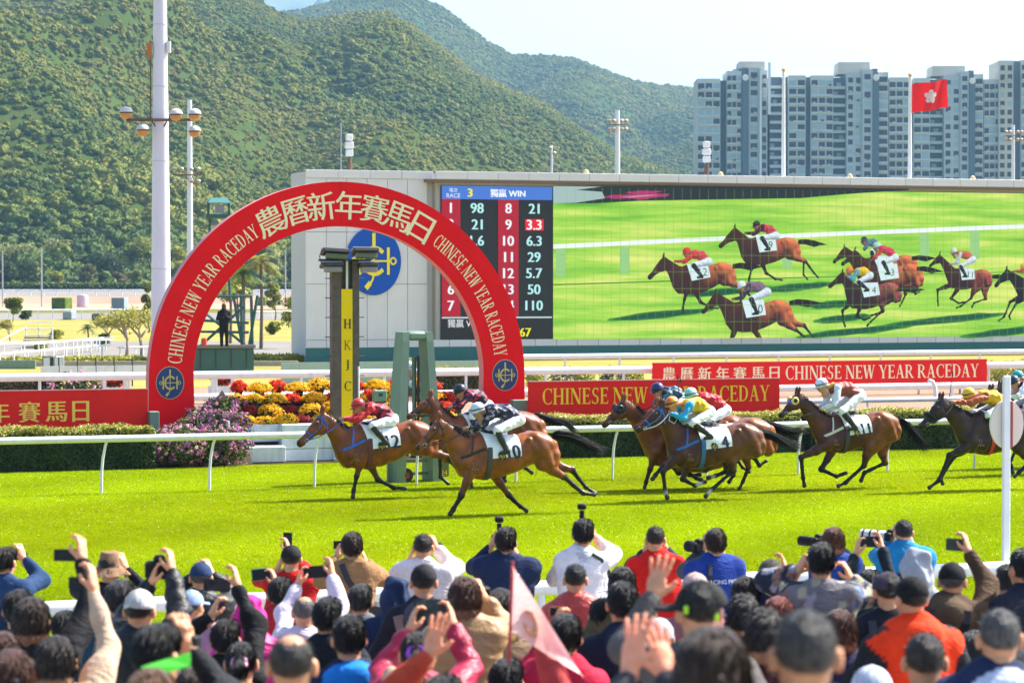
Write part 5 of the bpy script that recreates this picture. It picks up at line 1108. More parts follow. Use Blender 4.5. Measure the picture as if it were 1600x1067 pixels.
# --- mirror frame straddling the line
V_MF = V_IN + .9; uA, _ = on_v(618, 740, V_MF); uB, _ = on_v(676, 740, V_MF); zt_ = on_v(648, 517, V_MF)[1]; um = (uA + uB) / 2; fr = empty('mirror_frame', tk(um, V_MF), RZ + .12, 'green wheeled frame with a tall mirror standing by the running rail', 'mirror')
for s_ in (-1, 1):
    mb = MB(); b0, b1 = s_ * .40, s_ * .27
    for (x, z) in (): pass
    w0, w1, t0, t1 = .19, .15, .55, .42; V = []
    for (x, w, t, z) in ((b0, w0, t0, 0.0), (b0 * .9 + b1 * .1, w0, t0, .9), (b1, w1, t1, zt_ - .22), (b1 * .96, w1, t1 * .9, zt_ - .02)): V += [(x - w / 2, -t / 2, z), (x + w / 2, -t / 2, z), (x + w / 2, t / 2, z), (x - w / 2, t / 2, z)]
    mb.add(V, [(3, 2, 1, 0), (12, 13, 14, 15)] + [(4 * k + j, 4 * k + (j + 1) % 4, 4 * k + 4 + (j + 1) % 4, 4 * k + 4 + j) for k in range(3) for j in range(4)]); mb.build('upright', M_GREENP, fr)
mb = MB(); mb.box((0, 0, zt_ - .10), (.40, .40, .19), bev=.05); mb.build('lintel', M_GREENP, fr, smooth='auto')
mb = MB(); mb.box((-.03, .02, 1.55), (.20, .02, 2.0), rz=.22); mb.build('mirror_glass', mat('mirror', (.85, .9, .92), .03, metal=1.0), fr)
for s_ in (-1, 1): mb = MB(); mb.box((-.03 + s_ * .125, .0, 1.55), (.035, .05, 2.06), rz=.22); mb.build('mirror_edge', M_DARK, fr)
mb = MB(); mb.box((0, .05, .42), (.9, .05, .06)); mb.box((0, .05, .16), (.95, .05, .06)); mb.box((-.55, .05, .22), (.05, .05, .42)); mb.build('chassis', M_GREENP, fr)
mb = MB(); mb.lathe([(.02, -.05), (.13, -.05), (.15, -.03), (.15, .03), (.13, .05), (.02, .05)], (-.28, -.22, .15), 18, axis='Y'); mb.lathe([(.02, -.055), (.06, -.055), (.06, .055), (.02, .055)], (-.28, -.22, .15), 12, 1, axis='Y'); mb.build('wheel', [mat('tyre', (.02, .02, .02), .8), mat('hub', (.25, .03, .02), .5)], fr, smooth='auto')
Vt, Ft = norm_txt('24', .11); mb = MB(); mb.box((.62, -.10, .24), (.22, .04, .30)); pl_ = mb.build('number_plate', mat('plate_olive', (.10, .12, .03), .6), fr); mb = MB(); txt_to_mb(mb, Vt, Ft, lambda x, y, l: (.62 + x, -.124 - l, .17 + y)); mb.build('number', mat('plate_yellow', (.75, .5, .03), .5), pl_)
u, z = on_v(591, 618, 57.0); bx = empty('control_box', tk(u, 56.9), RZ, 'small grey green metal box on a stand before the yellow flowers', 'box'); mb = MB(); mb.box((0, 0, z), (.30, .2, .27), bev=.02); mb.build('housing', M_GREENP, bx); mb = MB(); mb.box((0, .03, z / 2 - .07), (.06, .06, z - .14)); mb.build('stand', M_DARK, bx); mb = MB(); mb.box((.0, -.103, z + .03), (.10, .01, .07)); mb.build('window', M_DARK, bx)
u, z = on_v(1459, 594, 64.0); tag(MB().tube([(.06, 0, 0), (.06, 0, z - .5), (.04, 0, z - .2), (-.04, 0, z - .04), (-.16, 0, z)], .06, 10).build('gooseneck_post', M_RAIL, None, tk(u, 64.0), (0, 0, RZ), smooth='auto'), 'single curved white post standing on the dirt track at right', 'post')

mb = MB(); ua, zt_ = on_v(440, 567, 100); ub, _ = on_v(772, 567, 100); mb.box(((ub - ua) / 2, .05, zt_ / 2), (ub - ua, .1, zt_)); o = mb.build('pale_green_board', mat('pale_green', (.30, .42, .34), .6, dirt=.4), None, tk(ua, 100), (0, 0, RZ)); tag(o, 'long pale green board lying below the teal stripe of the screen wall', 'board')
# ------------------------------------------------------------------ the big screen and its wall
V_SC = 126.5; us0, _ = on_v(478, 500, V_SC); us1 = us0 + 92.0; ur0 = on_v(668, 500, V_SC)[0]
zroof = on_v(560, 266, V_SC)[1]; zrow = [on_v(560, y, V_SC)[1] for y in (279, 363, 444, 531)]; ZB = -.35
scr = empty('screen_building', tk(us0, V_SC), RZ, 'long grey panelled wall carrying the giant race screen', 'building')
M_PAN = mat('alu_panel', (.64, .63, .645), .45, var=.03, vs=.6, rnd=.035, dirt=.10)
mb = MB(); mb.box((46, 1.6, zroof / 2 - .05), (91.9, 3.0, zroof - .1)); mb.build('wall_core', mat('wall_core', (.50, .50, .51), .8), scr)
pm = {}
def panel(x, w, z0, z1, y=0.0, nm='panel'):
    k = (round(w, 2), round(z1 - z0, 2))
    if k not in pm:
        b = MB(); b.box((0, .04, 0), (w - .022, .09, z1 - z0 - .02), bev=.012); o = b.build(nm, M_PAN, scr, (x + w / 2, y, (z0 + z1) / 2)); pm[k] = o
    else: o = pm[k].copy(); link(o, scr); o.location = (x + w / 2, y, (z0 + z1) / 2)
pw = (ur0 - us0) / 6
rows = [(ZB + 1.05, zrow[3]), (zrow[3], zrow[2]), (zrow[2], zrow[1]), (zrow[1], zrow[0])]
for i in range(6):
    for z0, z1 in rows: panel(i * pw, pw, z0, z1)
nc = 54
for i in range(nc): panel(i * (92.0 / nc), 92.0 / nc, zrow[0], zroof, -.06 if i * 92.0 / nc < ur0 - us0 else -.5)
for i in range(48): panel(ur0 - us0 + i * 1.19, 1.19, ZB + 1.05, on_v(900, 529, V_SC)[1])
mb = MB(); mb.box((46, .05, .35), (92, .14, .70)); mb.build('teal_plinth', M_TEAL, scr)
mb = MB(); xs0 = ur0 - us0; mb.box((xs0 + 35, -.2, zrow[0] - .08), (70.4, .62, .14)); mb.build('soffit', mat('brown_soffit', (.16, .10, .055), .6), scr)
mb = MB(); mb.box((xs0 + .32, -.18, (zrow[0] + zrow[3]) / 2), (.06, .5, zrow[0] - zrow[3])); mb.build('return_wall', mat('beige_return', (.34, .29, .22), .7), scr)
# emblem on the wall
u, z = on_v(583, 408, V_SC); x0 = u - us0; mb = MB(); mb.lathe([(.1, -.02), (1.62, -.02), (1.64, .0), (1.64, .08)], (0, 0, 0), 48, axis='Y'); M_ = mat('emblem_blue', (.006, .08, .42), .5, spec=.2); o = mb.build('emblem_disc', M_, scr, (x0, -.10, z)); o.scale = (.90, 1, 1.07)
mb = MB(); polys_to_mb(mb, emblem_polys(1.55), lambda a, b, l: (a * .95, -.05 - l * 4, b * 1.08)); e_ = mb.build('emblem_figure', mat('emblem_yellow', (.88, .70, .03), .5), scr, (x0, -.10, z))
# ---- the screen itself: a luminous picture, built as thin flat pieces
ES = .36
def emat(name, c, s=1.0): return mat(name, (.01, .01, .01), .6, emit=c, estr=ES * s, spec=.1)
xp = lambda px, py: (on_v(px, py, V_SC)[0] - us0, on_v(px, py, V_SC)[1])
SY = -.02
screen = MB(); a, b = xp(689, 290), xp(1725, 524); zt_s, zb_s = xp(689, 290.5)[1], xp(689, 532)[1]; screen.box(((a[0] + b[0]) / 2, .1, (zt_s + zb_s) / 2), (b[0] - a[0], .2, zt_s - zb_s)); screen = screen.build('display', mat('display_black', (.008, .010, .014), .5), scr)
def srect(nm, x0, x1, z0, z1, lift, m): mb = MB(); mb.add([(x0, SY - lift, z0), (x1, SY - lift, z0), (x1, SY - lift, z1), (x0, SY - lift, z1)], [(0, 1, 2, 3)]); return mb.build(nm, m, screen)
X = lambda px: xp(px, 400)[0]
def Zs(f): return zt_s + (zb_s - zt_s) * f           # fraction down the screen
def picture_mat():
    m = bpy.data.materials.new('screen_turf'); m.use_nodes = True; N = m.node_tree.nodes; L = m.node_tree.links; b = N['Principled BSDF']; b.inputs['Base Color'].default_value = (.01, .01, .01, 1); b.inputs['Specular IOR Level'].default_value = .1
    tc = N.new('ShaderNodeTexCoord'); mp = N.new('ShaderNodeMapping'); mp.inputs['Scale'].default_value = (.06, 1, .75); mp.inputs['Rotation'].default_value = (0, .02, 0); L.new(tc.outputs['Object'], mp.inputs[0])
    n = N.new('ShaderNodeTexNoise'); n.inputs['Scale'].default_value = 2.2; n.inputs['Detail'].default_value = 5; n.inputs['Roughness'].default_value = .6; L.new(mp.outputs[0], n.inputs[0]); r = N.new('ShaderNodeValToRGB'); L.new(n.outputs[0], r.inputs[0]); e = r.color_ramp.elements
    e[0].position = .30; e[0].color = (.10, .42, .03, 1); e[1].position = .68; e[1].color = (.72, .76, .20, 1); q = e.new(.5); q.color = (.34, .64, .07, 1)
    L.new(r.outputs[0], b.inputs['Emission Color']); b.inputs['Emission Strength'].default_value = ES * 1.05; return m
srect('turf_picture', X(864), X(1724), zb_s, zt_s, .01, picture_mat())
# board
srect('blue_header', X(690), X(862.5), Zs(.085), zt_s, .01, emat('header_blue', (.07, .19, .62)))
for x0, x1 in ((690, 719), (778, 810)): srect('red_column', X(x0), X(x1), Zs(.845), Zs(.085), .01, emat('column_red', (.42, .012, .03)))
srect('rule', X(690), X(862), Zs(.858), Zs(.848), .015, emat('rule_white', (.5, .6, .62)))
M_W, M_CY, M_YL = emat('digit_white', (.80, .86, .90)), emat('digit_cyan', (.45, .80, .80)), emat('digit_yellow', (.80, .76, .02))
def stext(s, px, f, h_, m, nm='digits', fat=.0): Vt, Ft = norm_txt(s, h_); mb = MB(); txt_to_mb(mb, Vt, Ft, lambda x, y, l: (X(px) + x, SY - .03 - l * 6, Zs(f) + y), 0, fat); mb.build(nm, m, screen)
fr_ = [.142 + .1055 * i for i in range(7)]
for i, (n1, o1, n2, o2) in enumerate((('1', '98', '8', '21'), ('2', '21', '9', '3.3'), ('3', '1.6', '10', '6.3'), ('4', '46', '11', '29'), ('5', '15', '12', '5.7'), ('6', '29', '13', '50'), ('7', '50', '14', '110'))):
    stext(n1, 704, fr_[i], .52, M_W, fat=.02); stext(o1, 745, fr_[i], .52, M_CY, fat=.02); stext(n2, 794, fr_[i], .52, M_W, fat=.02); stext(o2, 834, fr_[i], .52, M_CY if o2 != '3.3' else M_W, fat=.02)
srect('red_flash', X(820), X(849), Zs(fr_[1] + .037), Zs(fr_[1] - .037), .018, emat('flash_red', (.75, .015, .02)))
stext('場次', 708, .027, .22, M_W, 'heading'); stext('RACE', 708, .062, .22, M_W, 'heading'); stext('3', 734, .043, .42, M_YL, 'digits', .03); stext('獨贏 WIN', 793, .043, .42, M_W, 'heading', .015); stext('獨贏 WIN.', 728, .89, .42, M_W, 'heading'); stext('$12,767', 800, .955, .52, M_YL, 'digits', .02)
SHM = {}
# picture content: rail, posts, dark hedge with pink flowers, shadows, horses with riders
def spoly(nm, pts, lift, m): mb = MB(); mb.add([(xp(a, b)[0], SY - lift, xp(a, b)[1]) for a, b in pts], [tuple(range(len(pts)))]); return mb.build(nm, m, screen)
spoly('picture_rail', [(864, 389), (1130, 376), (1724, 352), (1724, 345), (1130, 369.5), (864, 382)], .03, emat('rail_white', (.80, .88, .84)))
for px, y0, y1 in ((868, 390, 432), (968, 386, 428), (1222, 372, 420), (1436, 364, 410), (1515, 360, 405)): spoly('picture_post', [(px, y1), (px + 15, y1), (px + 15, y0), (px, y0)], .02, emat('post_blur', (.30, .58, .22)))
spoly('picture_hedge', [(864, 318), (930, 318), (1000, 314), (1250, 310), (1330, 303), (1420, 297), (1420, 291), (864, 291)], .02, emat('hedge_dark', (.02, .03, .035)))
spoly('picture_board', [(864, 318), (900, 317), (945, 310), (940, 300), (900, 297), (940, 292), (864, 291)], .03, emat('board_grey', (.35, .48, .46)))
spoly('picture_flowers', [(942, 308), (960, 311), (985, 310), (1000, 313), (1020, 309), (1042, 307), (1046, 303), (1020, 303), (1035, 299), (1000, 298), (975, 301), (990, 304), (955, 305)], .035, emat('flower_pink', (.40, .03, .14))); spoly('picture_flowers', [(968, 308), (985, 309), (1012, 307), (1030, 304.5), (1005, 305)], .045, emat('flower_pale', (.60, .24, .36)))
spoly('picture_line', [(864, 446), (1060, 440), (1600, 425), (1600, 424), (1060, 438), (864, 444)], .02, emat('line_dark', (.06, .25, .02)))
for pts in ([(955, 496), (1000, 488), (1095, 484), (1100, 494), (1010, 497)], [(1070, 459), (1130, 451), (1190, 450), (1190, 456), (1110, 461)], [(1190, 452), (1230, 444), (1295, 440), (1290, 452), (1220, 456)], [(1270, 476), (1330, 470), (1330, 478)], [(1262, 527), (1300, 514), (1350, 510), (1420, 512), (1340, 526)], [(1270, 501), (1310, 495), (1350, 488), (1350, 500), (1300, 504)], [(1375, 510), (1450, 496), (1545, 488), (1540, 496), (1470, 508)], [(1490, 526), (1560, 512), (1600, 510), (1640, 512), (1640, 526)], [(1264, 482), (1310, 478), (1300, 470)]):
    cx_, cy_ = np.mean(pts, 0); wx = max(p[0] for p in pts) - min(p[0] for p in pts); r3 = np.random.RandomState(int(cx_)); sl2 = -.10
    for f, cl, lf in ((1.12, (.06, .27, .035), .022), (1.0, (.03, .17, .04), .026), (.86, (.012, .09, .045), .03)):
        Q = []
        for t in np.linspace(0, 6.28, 26)[:-1]: x_ = math.cos(t) * wx * .52 * f; Q.append((cx_ + x_, min(529, cy_ + sl2 * x_ + math.sin(t) * (5.2 if f > .9 else 4.2) * f * (.75 + .5 * r3.rand()))))
        spoly('picture_shadow', Q, lf, SHM.setdefault(cl, emat('shadow_green', cl)))
LITV = np.array((-.45, .45, .75)); LITV = LITV / np.linalg.norm(LITV)
def screen_horse(kind, nose, rump, jkey, jcols, number, lift, bay=(.30, .075, .028)):
    """the picture of a horse: the race horse of the same pose, pressed flat against the screen with its lit colours as picture colours"""
    H = HORSES[kind]; K = H['K']; V, F, Lb, T, k, Hp, q = SCACHE.setdefault(kind, horse_sdf(K, .034)); N_ = vnormals(V, F); base = coat_colors(V, F, Lb, bay, (.03, .012, .01), (.02, .01, .012), 0)
    rear = np.clip((K['withers'][0] - .35 - V[:, 0]) / .5, 0, 1); lum = .07 + .09 * np.clip(N_[:, 2], 0, 1) + rear * 1.7 * np.clip(N_ @ LITV, 0, 1) ** 1.6; C = base * lum[:, None] * 1.5 + np.array((.008, .006, .012))
    n_, r_ = np.array(K['nose']), np.array(K['croup']); a, b = np.array(xp(*nose)), np.array(xp(*rump)); s_ = np.linalg.norm(b - a) / np.linalg.norm(r_ - n_)
    th = math.atan2(b[1] - a[1], b[0] - a[0]) - math.atan2(r_[1] - n_[1], -(r_[0] - n_[0])); cth, sth, nx0, nz0 = math.cos(th), math.sin(th), n_[0], n_[1]
    def mp(x, z): X_, Z_ = -(x - nx0) * s_, (z - nz0) * s_; return a[0] + cth * X_ - sth * Z_, a[1] + sth * X_ + cth * Z_
    px, pz = mp(V[:, 0], V[:, 2]); dy = (V[:, 1] - V[:, 1].min()) / max(np.ptp(V[:, 1]), .01); VV = np.stack([px, SY - lift - .05 * dy, pz], 1)
    zlo = zb_s + .02; VV[:, 2] = np.maximum(VV[:, 2], zlo); h_ = obj('horse_picture', mesh_of('horse_picture', VV, F, [M_PICT], None, True, C), screen)
    lf = lift + .06
    def press(nm, V, F, C, l=0.0, z0=0.0):
        V = np.asarray(V, float); px, pz = mp(V[:, 0], V[:, 2] + z0); dy = V[:, 1] / .4; return obj(nm, mesh_of(nm, np.stack([px, SY - lf - l - .03 * dy, np.maximum(pz, zlo)], 1), F, [M_PICT], None, True, C), screen)
    w, cr = np.array(K['withers']), np.array(K['croup']); ax = (cr - w) / np.linalg.norm(cr - w); up = np.array([ax[1], -ax[0]]); up = up if up[1] > 0 else -up; g = lambda x, z: tuple(w - ax * x * k + up * z * k)
    def flat(nm, pts, col, l=0.0): mb = MB(); mb.c = col; mb.add([(mp(x, z)[0], SY - lf - l, max(zlo, mp(x, z)[1])) for x, z in pts], [tuple(range(len(pts)))]); return mb.build(nm, M_PICT, screen, col=True)
    flat('cloth_picture', [g(.02, 0), g(-.10, -.43), g(-.62, -.36), g(-.56, .0)], (.58, .72, .74))
    if number: Vt, Ft = norm_txt(number, .22); mb = MB(); mb.c = (.03, .08, .07); o_ = g(-.42, -.22); mb.add([(mp(o_[0] - x_, o_[1] + y_)[0], SY - lf - .02, mp(o_[0] - x_, o_[1] + y_)[1]) for x_, y_ in Vt], Ft); mb.build('number_picture', M_PICT, screen, col=True)
    dk = K['dock']; tb = np.array((dk[0], dk[1])); flat('tail_picture', [tuple(tb + (0.05, .03)), tuple(tb + (-.2, .07)), tuple(tb + (-.5, .04)), tuple(tb + (-.95, -.06)), tuple(tb + (-.7, -.10)), tuple(tb + (-.5, -.16)), tuple(tb + (-.2, -.10)), tuple(tb + (.05, -.1))], (.014, .010, .014))
    hw, jw, sw = jcols; HJ = HORSES[jkey]
    for i, (nm, V, F, C) in enumerate(HJ['rider']):
        V = np.asarray(V, float)
        if nm == 'body': c = np.array((.30, .13, .08))
        elif nm == 'jersey': c = np.where((np.abs(C - np.array(HJ['sleeve'])).sum(1) < .02)[:, None], np.array(sw), np.array(jw))
        else: c = np.array({'breeches': (.62, .72, .80), 'boot': (.02, .02, .03), 'helmet': hw}[nm])
        Fq = np.array([f for f in F if len(f) == 4]); n_ = vnormals(V, Fq); L_ = (.42 + .75 * np.clip(n_ @ LITV, 0, 1))[:, None]; press('rider_picture', V, Fq, np.tile(c, (len(V), 1)) * L_ if c.ndim == 1 else c * L_, .01 + .012 * i)
SCACHE = {}; M_PICT = mat('picture', (.1, .1, .1), .6, attr=True, emit='attr', estr=ES * 1.1, spec=.1)
def build_screen_horses():
    screen_horse('A', (1122, 384), (1230, 371), 'A', ((.03, .02, .05), (.55, .05, .10), (.05, .02, .03)), '9', .06)
    screen_horse('A', (1010, 433), (1125, 410), 'A', ((.70, .04, .05), (.60, .05, .09), (.60, .05, .05)), '12', .16)
    screen_horse('C', (1093, 487), (1212, 468), 'C', ((.66, .76, .80), (.20, .12, .20), (.04, .03, .06)), '10', .26)
    screen_horse('D', (1300, 409), (1412, 398), 'D', ((.03, .04, .10), (.08, .16, .24), (.10, .2, .26)), None, .06)
    screen_horse('E', (1312, 412), (1420, 412), 'E', ((.35, .65, .55), (.62, .05, .10), (.62, .05, .10)), '3', .14)
    screen_horse('F', (1290, 447), (1386, 441), 'F', ((.75, .22, .04), (.75, .52, .03), (.10, .40, .48)), '4', .26, (.16, .04, .035))
    screen_horse('G', (1449, 415), (1534, 421), 'G', ((.55, .66, .68), (.55, .12, .06), (.50, .62, .70)), '11', .14, (.22, .04, .03))
    screen_horse('H', (1551, 446), (1650, 430), 'H', ((.75, .50, .03), (.60, .20, .04), (.45, .06, .06)), None, .14, (.05, .02, .02))

mb = MB(); xa, xb = X(864), X(1724); n = 66
for i in range(1, n): x = xa + (xb - xa) * i / n; mb.add([(x, SY - .62, zb_s), (x + .014, SY - .62, zb_s), (x + .014, SY - .62, zt_s), (x, SY - .62, zt_s)], [(0, 1, 2, 3)])
for i in range(1, 9): z = zb_s + (zt_s - zb_s) * i / 9; mb.add([(xa, SY - .621, z), (xb, SY - .621, z), (xb, SY - .621, z + .014), (xa, SY - .621, z + .014)], [(0, 1, 2, 3)])
o = mb.build('module_seam', emat('seam_dark', (.18, .40, .06)), screen); o['kind'] = 'stuff'
# ------------------------------------------------------------------ housing estate far behind the screen
D_AP = 830.0; KS = D_AP / FPX                       # metres per source pixel there
M_APW = mat('tower_render', (.44, .485, .49), .8, var=.06, vs=.08, dirt=.15); M_APW2 = mat('tower_render_pale', (.54, .555, .53), .8, var=.06, vs=.08, dirt=.15); M_APB = mat('tower_beige', (.54, .50, .41), .8, var=.08, vs=.1, dirt=.2)
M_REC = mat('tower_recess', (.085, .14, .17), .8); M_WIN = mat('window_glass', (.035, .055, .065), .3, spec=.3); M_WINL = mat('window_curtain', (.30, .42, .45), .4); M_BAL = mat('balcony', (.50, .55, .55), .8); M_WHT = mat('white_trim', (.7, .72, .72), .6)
FLOOR = 2.85; rs_ap = random.Random(9)
def zt_of(py): return CAM_H + (533.5 - py) / FPX * D_AP - math.tan(PITCH) * D_AP
def tower(label, strips, roofs, lamps, lines=()):
    x0 = min(s[0] for s in strips); x1 = max(s[1] for s in strips); xm = (x0 + x1) / 2; root = empty('apartment_tower', ((xm - 800) * KS, D_AP, 0), 0, label, 'building', 'apartment towers behind the screen')
    Lx = lambda px: (px - xm) * KS
    wins = MB(); wl = MB(); sills = MB()
    for (a, b, top, kind, dep, cols) in strips:
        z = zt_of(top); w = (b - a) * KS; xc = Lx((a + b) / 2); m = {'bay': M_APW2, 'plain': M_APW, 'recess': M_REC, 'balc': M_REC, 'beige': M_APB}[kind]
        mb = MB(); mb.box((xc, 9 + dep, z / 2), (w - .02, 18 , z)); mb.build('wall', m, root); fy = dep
        nfl = int((z - 40) / FLOOR) + 1 if z > 40 else 0
        for f in range(min(26, int(z / FLOOR) - 1)):
            zc = z - 2.4 - f * FLOOR
            if zc < 22: break
            if kind in ('bay', 'beige', 'plain'):
                if kind == 'bay': sills.box((xc, fy - .25, zc - 1.15), (w - .4, .5, .62))
                for c in range(cols):
                    xx = xc - w / 2 + w * (c + .5) / cols; ww = w / cols * (.60 if kind != 'bay' else .82); (wl if rs_ap.random() < .22 else wins).box((xx, fy - .03, zc + .05), (ww, .10, 1.55 + .15 * rs_ap.random()))
                    if rs_ap.random() < .30: (sills if rs_ap.random() < .7 else wins).box((xx + rs_ap.uniform(-.4, .4), fy - .4, zc - .75), (.8, .65, .5))
            elif kind == 'balc':
                sills.box((xc, fy - 1.0, zc - 1.0), (w * .96, 2.0, .95)); 
                if rs_ap.random() < .6: wl.box((xc + rs_ap.uniform(-.25, .25) * w, fy - .05, zc + .2), (w * .35, .1, 1.2))
    for mbx, nm, m in ((wins, 'window', M_WIN), (wl, 'curtained_window', M_WINL), (sills, 'sill', M_BAL)):
        if mbx.V: o = mbx.build(nm, m, root); o['kind'] = 'stuff'
    for (a, b, y0, y1, m, taper) in roofs:
        mb = MB(); z0, z1 = zt_of(y1), zt_of(y0); mb.box((Lx((a + b) / 2), 9, (z0 + z1) / 2), ((b - a) * KS, 12, z1 - z0), taper=taper); mb.build('roof_block', m, root)
    for (px, py) in lamps:
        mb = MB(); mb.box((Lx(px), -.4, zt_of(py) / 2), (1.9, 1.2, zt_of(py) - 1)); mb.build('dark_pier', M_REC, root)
        mb = MB(); mb.lathe([(.2, -.2), (1.0, -.15), (1.05, 0), (1.0, .3)], (Lx(px), -1.1, zt_of(py + 1)), 14, axis='Y'); o = mb.build('roof_light', mat('light_dome', (.8, .75, .68), .4), root); o.scale = (1, 1, 1)
    for (a, b, y0, y1) in lines:
        z0, z1 = (0 if y1 > 270 else zt_of(y1)), zt_of(y0); mb = MB(); mb.box((Lx((a + b) / 2), -.5, (z0 + z1) / 2), ((b - a) * KS, 1.0, z1 - z0)); mb.build('white_pier', M_WHT, root)
    return root
tower('apartment tower nearest the hill with white vertical piers and a flat roof block', [(1089, 1125, 124, 'bay', 0, 3), (1125, 1135, 126, 'recess', 3, 0), (1135, 1158, 112, 'bay', 0, 3), (1158, 1169, 107, 'recess', 1.5, 0), (1169, 1186, 107, 'plain', 0, 1), (1189, 1199, 110, 'plain', 1.2, 1), (1203, 1222, 120, 'balc', 4, 0)],
      [(1155, 1196, 96, 108, M_APB, .96), (1138, 1158, 107, 113, M_APW, .6)], [(1163.5, 122)], [(1186, 1189, 107, 300), (1199, 1203, 99, 180)])
tower('apartment tower with balcony column and pale bay windows left of the flag', [(1231, 1258, 119, 'bay', 0, 2), (1258, 1266, 121, 'recess', 2, 0), (1266, 1301, 119, 'bay', 0, 3), (1301, 1322, 121, 'balc', 4, 0), (1322, 1346, 115, 'plain', 0, 2), (1346, 1362, 110, 'plain', -.6, 1), (1362, 1371, 108, 'recess', 1, 0), (1371, 1387, 114, 'bay', 0, 1), (1223, 1231, 121, 'recess', 3, 0)],
      [(1310, 1361, 97, 116, M_APB, .95), (1348, 1386, 104, 114, M_APW, .45)], [(1367, 122)])
tower('apartment tower right behind the red flag', [(1388, 1421, 122, 'bay', 0, 3), (1421, 1426, 124, 'recess', 3, 0), (1426, 1452, 123, 'bay', 0, 2), (1452, 1474, 124, 'balc', 4, 0), (1474, 1499, 119, 'plain', 0, 2), (1499, 1512, 113, 'plain', -.6, 1), (1512, 1521, 111, 'recess', 1, 0), (1521, 1535, 117, 'bay', 0, 1)],
      [(1457, 1510, 103, 119, M_APB, .95), (1498, 1534, 108, 117, M_APW, .45)], [(1517, 127)])
tower('taller beige apartment tower at the right edge of the frame', [(1536, 1562, 125, 'bay', 0, 3), (1557.5, 1580, 97, 'beige', -2, 2), (1580, 1592, 97, 'recess', 0, 0), (1592, 1625, 96, 'bay', -2, 3), (1625, 1680, 98, 'beige', -2, 4)], [(1562, 1600, 94, 98, M_APB, .9)], [])
# ------------------------------------------------------------------ poles, masts, flag
def mast(name, label, px, d, top_py, w0, w1, lamps, arm=None, cat='mast', seg=None, m=None):
    b = at(px, 440, d); z1 = at(px, top_py, d).z; root = empty(name, (b.x, b.y, 0), 0, label, cat); mb = MB(); k = d / FPX; mb.tube([(0, 0, 0), (0, 0, z1 * .5), (0, 0, z1)], [w0 * k / 2, (w0 + w1) * k / 4, w1 * k / 2], 20); mb.build('shaft', m or M_MAST, root, smooth='auto')
    for py in seg or (): mb = MB(); z = at(px, py, d).z; r = (w0 + (w1 - w0) * z / z1) * k / 2; mb.lathe([(r, -.012), (r + .012, -.012), (r + .012, .012), (r, .012)], (0, 0, z), 20); mb.build('joint_ring', mat('ring_grey', (.45, .47, .52), .5), root)
    if arm: z = at(px, arm[2], d).z; mb = MB(); mb.tube([((arm[0] - px) * k, -.4, z), ((arm[1] - px) * k, -.4, z)], .06, 6); mb.tube([(-.3, -.3, z), (-.1, -.2, z - .35)], .03, 5); mb.tube([(.3, -.3, z), (.1, -.2, z - .35)], .03, 5); mb.build('arm', M_ARM, root)
    for lp in lamps:
        lx, ly, r = lp; c = Vector(((lx - px) * k, -.5, at(px, ly, d).z)); rr = r * k; mb = MB(); mb.lathe([(rr, .05 * rr), (rr * 1.04, .15 * rr), (rr * .92, .5 * rr), (rr * .6, .8 * rr), (.02, .95 * rr)], c, 18); mb.lathe([(rr * .98, -.15 * rr), (rr * 1.0, .05 * rr)], c, 18, 1); lt = mb.build('lamp_hood', [mat('lamp_hood', (.55, .53, .50), .4), M_DARK], root, smooth='auto')  # dark ring painted in as the shadow line under the hood
        mb = MB(); mb.lathe([(.02, -1.0 * rr), (rr * .6, -.9 * rr), (rr * .90, -.55 * rr), (rr * .97, -.15 * rr)], c, 18); mb.build('lamp_bowl', mat('lamp_bowl', (.50, .26, .07), .3), lt, smooth='auto')
    return root
M_MAST = mat('mast_paint', (.66, .66, .72), .45, var=.02, vs=.5, dirt=.12); M_ARM = mat('arm_brown', (.12, .07, .04), .6)
mast('floodlight_mast', 'thick white floodlight mast with six domed lamps rising behind the arch', 251.5, 96, -70, 34, 19, [(201, 178, 10), (227, 205, 10), (278.5, 181, 10), (307.5, 181, 10), (307, 207, 9.5)], (201, 312, 189), seg=(40, 136, 252, 420))
b = at(237, 55, 96); root = bpy.data.objects['floodlight_mast']; mb = MB(); mb.box((b.x - root.location.x - .05, -.1, at(237, 80, 96).z), (.16, .2, .55)); mb.build('orange_box', mat('orange_box', (.45, .14, .03), .6), root); mb = MB(); mb.box((at(261, 75, 96).x - root.location.x + .1, -.1, at(261, 75, 96).z), (.14, .2, .42)); mb.build('white_box', M_PAINT, root); mb = MB(); mb.tube([(-.36, -.1, at(237, 185, 96).z), (-.34, -.1, at(237, 85, 96).z)], .03, 5); mb.build('cable', M_ARM, root)
lm = [(275 + 11 * i + (4 if i > 1 else 0), y, 3.2) for i in range(4) for y in (265, 284)]
mast('floodlight_mast', 'slimmer pale floodlight mast right of the thick one', 297, 190, 157, 11, 7, lm, (272, 318, 274))
lm = [(965 + s_ * o, y, 3.2) for s_ in (-1, 1) for o in (6, 13) for y in (190, 203)]
mast('floodlight_mast', 'white floodlight mast with dark lamp clusters behind the big screen', 964.5, 330, 173, 11, 7, lm, (950, 980, 196))
mast('floodlight_mast', 'thin floodlight mast in front of the beige tower at the right edge', 1582, 330, 196, 7, 5, [(1582 + s_ * o, y, 2.6) for s_ in (-1, 1) for o in (6, 12) for y in (207, 219)], (1569, 1595, 213))
mast('lamp_pole', 'thin lamp pole against the hill just left of the brown rock', 862, 420, 228, 4, 3, [(860, 232, 3), (866, 240, 3)], cat='pole')
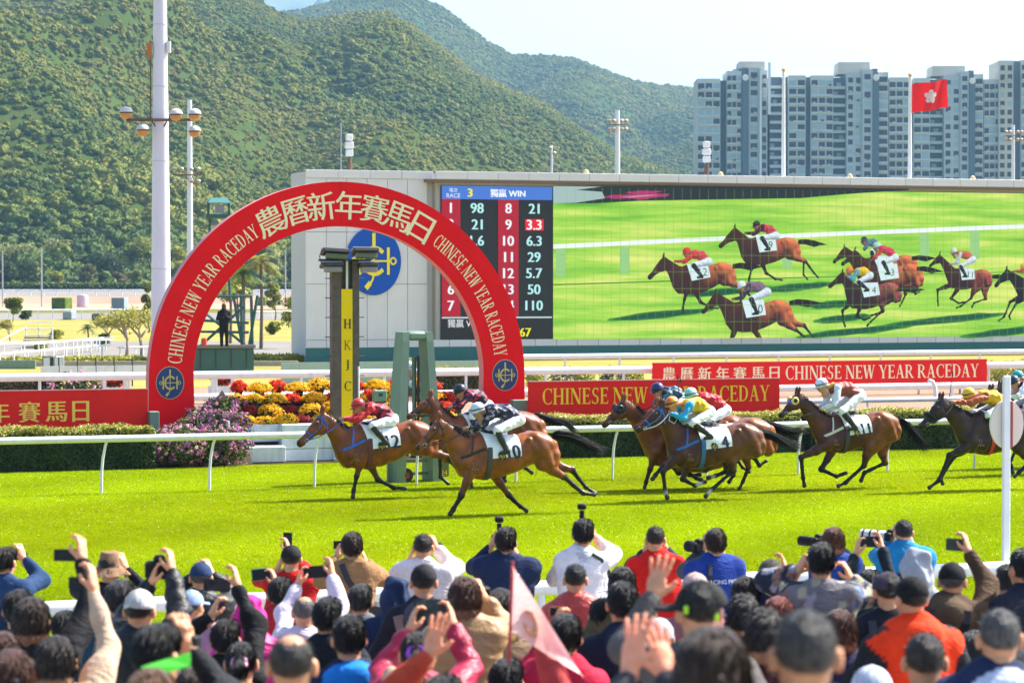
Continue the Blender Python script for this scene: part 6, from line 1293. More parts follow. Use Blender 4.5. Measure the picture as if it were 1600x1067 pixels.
for px, yt, w, lb in ((65, 386, 3.4, 'pale thin pole among the trees left of the mast, second from the edge'), (4, 392, 3, 'pale thin pole at the far left edge in front of the hill wood'), (446, 390, 3, 'pale thin pole in front of the wood, seen through the arch'), (533, 192, 3, 'thin pale antenna pole standing above the roof of the screen')):
    d = 420; b = at(px, 440, d); tag(MB().tube([(0, 0, 0), (0, 0, at(px, yt, d).z)], [w * d / FPX / 2.6, w * d / FPX / 3.2], 8).build('pole', mat('pole_grey', (.34, .36, .38), .5), None, (b.x, b.y, 0)), lb, 'pole')
# things standing on the roof of the screen building
def on_roof(px): u, z = on_v(px, 270, V_SC + 1.6); return tk(u, V_SC + 1.6, zroof)
for px, lb in ((546, 'small stack of loudspeakers on the roof above the arch'), (1104, 'small loudspeaker stack on the roof in front of the first tower')):
    p = on_roof(px); root = empty('roof_speaker', p, RZ, lb, 'speaker'); mb = MB(); mb.tube([(0, 0, 0), (0, 0, .7)], .14, 8); mb.build('stand', M_ARM, root)
    for z, w in ((.95, .32), (1.35, .38), (1.75, .30)): mb = MB(); mb.box((0, 0, z), (w, .35, .34), bev=.03); mb.build('horn', M_PAINT, root)
for px, lb_ in ((916, 'small round cream roof lamp left of the mast behind the screen'), (1126, 'small round cream roof lamp just right of the loudspeaker stack'), (1328, 'small round cream roof lamp between the two flagpoles'), (1520, 'small round cream roof lamp right of the red flag')): mb = MB(); mb.lathe([(.02, 0), (.13, .02), (.15, .13), (.10, .25), (.02, .29)], (0, 0, 0), 12); tag(mb.build('roof_lamp', mat('roof_lamp', (.72, .55, .25), .5), None, on_roof(px), smooth='auto'), lb_, 'lamp', 'small round lamps along the roof edge')
def flagpole(px, top, lb):
    p = on_roof(px); h_ = on_v(px, top, V_SC + 1.6)[1] - zroof; root = empty('flagpole', p, RZ, lb, 'flagpole'); mb = MB(); mb.tube([(0, 0, 0), (0, 0, h_)], [.12, .085], 10); mb.build('pole', M_PAINT, root, smooth='auto'); mb = MB(); mb.lathe([(.02, 0), (.12, .06), (.12, .16), (.02, .24)], (0, 0, h_), 10); mb.build('finial', mat('gilt', (.6, .38, .08), .35, metal=.5), root); return root
flagpole(1224, 113, 'bare white flagpole on the roof in front of the towers'); flagpole(1421.5, 121, 'white flagpole that flies the red flag')
u0, zf0 = on_v(1425, 132, V_SC + 1.5); k = 1 / px_scale(V_SC, 1450); V = []; nu, nv = 22, 12
def fl(a, b): # a along, b down
    x = a * 64 * k; z = -b * 45 * k + a * (.32) + .07 * math.sin(a * 9) * a; y = .16 * math.sin(a * 8.5 + b * 1.2) * (.2 + a); return (x, y, z)
mb = MB(); mb.add([fl(i / nu, j / nv) for j in range(nv + 1) for i in range(nu + 1)], [(j * (nu + 1) + i, j * (nu + 1) + i + 1, (j + 1) * (nu + 1) + i + 1, (j + 1) * (nu + 1) + i) for j in range(nv) for i in range(nu)])
fg = mb.build('flag', mat('flag_red', (.62, .008, .012), .7, trans=.4), None, tk(u0, V_SC + 1.5, zf0), (0, 0, RZ), smooth=True); tag(fg, 'red flag with a white five petalled flower waving above the screen', 'flag')
mb = MB()
for q in range(5):
    a0 = R(90 + 72 * q - 6); P = [(0, 0), (.35, .42), (.75, .40), (1.0, .10), (.92, -.25), (.55, -.30), (.25, -.12)]; P = [(.25 * (x * math.cos(a0) - y * math.sin(a0) * 1.0), .25 * (x * math.sin(a0) + y * math.cos(a0))) for x, y in P]
    for sd in (-1, 1): mb.add([(lambda p: (p[0], p[1] + sd * .012, p[2]))(fl(.5 + a / 64 * 45 * 1.0, .5 - b)) for a, b in P], [tuple(range(7))])
mb.build('flower_emblem', mat('flag_white', (.8, .78, .76), .7, trans=.4), fg)
mb = MB(); mb.add([fl(0, j / 4) for j in range(5)] + [(-.12, 0, fl(0, j / 4)[2]) for j in range(5)], [(j, j + 1, j + 6, j + 5) for j in range(4)]); mb.build('hoist_band', M_PAINT, fg)
# ------------------------------------------------------------------ trees
def tree(name, label, px, base_py, top_py, wpx, seed, cols, group=None, d=None, leaf=None, n=2600, trunk_px=None, gap=.45, lob=9, cat='tree', trunk_h=.3):
    g_ = ground(px, base_py) if d is None else Vector((at(px, 440, d).x, d, 0)); d = g_.y; k = d / FPX; h_ = at(px, top_py, d).z; w = wpx * k / 2; rs = np.random.RandomState(seed); root = empty(name, g_, 0, label, cat, group)
    mb = MB(); tz = h_ * trunk_h; r0 = max(.05, h_ * .022); mb.tube([(0, 0, 0), (.02 * h_, 0, tz * .6), (0, 0, tz * 1.5)], [r0, r0 * .8, r0 * .5], 8)
    cs = []
    for i in range(lob): a = rs.rand() * 6.28; rr = w * .62 * math.sqrt(rs.rand()); cs.append((rr * math.cos(a), rr * math.sin(a), tz + (h_ - tz) * (.18 + .70 * rs.rand()), w * (.30 + .25 * rs.rand())))
    cs.append((0, 0, tz + (h_ - tz) * .78, w * .45))
    for c in cs[:7]: mb.tube([(0, 0, tz), (c[0] * .5, c[1] * .5, tz * .5 + c[2] * .5), c[:3]], [r0 * .5, r0 * .3, r0 * .1], 5)
    mb.build('trunk', M_BARK, root, smooth=True); C = np.array(cs); i = rs.randint(0, len(C), n); p = rs.normal(size=(n, 3)); p /= np.linalg.norm(p, axis=1)[:, None]; P = C[i, :3] + p * (C[i, 3] * (gap + (1 - gap) * rs.rand(n) ** .5))[:, None] * np.array((1, 1, .8)); P[:, 2] = np.clip(P[:, 2], tz * .5, h_)
    V, F = leaf_cloud(P, leaf or max(.10, 2.6 * k), rs, nrm=p, jit=.8); c = np.array(cols)[rs.randint(0, len(cols), n)] * (.7 + .6 * rs.rand(n))[:, None]
    obj('crown', mesh_of('crown', V, F, [M_LEAFT], None, False, np.repeat(c, 4, 0)), root); return root
DG = [(.035, .06, .014), (.05, .08, .018), (.07, .10, .024)]; MG = [(.09, .14, .025), (.13, .18, .03), (.17, .20, .04)]; PG = [(.20, .23, .07), (.26, .27, .10), (.16, .20, .06), (.28, .28, .12)]; YGT = [(.30, .31, .04), (.40, .36, .05), (.22, .25, .04)]
GW = 'trees at the foot of the hill'
wl = [('round dark tree by the far track at the left edge', 12, 408, 60, DG), ('broad dark tree with a wide crown left of the thin pole', 45, 404, 62, DG), ('low yellow green bush tree left of the ochre one', 92, 424, 34, YGT), ('olive tree with a brownish side in front of the tall wood', 137, 410, 44, [(.10, .10, .03), (.07, .085, .02), (.16, .13, .05)]), ('small dark tree between the olive tree and the tent shaped one', 163, 424, 20, DG), ('tent shaped ochre brown shrub by the far hedge', 188, 424, 30, [(.20, .15, .08), (.15, .11, .05), (.10, .11, .03)]), ('pale grey green shrub beside the thick mast', 210, 420, 26, PG), ('small pale bush at the foot of the wood', 116, 432, 18, PG), ('dark round tree seen through the arch right of the palms', 456, 414, 22, DG), ('bluish round shrub seen through the arch', 440, 430, 18, MG), ('pale tall tree behind the palms seen through the arch', 425, 395, 40, PG)]
for i, (lb, px, ty, w, c) in enumerate(wl): tree('dense_tree', lb, px, 0, ty, w, 300 + i, c, GW, d=556 + 4 * (i % 4), n=2200, trunk_h=.12)
bw = [('tall pale crowned tree of the wood above the dark broad tree', 25, 378, 80, PG), ('tall rounded grey green tree of the wood left of centre', 88, 372, 78, PG), ('tall tree of the wood with a lit right side', 130, 385, 70, MG), ('tall dark tree behind the olive tree', 172, 392, 62, [(.04, .07, .02), (.06, .09, .03)]), ('bright yellow green tall tree beside the thick mast', 215, 372, 76, YGT + MG), ('dark tall tree behind the thick mast', 200, 398, 60, DG + MG), ('yellow green tree between the two masts', 277, 374, 46, YGT), ('pale tall tree right of the slim mast', 322, 366, 60, PG), ('tall grey green tree behind the camera tower', 370, 372, 70, PG), ('tall wood tree left of the screen wall', 455, 378, 56, PG + MG), ('tall wood tree seen at the top of the arch opening', 415, 376, 54, MG)]
for i, (lb, px, ty, w, c) in enumerate(bw): tree('wood_tree', lb, px, 0, ty, w, 340 + i, c, GW, d=592 + 10 * (i % 3), n=3200, trunk_h=.1)
tree('small_tree', 'small round tree on the infield lawn at the far left', 20, 503, 466, 34, 380, MG + YGT[:1], n=1500, trunk_h=.35)
tree('leafy_tree', 'bright leafy tree at the left edge of the screen wall, seen through the arch', 459, 545, 458, 50, 381, YGT + MG, n=1000, gap=.3, trunk_h=.35)
tree('leafy_tree', 'broad yellow green tree behind the lattice tower, inside the arch', 372, 500, 418, 62, 386, YGT + MG, n=2200, trunk_h=.2)
tree('leafy_tree', 'light green tree right of the fan palm, inside the arch', 430, 500, 440, 34, 387, YGT + PG, n=1400, trunk_h=.25); tree('leafy_shrub', 'low dark shrub left of the white stairs', 40, 500, 486, 22, 388, DG + MG, n=600, trunk_h=.1)
tree('leafy_shrub', 'dense dark green shrub behind the thick mast base', 232, 520, 432, 28, 382, DG + YGT[:1], n=1600, trunk_h=.1)
tree('low_bush', 'clipped yellow green bush on the infield lawn', 87, 530, 516, 28, 383, YGT, n=900, trunk_h=.05, cat='bush'); tree('low_bush', 'yellow bush lying before the leafy tree, seen through the arch', 427, 523, 503, 34, 384, YGT + DG, n=900, trunk_h=.05, cat='bush')
tree('low_bush', 'pale green bush beside the cycad palm', 160, 540, 522, 26, 390, MG + YGT, n=700, trunk_h=.05, cat='bush'); tree('low_bush', 'bright bush at the foot of the white stairs', 64, 548, 536, 26, 391, YGT + MG, n=700, trunk_h=.05, cat='bush'); tree('low_bush', 'small dark bush under the small round tree', 10, 506, 502, 16, 385, DG, n=300, trunk_h=.05, cat='bush')
def bare_tree(px, base_py, top_py, wpx, seed, lb):
    g_ = ground(px, base_py); k = g_.y / FPX; h_ = at(px, top_py, g_.y).z; w = wpx * k / 2; rs = random.Random(seed); root = empty('frangipani_tree', g_, 0, lb, 'tree', 'frangipani trees left of the arch'); mb = MB(); tips = []
    def br(p, d_, L, r, lv):
        q = p + d_ * L; mb.tube([p, p * .5 + q * .5 + Vector((rs.uniform(-.05, .05), rs.uniform(-.05, .05), .02)) * L, q], [r, r * .85, r * .7], 5)
        if lv == 0: tips.append(q); return
        for i in range(2 if rs.random() < .45 else 3): a = rs.random() * 6.28; br(q, (d_ * .75 + Vector((math.cos(a) * .75, math.sin(a) * .75, .12))).normalized(), L * rs.uniform(.62, .82), r * .66, lv - 1)
    br(Vector((0, 0, 0)), Vector((rs.uniform(-.2, .2), 0, 1)).normalized(), h_ * .30, h_ * .035, 4); mb.build('trunk', mat('pale_bark', (.36, .28, .22), .85, var=.2, vs=6), root, smooth=True)
    T_ = np.array(tips); r2 = np.random.RandomState(seed); i = r2.randint(0, len(T_), 1300); P = T_[i] + r2.normal(size=(1300, 3)) * h_ * .06; V, F = leaf_cloud(P, h_ * .032, r2); c = np.array(YGT + [(.30, .24, .05), (.4, .34, .2)])[r2.randint(0, 5, 1300)]; obj('crown', mesh_of('crown', V, F, [M_LEAFT], None, False, np.repeat(c, 4, 0)), root)
bare_tree(198, 557, 470, 70, 5, 'frangipani tree with pale bare branches just left of the arch'); bare_tree(222, 556, 462, 60, 8, 'taller frangipani with twisted trunk touching the arch edge'); bare_tree(170, 540, 482, 46, 11, 'thin frangipani further left with few yellow leaves'); bare_tree(16, 533, 496, 36, 14, 'small bare frangipani beside the white steps at the left edge')
def palm(name, label, px, base_py, top_py, fr_px, seed, nf=22, cyc=False, cols=DG):
    g_ = ground(px, base_py); k = g_.y / FPX; h_ = at(px, top_py, g_.y).z; L = fr_px * k; rs = random.Random(seed); root = empty(name, g_, 0, label, 'palm'); tz = h_ - L * (.35 if not cyc else .6); tz = max(tz, .3); mb = MB(); mb.tube([(0, 0, 0), (.05, 0, tz * .5), (0, 0, tz)], [L * .09, L * .07, L * .08], 8); mb.build('trunk', M_BARK, root); mb = MB()
    for i in range(nf):
        a = 6.28 * i / nf + rs.random() * .3; el = rs.uniform(-.1, 1.25); d_ = Vector((math.cos(a) * math.cos(el), math.sin(a) * math.cos(el), math.sin(el))); s_ = Vector((-math.sin(a), math.cos(a), 0)); P = [Vector((0, 0, tz)) + d_ * L * t - Vector((0, 0, 1)) * L * .55 * t ** 2.2 for t in (0, .2, .4, .6, .8, 1)]
        mb.c = [x * rs.uniform(.7, 1.4) for x in cols[i % len(cols)]]
        for (p, q) in zip(P[:-1], P[1:]):
            for sd in (-1, 1):
                for f in (0, .5): o = p + (q - p) * f; e = o + (q - p) * .9 + s_ * sd * L * .24 - Vector((0, 0, L * .05)); mb.add([o, o + (q - p) * .35, e], [(0, 1, 2)])
    mb.build('frond', M_LEAF, root, col=True)
palm('cycad_palm', 'dark low cycad palm on the yellow lawn', 137, 536, 503, 17, 3, 26, True); palm('fan_palm', 'bright fan palm with round head seen through the arch', 408, 545, 398, 34, 5, 30, cols=YGT + MG); palm('fan_palm', 'dark leafy palm behind the camera tower frame', 380, 545, 414, 36, 7, 30, cols=MG + YGT[:1]); palm('fan_palm', 'low bright palm against the inner edge of the arch', 360, 540, 436, 30, 9, 26, cols=YGT)
hedge_far = MB(); P = [at(px, 440, 470) for px in (-60, 480)]; P = [Vector((p.x * 550 / 470, 550, 2.2)) for p in P]; L = P[1].x - P[0].x; rsn = np.random.RandomState(3); n = 6000; pts = np.stack([rsn.rand(n) * L, rsn.rand(n) * 2, rsn.rand(n) * 1.7], 1); V, F = leaf_cloud(pts, .35, rsn); root = empty('far_hedge', (P[0].x, 550, 2.2), 0, 'long dark hedge at the foot of the hill beyond the far track', 'hedge'); o = obj('foliage', mesh_of('foliage', V, F, [M_LEAF], None, False, np.repeat(np.array(DG + MG)[rsn.randint(0, 6, n)] * 1.1, 4, 0)), root); o['kind'] = 'stuff'; mb = MB(); mb.box((L / 2, 1.2, .7), (L, .8, 1.4)); mb.build('inner_branches', bpy.data.materials['hedge_core'], root)
# ------------------------------------------------------------------ fences and small items on the infield, left
def fence(label, pts, h_px, posts, r_px=1.3, rails=(1.0,), name='rail_fence', z=0.0):
    """white fence through ground pixels"""
    G = [ground(a, b, z) for a, b in pts]; k = sum(g_.y for g_ in G) / len(G) / FPX; hh = h_px * k; r = r_px * k; root = empty(name, G[0], 0, label, 'fence'); O = G[0]; D = []
    for f in rails: mb = MB(); mb.tube([(g_ - O) + Vector((0, 0, hh * f)) for g_ in G], r, 8); mb.build('rail', M_RAIL, root, smooth='auto')
    tot = [(G[i + 1] - G[i]).length for i in range(len(G) - 1)]; L = sum(tot)
    for j in range(posts):
        s_ = L * (j + .3) / posts; i = 0
        while s_ > tot[i]: s_ -= tot[i]; i += 1
        p = G[i] + (G[i + 1] - G[i]) * (s_ / tot[i]) - O; mb = MB(); mb.tube([p, p + Vector((0, 0, hh))], r * .8, 6); mb.build('post', M_RAIL, root)
fence('long white rail of the far track below the wood', [(-40, 462.6), (225, 462.6)], 9, 13, 1.2, (1.0,), z=1.36); fence('white rail of the far track seen through the arch', [(398, 462.6), (478, 462.6)], 9, 4, 1.2, z=1.36)
fence('white rail along the pale inner path in the middle distance', [(-40, 499), (232, 497)], 14, 12, 1.0); fence('white rail along the inner path seen through the arch', [(398, 499), (478, 498)], 12, 4, 1.0)
fence('white walkway fence running diagonally down to the left, upper one', [(-30, 562), (60, 560), (160, 549), (178, 549)], 14 + 8, 9, 1.5); fence('white walkway fence running diagonally to the lower left, nearer one', [(-30, 576), (30, 570), (100, 563), (172, 556)], 19, 10, 1.6)
fence('white fence line on the service path behind the nearer walkway fence', [(-30, 553), (90, 551), (176, 547)], 17, 10, 1.2); fence('low white fence between frangipani trees', [(184, 557), (232, 556)], 14, 4, 1.4)
u = ground(53, 545); k = u.y / FPX; root = empty('white_stairs', u, .05, 'white railed viewing steps on the infield at left', 'steps'); w = 42 * k
for i in range(4): mb = MB(); mb.box((0, .5 + .45 * i, (3 + 4.5 * i) * k), (w, .45, .09)); mb.build('step', M_PATH, root)
for f in (12, 22, 33):
    mb = MB(); mb.tube([(-w / 2, 2.4, f * k + .3), (w / 2, 2.4, f * k + .3)], 1.1 * k, 6); mb.build('rail', M_RAIL, root)
for f in (-.5, 0, .5): mb = MB(); mb.tube([(w * f, 2.4, 0), (w * f, 2.4, 34 * k)], 1.1 * k, 6); mb.build('post', M_RAIL, root)
for s_ in (-1,): mb = MB(); mb.tube([(-w / 2 - 40 * k, .2, 8 * k), (-w / 2, 2.4, 33 * k)], 1.1 * k, 6); mb.build('handrail', M_RAIL, root)
def box_item(name, label, cat, x0, x1, y0, y1, m, bev=.05, dep=1.2, d=None):
    g_ = ground((x0 + x1) / 2, y1) if d is None else Vector((at((x0 + x1) / 2, 440, d).x, d, max(0, at(0, y1, d).z))); k = g_.y / FPX; mb = MB(); mb.box((0, dep / 2, (y1 - y0) * k / 2), ((x1 - x0) * k, dep, (y1 - y0) * k), bev=bev * (y1 - y0) * k); return tag(mb.build(name, m, None, g_, (0, 0, 0)), label, cat)
hm_ = noise_ramp_mat('topiary', [(.05, .08, .012), (.09, .13, .02), (.18, .19, .03)], 1.2, bump=1, bs=6)
box_item('topiary_hedge', 'square clipped hedge block on the far dirt strip', 'hedge', 80.5, 102, 465, 484, hm_, .06, 6); box_item('topiary_hedge', 'square clipped hedge block seen through the arch', 'hedge', 402, 414, 464, 478, hm_, .06, 6); box_item('topiary_hedge', 'dark low clipped hedge block right of the square one in the arch', 'hedge', 418, 438, 470, 477, mat('dark_hedge', (.04, .05, .03), .9), .06, 6)
g_ = ground(129, 480); k = g_.y / FPX; tag(MB().lathe([(8 * k, 0), (9 * k, 1 * k), (9 * k, 16 * k), (8 * k, 19 * k), (.1, 19.5 * k)], (0, 0, 0), 18).build('wrapped_tank', mat('pale_pink_tank', (.55, .42, .45), .7, var=.1, vs=.6), None, g_, smooth='auto'), 'pale pink round wrapped tank beside the square hedge', 'tank')
box_item('blue_container', 'weathered blue grey container half behind the frangipani', 'container', 174, 194, 465, 484, mat('blue_container', (.20, .25, .28), .7, dirt=.8), .02, 4); box_item('small_cart', 'small dark grey cart on the inner path', 'cart', 98, 112, 486, 500, mat('cart_grey', (.20, .24, .27), .5), .1, 3); box_item('dark_buggy', 'dark low buggy on the inner path left of the frangipani', 'cart', 143, 158, 490, 501, mat('buggy', (.04, .045, .05), .5), .15, 3)
box_item('green_board', 'dark green board with pale frame at the left edge', 'board', -60, 55, 572, 586, M_GREENP, .03, .15, d=120)
box_item('dark_sign', 'small dark blue sign on the low wall left of the arch', 'sign', 188, 209, 569, 575, mat('sign_blue', (.04, .07, .10), .5), .04, .1, d=128)
p0, p1 = at(-60, 574, 130), at(480, 568, 130); mb = MB(); mb.box((0, 0, .12), ((p1 - p0).length, .3, .26)); tag(mb.build('low_wall', mat('sand_wall', (.36, .31, .24), .85, var=.1, vs=1), None, Vector(((p0.x + p1.x) / 2, 124, 0)), (0, 0, .04)), 'long low sand coloured wall behind the far dirt rail', 'wall')
hedge('verge_planting', 'strip of bright yellow green verge planting along the low wall', 127, 129, -60, 232, .24, 4500, 31, YGT + [(.35, .34, .04)], None, .16, 'plants'); hedge('verge_planting', 'yellow green verge planting by the wall seen through the arch', 127, 129, 396, 480, .24, 2200, 32, YGT + [(.35, .34, .04)], None, .16, 'plants')
def flood(px, py, lb):
    b = at(px, py, 104); root = empty('ground_floodlight', (b.x, b.y, 0), .2, lb, 'floodlight'); mb = MB(); mb.tube([(0, 0, 0), (0, 0, b.z)], .05, 6); mb.build('stand', M_DARK, root)
    for x, m in ((-.16, M_DARK), (.28, mat('alu_lamp', (.42, .45, .47), .4))): mb = MB(); mb.box((x, 0, b.z + .1), (.36, .3, .46), rz=.3, bev=.03); mb.build('lamp_head', m, root); mb = MB(); mb.box((x - .05, -.17, b.z + .1), (.26, .03, .34), rz=.3); mb.build('glass', mat('lamp_glass', (.5, .55, .58), .15), root)
flood(81, 569, 'twin floodlight heads on a short stand at left beyond the rail')
b = at(150, 580, 100); root = empty('white_fence_panel', (b.x, b.y, 0), RZ, 'low white panel fence with small dark posts at left beyond the rail', 'fence')
for i in range(6): mb = MB(); mb.box((-1.8 + i * .72, 0, b.z + .05), (.69, .06, .34)); mb.build('panel', M_PAINT, root); mb = MB(); mb.tube([(-1.45 + i * .72, 0, 0), (-1.45 + i * .72, 0, b.z + .55)], .03, 5); mb.build('post', M_DARK, root)
for i, (px, v, lb) in enumerate(((106, 84, 'pink hydrangea clump behind the left banner'), (132, 84.2, 'larger pink hydrangea clump right of the first, behind the left banner'))):
    u, z = on_v(px, 606, v); bush('hydrangea', lb, tk(u, v, 0), (.85, .5, .55), 700, 70, HG, [(.68, .25, .42), (.72, .45, .45), (.5, .2, .45)], .10, .08, 400 + i, 'hydrangea', None, stem=False)
for px0, px1, v, lb in ((160, 198, 84.0, 'white flower trough with red blooms left of the arch'), (330, 366, 84.0, 'white flower trough with red blooms seen through the arch')):
    u0, zt_ = on_v(px0, 604, v); u1, _ = on_v(px1, 604, v); root = empty('flower_trough', tk((u0 + u1) / 2, v), RZ, lb, 'planter'); w = u1 - u0
    for a_ in ((0, .25, .30, w, .5, .6), (-w / 2 + .06, .0, .5, .12, .12, 1.0), (w / 2 - .06, .0, .5, .12, .12, 1.0)): mb = MB(); mb.box(a_[:3], a_[3:]); mb.build('trough' if a_[3] > 1 else 'leg', M_PAINT, root)
    r2 = np.random.RandomState(5); n = 500; P = np.stack([(r2.rand(n) - .5) * (w - .2), .25 + (r2.rand(n) - .5) * .4, .62 + .28 * r2.rand(n)], 1); V, F = leaf_cloud(P, .07, r2); c = np.array([(.55, .05, .02), (.6, .03, .02), (.05, .08, .02)])[r2.randint(0, 3, n)]; obj('blooms', mesh_of('blooms', V, F, [M_PETAL], None, False, np.repeat(c, 4, 0)), root)
for i in range(9):
    px = 838 + 38 * i + (i % 2) * 6
    if px > 1200: break
    v = 86; u, z = on_v(px, 592, v); dk = i % 2; bush('round_shrub', ('small round yellow green shrub' if not dk else 'small purple grey shrub') + ' in the row above the front red banner', tk(u, v, .2), (.42 if not dk else .75, .4, .42), 500, 0, YGT if not dk else [(.10, .09, .08), (.06, .09, .03), (.13, .10, .10)], [], .05, .07, 420 + i, 'shrub', ('yellow green' if not dk else 'purple grey') + ' shrubs beyond the dirt rail')
for i in range(3):
    u, z = on_v(1556 + 24 * i, 580, 86); bush('round_shrub', 'round green shrub right of the far red banner', tk(u, 86, .2), (.5, .4, .45), 500, 0, YGT, [], .05, .07, 440 + i, 'shrub', 'green shrubs right of the far banner')
# camera tower with operator, behind the arch
g_ = at(345, 545, 108); root = empty('camera_tower', (g_.x, g_.y, 0), RZ * .6, 'dark green lattice camera tower with a cabin below, behind the arch', 'tower'); k = 108 / FPX
zc_ = lambda py: at(345, py, 108).z
mb = MB(); mb.box((.12, 1.2, zc_(545) / 2), (95 * k, 2.2, zc_(545))); mb.build('cabin', M_TEALD if 'M_TEALD' in globals() else mat('dark_teal', (.03, .10, .085), .55, dirt=.2), root); mb = MB(); mb.box((.12, 1.2, zc_(541.5)), (100 * k, 2.4, .14)); mb.build('cabin_roof', M_PATH, root)
for i in range(4): mb = MB(); mb.box((.12 + (-36 + 24 * i) * k, .085, zc_(560)), (.03, .04, .8)); mb.build('seam', M_DARK, root)
MT = mat('tower_teal', (.02, .085, .08), .5)
for (a, b_) in (((-46, 541), (-46, 462)), ((36, 541), (22, 462)), ((36, 541), (34, 462)), ((-46, 470), (40, 540)), ((-30, 541), (38, 480)), ((-46, 463), (46, 463)), ((-46, 500), (46, 505)), ((-46, 518), (46, 520)), ((46, 545), (60, 462)), ((52, 545), (50, 462))):
    mb = MB(); mb.tube([(a[0] * k, .6, zc_(a[1])), (b_[0] * k, .6, zc_(b_[1]))], 2.4 * k, 6); mb.build('lattice_bar', MT, root)
for x in (-14, 20): mb = MB(); mb.tube([(x * k, 1.6, zc_(463)), (x * k * .8, 1.6, zc_(340))], 2.2 * k, 6); mb.build('leg', MT, root)
mb = MB(); mb.box((1 * k, 1.6, zc_(337)), (40 * k, 1.2, 7 * k)); mb.build('platform', MT, root); mb = MB(); mb.box((2 * k, 1.6, zc_(312)), (36 * k, 1.3, 8 * k), taper=.7); mb.build('canopy', mat('canopy_teal', (.06, .22, .22), .5), root)
for x in (-15, 18): mb = MB(); mb.tube([(x * k, 1.2, zc_(337)), (x * k, 1.2, zc_(314))], 2.0 * k, 6); mb.build('canopy_post', MT, root)
mb = MB(); mb.box((4 * k, 1.6, zc_(325)), (14 * k, .5, 12 * k)); mb.build('camera_body', mat('camera_grey', (.35, .36, .38), .5), root)
s = SDF((-.5, -.4, -.1), (.5, .4, 2.0), .03); s.chain([(-.10, 0, .05, .07), (-.10, 0, .5, .08), (-.08, 0, .95, .12)], .05).chain([(.12, 0, .05, .07), (.12, 0, .5, .08), (.08, 0, .95, .12)], .05).chain([(0, 0, .9, .17), (0, 0, 1.2, .2), (0, 0, 1.45, .16)], .08, 0, .7).chain([(-.2, 0, 1.42, .07), (-.28, .0, 1.15, .06), (-.1, -.25, 1.2, .05)], .05).chain([(.2, 0, 1.42, .07), (.28, .0, 1.15, .06), (.1, -.25, 1.2, .05)], .05).ell((0, 0, 1.68), (.1, .11, .13), .03, 1).cone((0, 0, 1.45), (0, 0, 1.6), .06, .06, .03, 1); V, F, Lb = s.mesh(); C = np.tile((.012, .012, .014), (len(V), 1)); C[Lb == 1] = (.10, .055, .03)
p = at(350, 541, 107.2); r2 = empty('person', (p.x, p.y, p.z), RZ, 'camera operator in black standing on the green lattice tower', 'person'); obj('body', mesh_of('body', V, F, [M_CLOTH], None, True, C), r2)
box_item('red_case', 'small red equipment case on the lattice tower', 'case', 314, 322, 528, 541, mat('case_red', (.45, .05, .03), .6), .1, .3, d=107)
# rock outcrop on the slope
# ------------------------------------------------------------------ haze: one closed box of even air round the whole scene
mb = MB(); mb.box((0, 3900, 340), (11000, 8400, 682)); hz = mb.build('haze', []); tag(hz, kind='stuff')
m = bpy.data.materials.new('haze_air'); m.use_nodes = True; N = m.node_tree.nodes; N.remove(N['Principled BSDF']); pv = N.new('ShaderNodeVolumePrincipled'); pv.inputs['Color'].default_value = (.38, .68, 1, 1); pv.inputs['Density'].default_value = .0001; pv.inputs['Anisotropy'].default_value = .2
m.node_tree.links.new(pv.outputs[0], N['Material Output'].inputs['Volume']); hz.data.materials.append(m)
BAY = ((.185, .05, .011), (.035, .013, .008), (.012, .008, .007)); DBAY = ((.080, .024, .010), (.02, .009, .006), (.010, .007, .006)); BLACKB = ((.042, .019, .011), (.012, .007, .006), (.008, .006, .006)); BRT = ((.225, .064, .013), (.04, .015, .009), (.013, .009, .008))
def KP(*p): return dict(zip(HN, p))
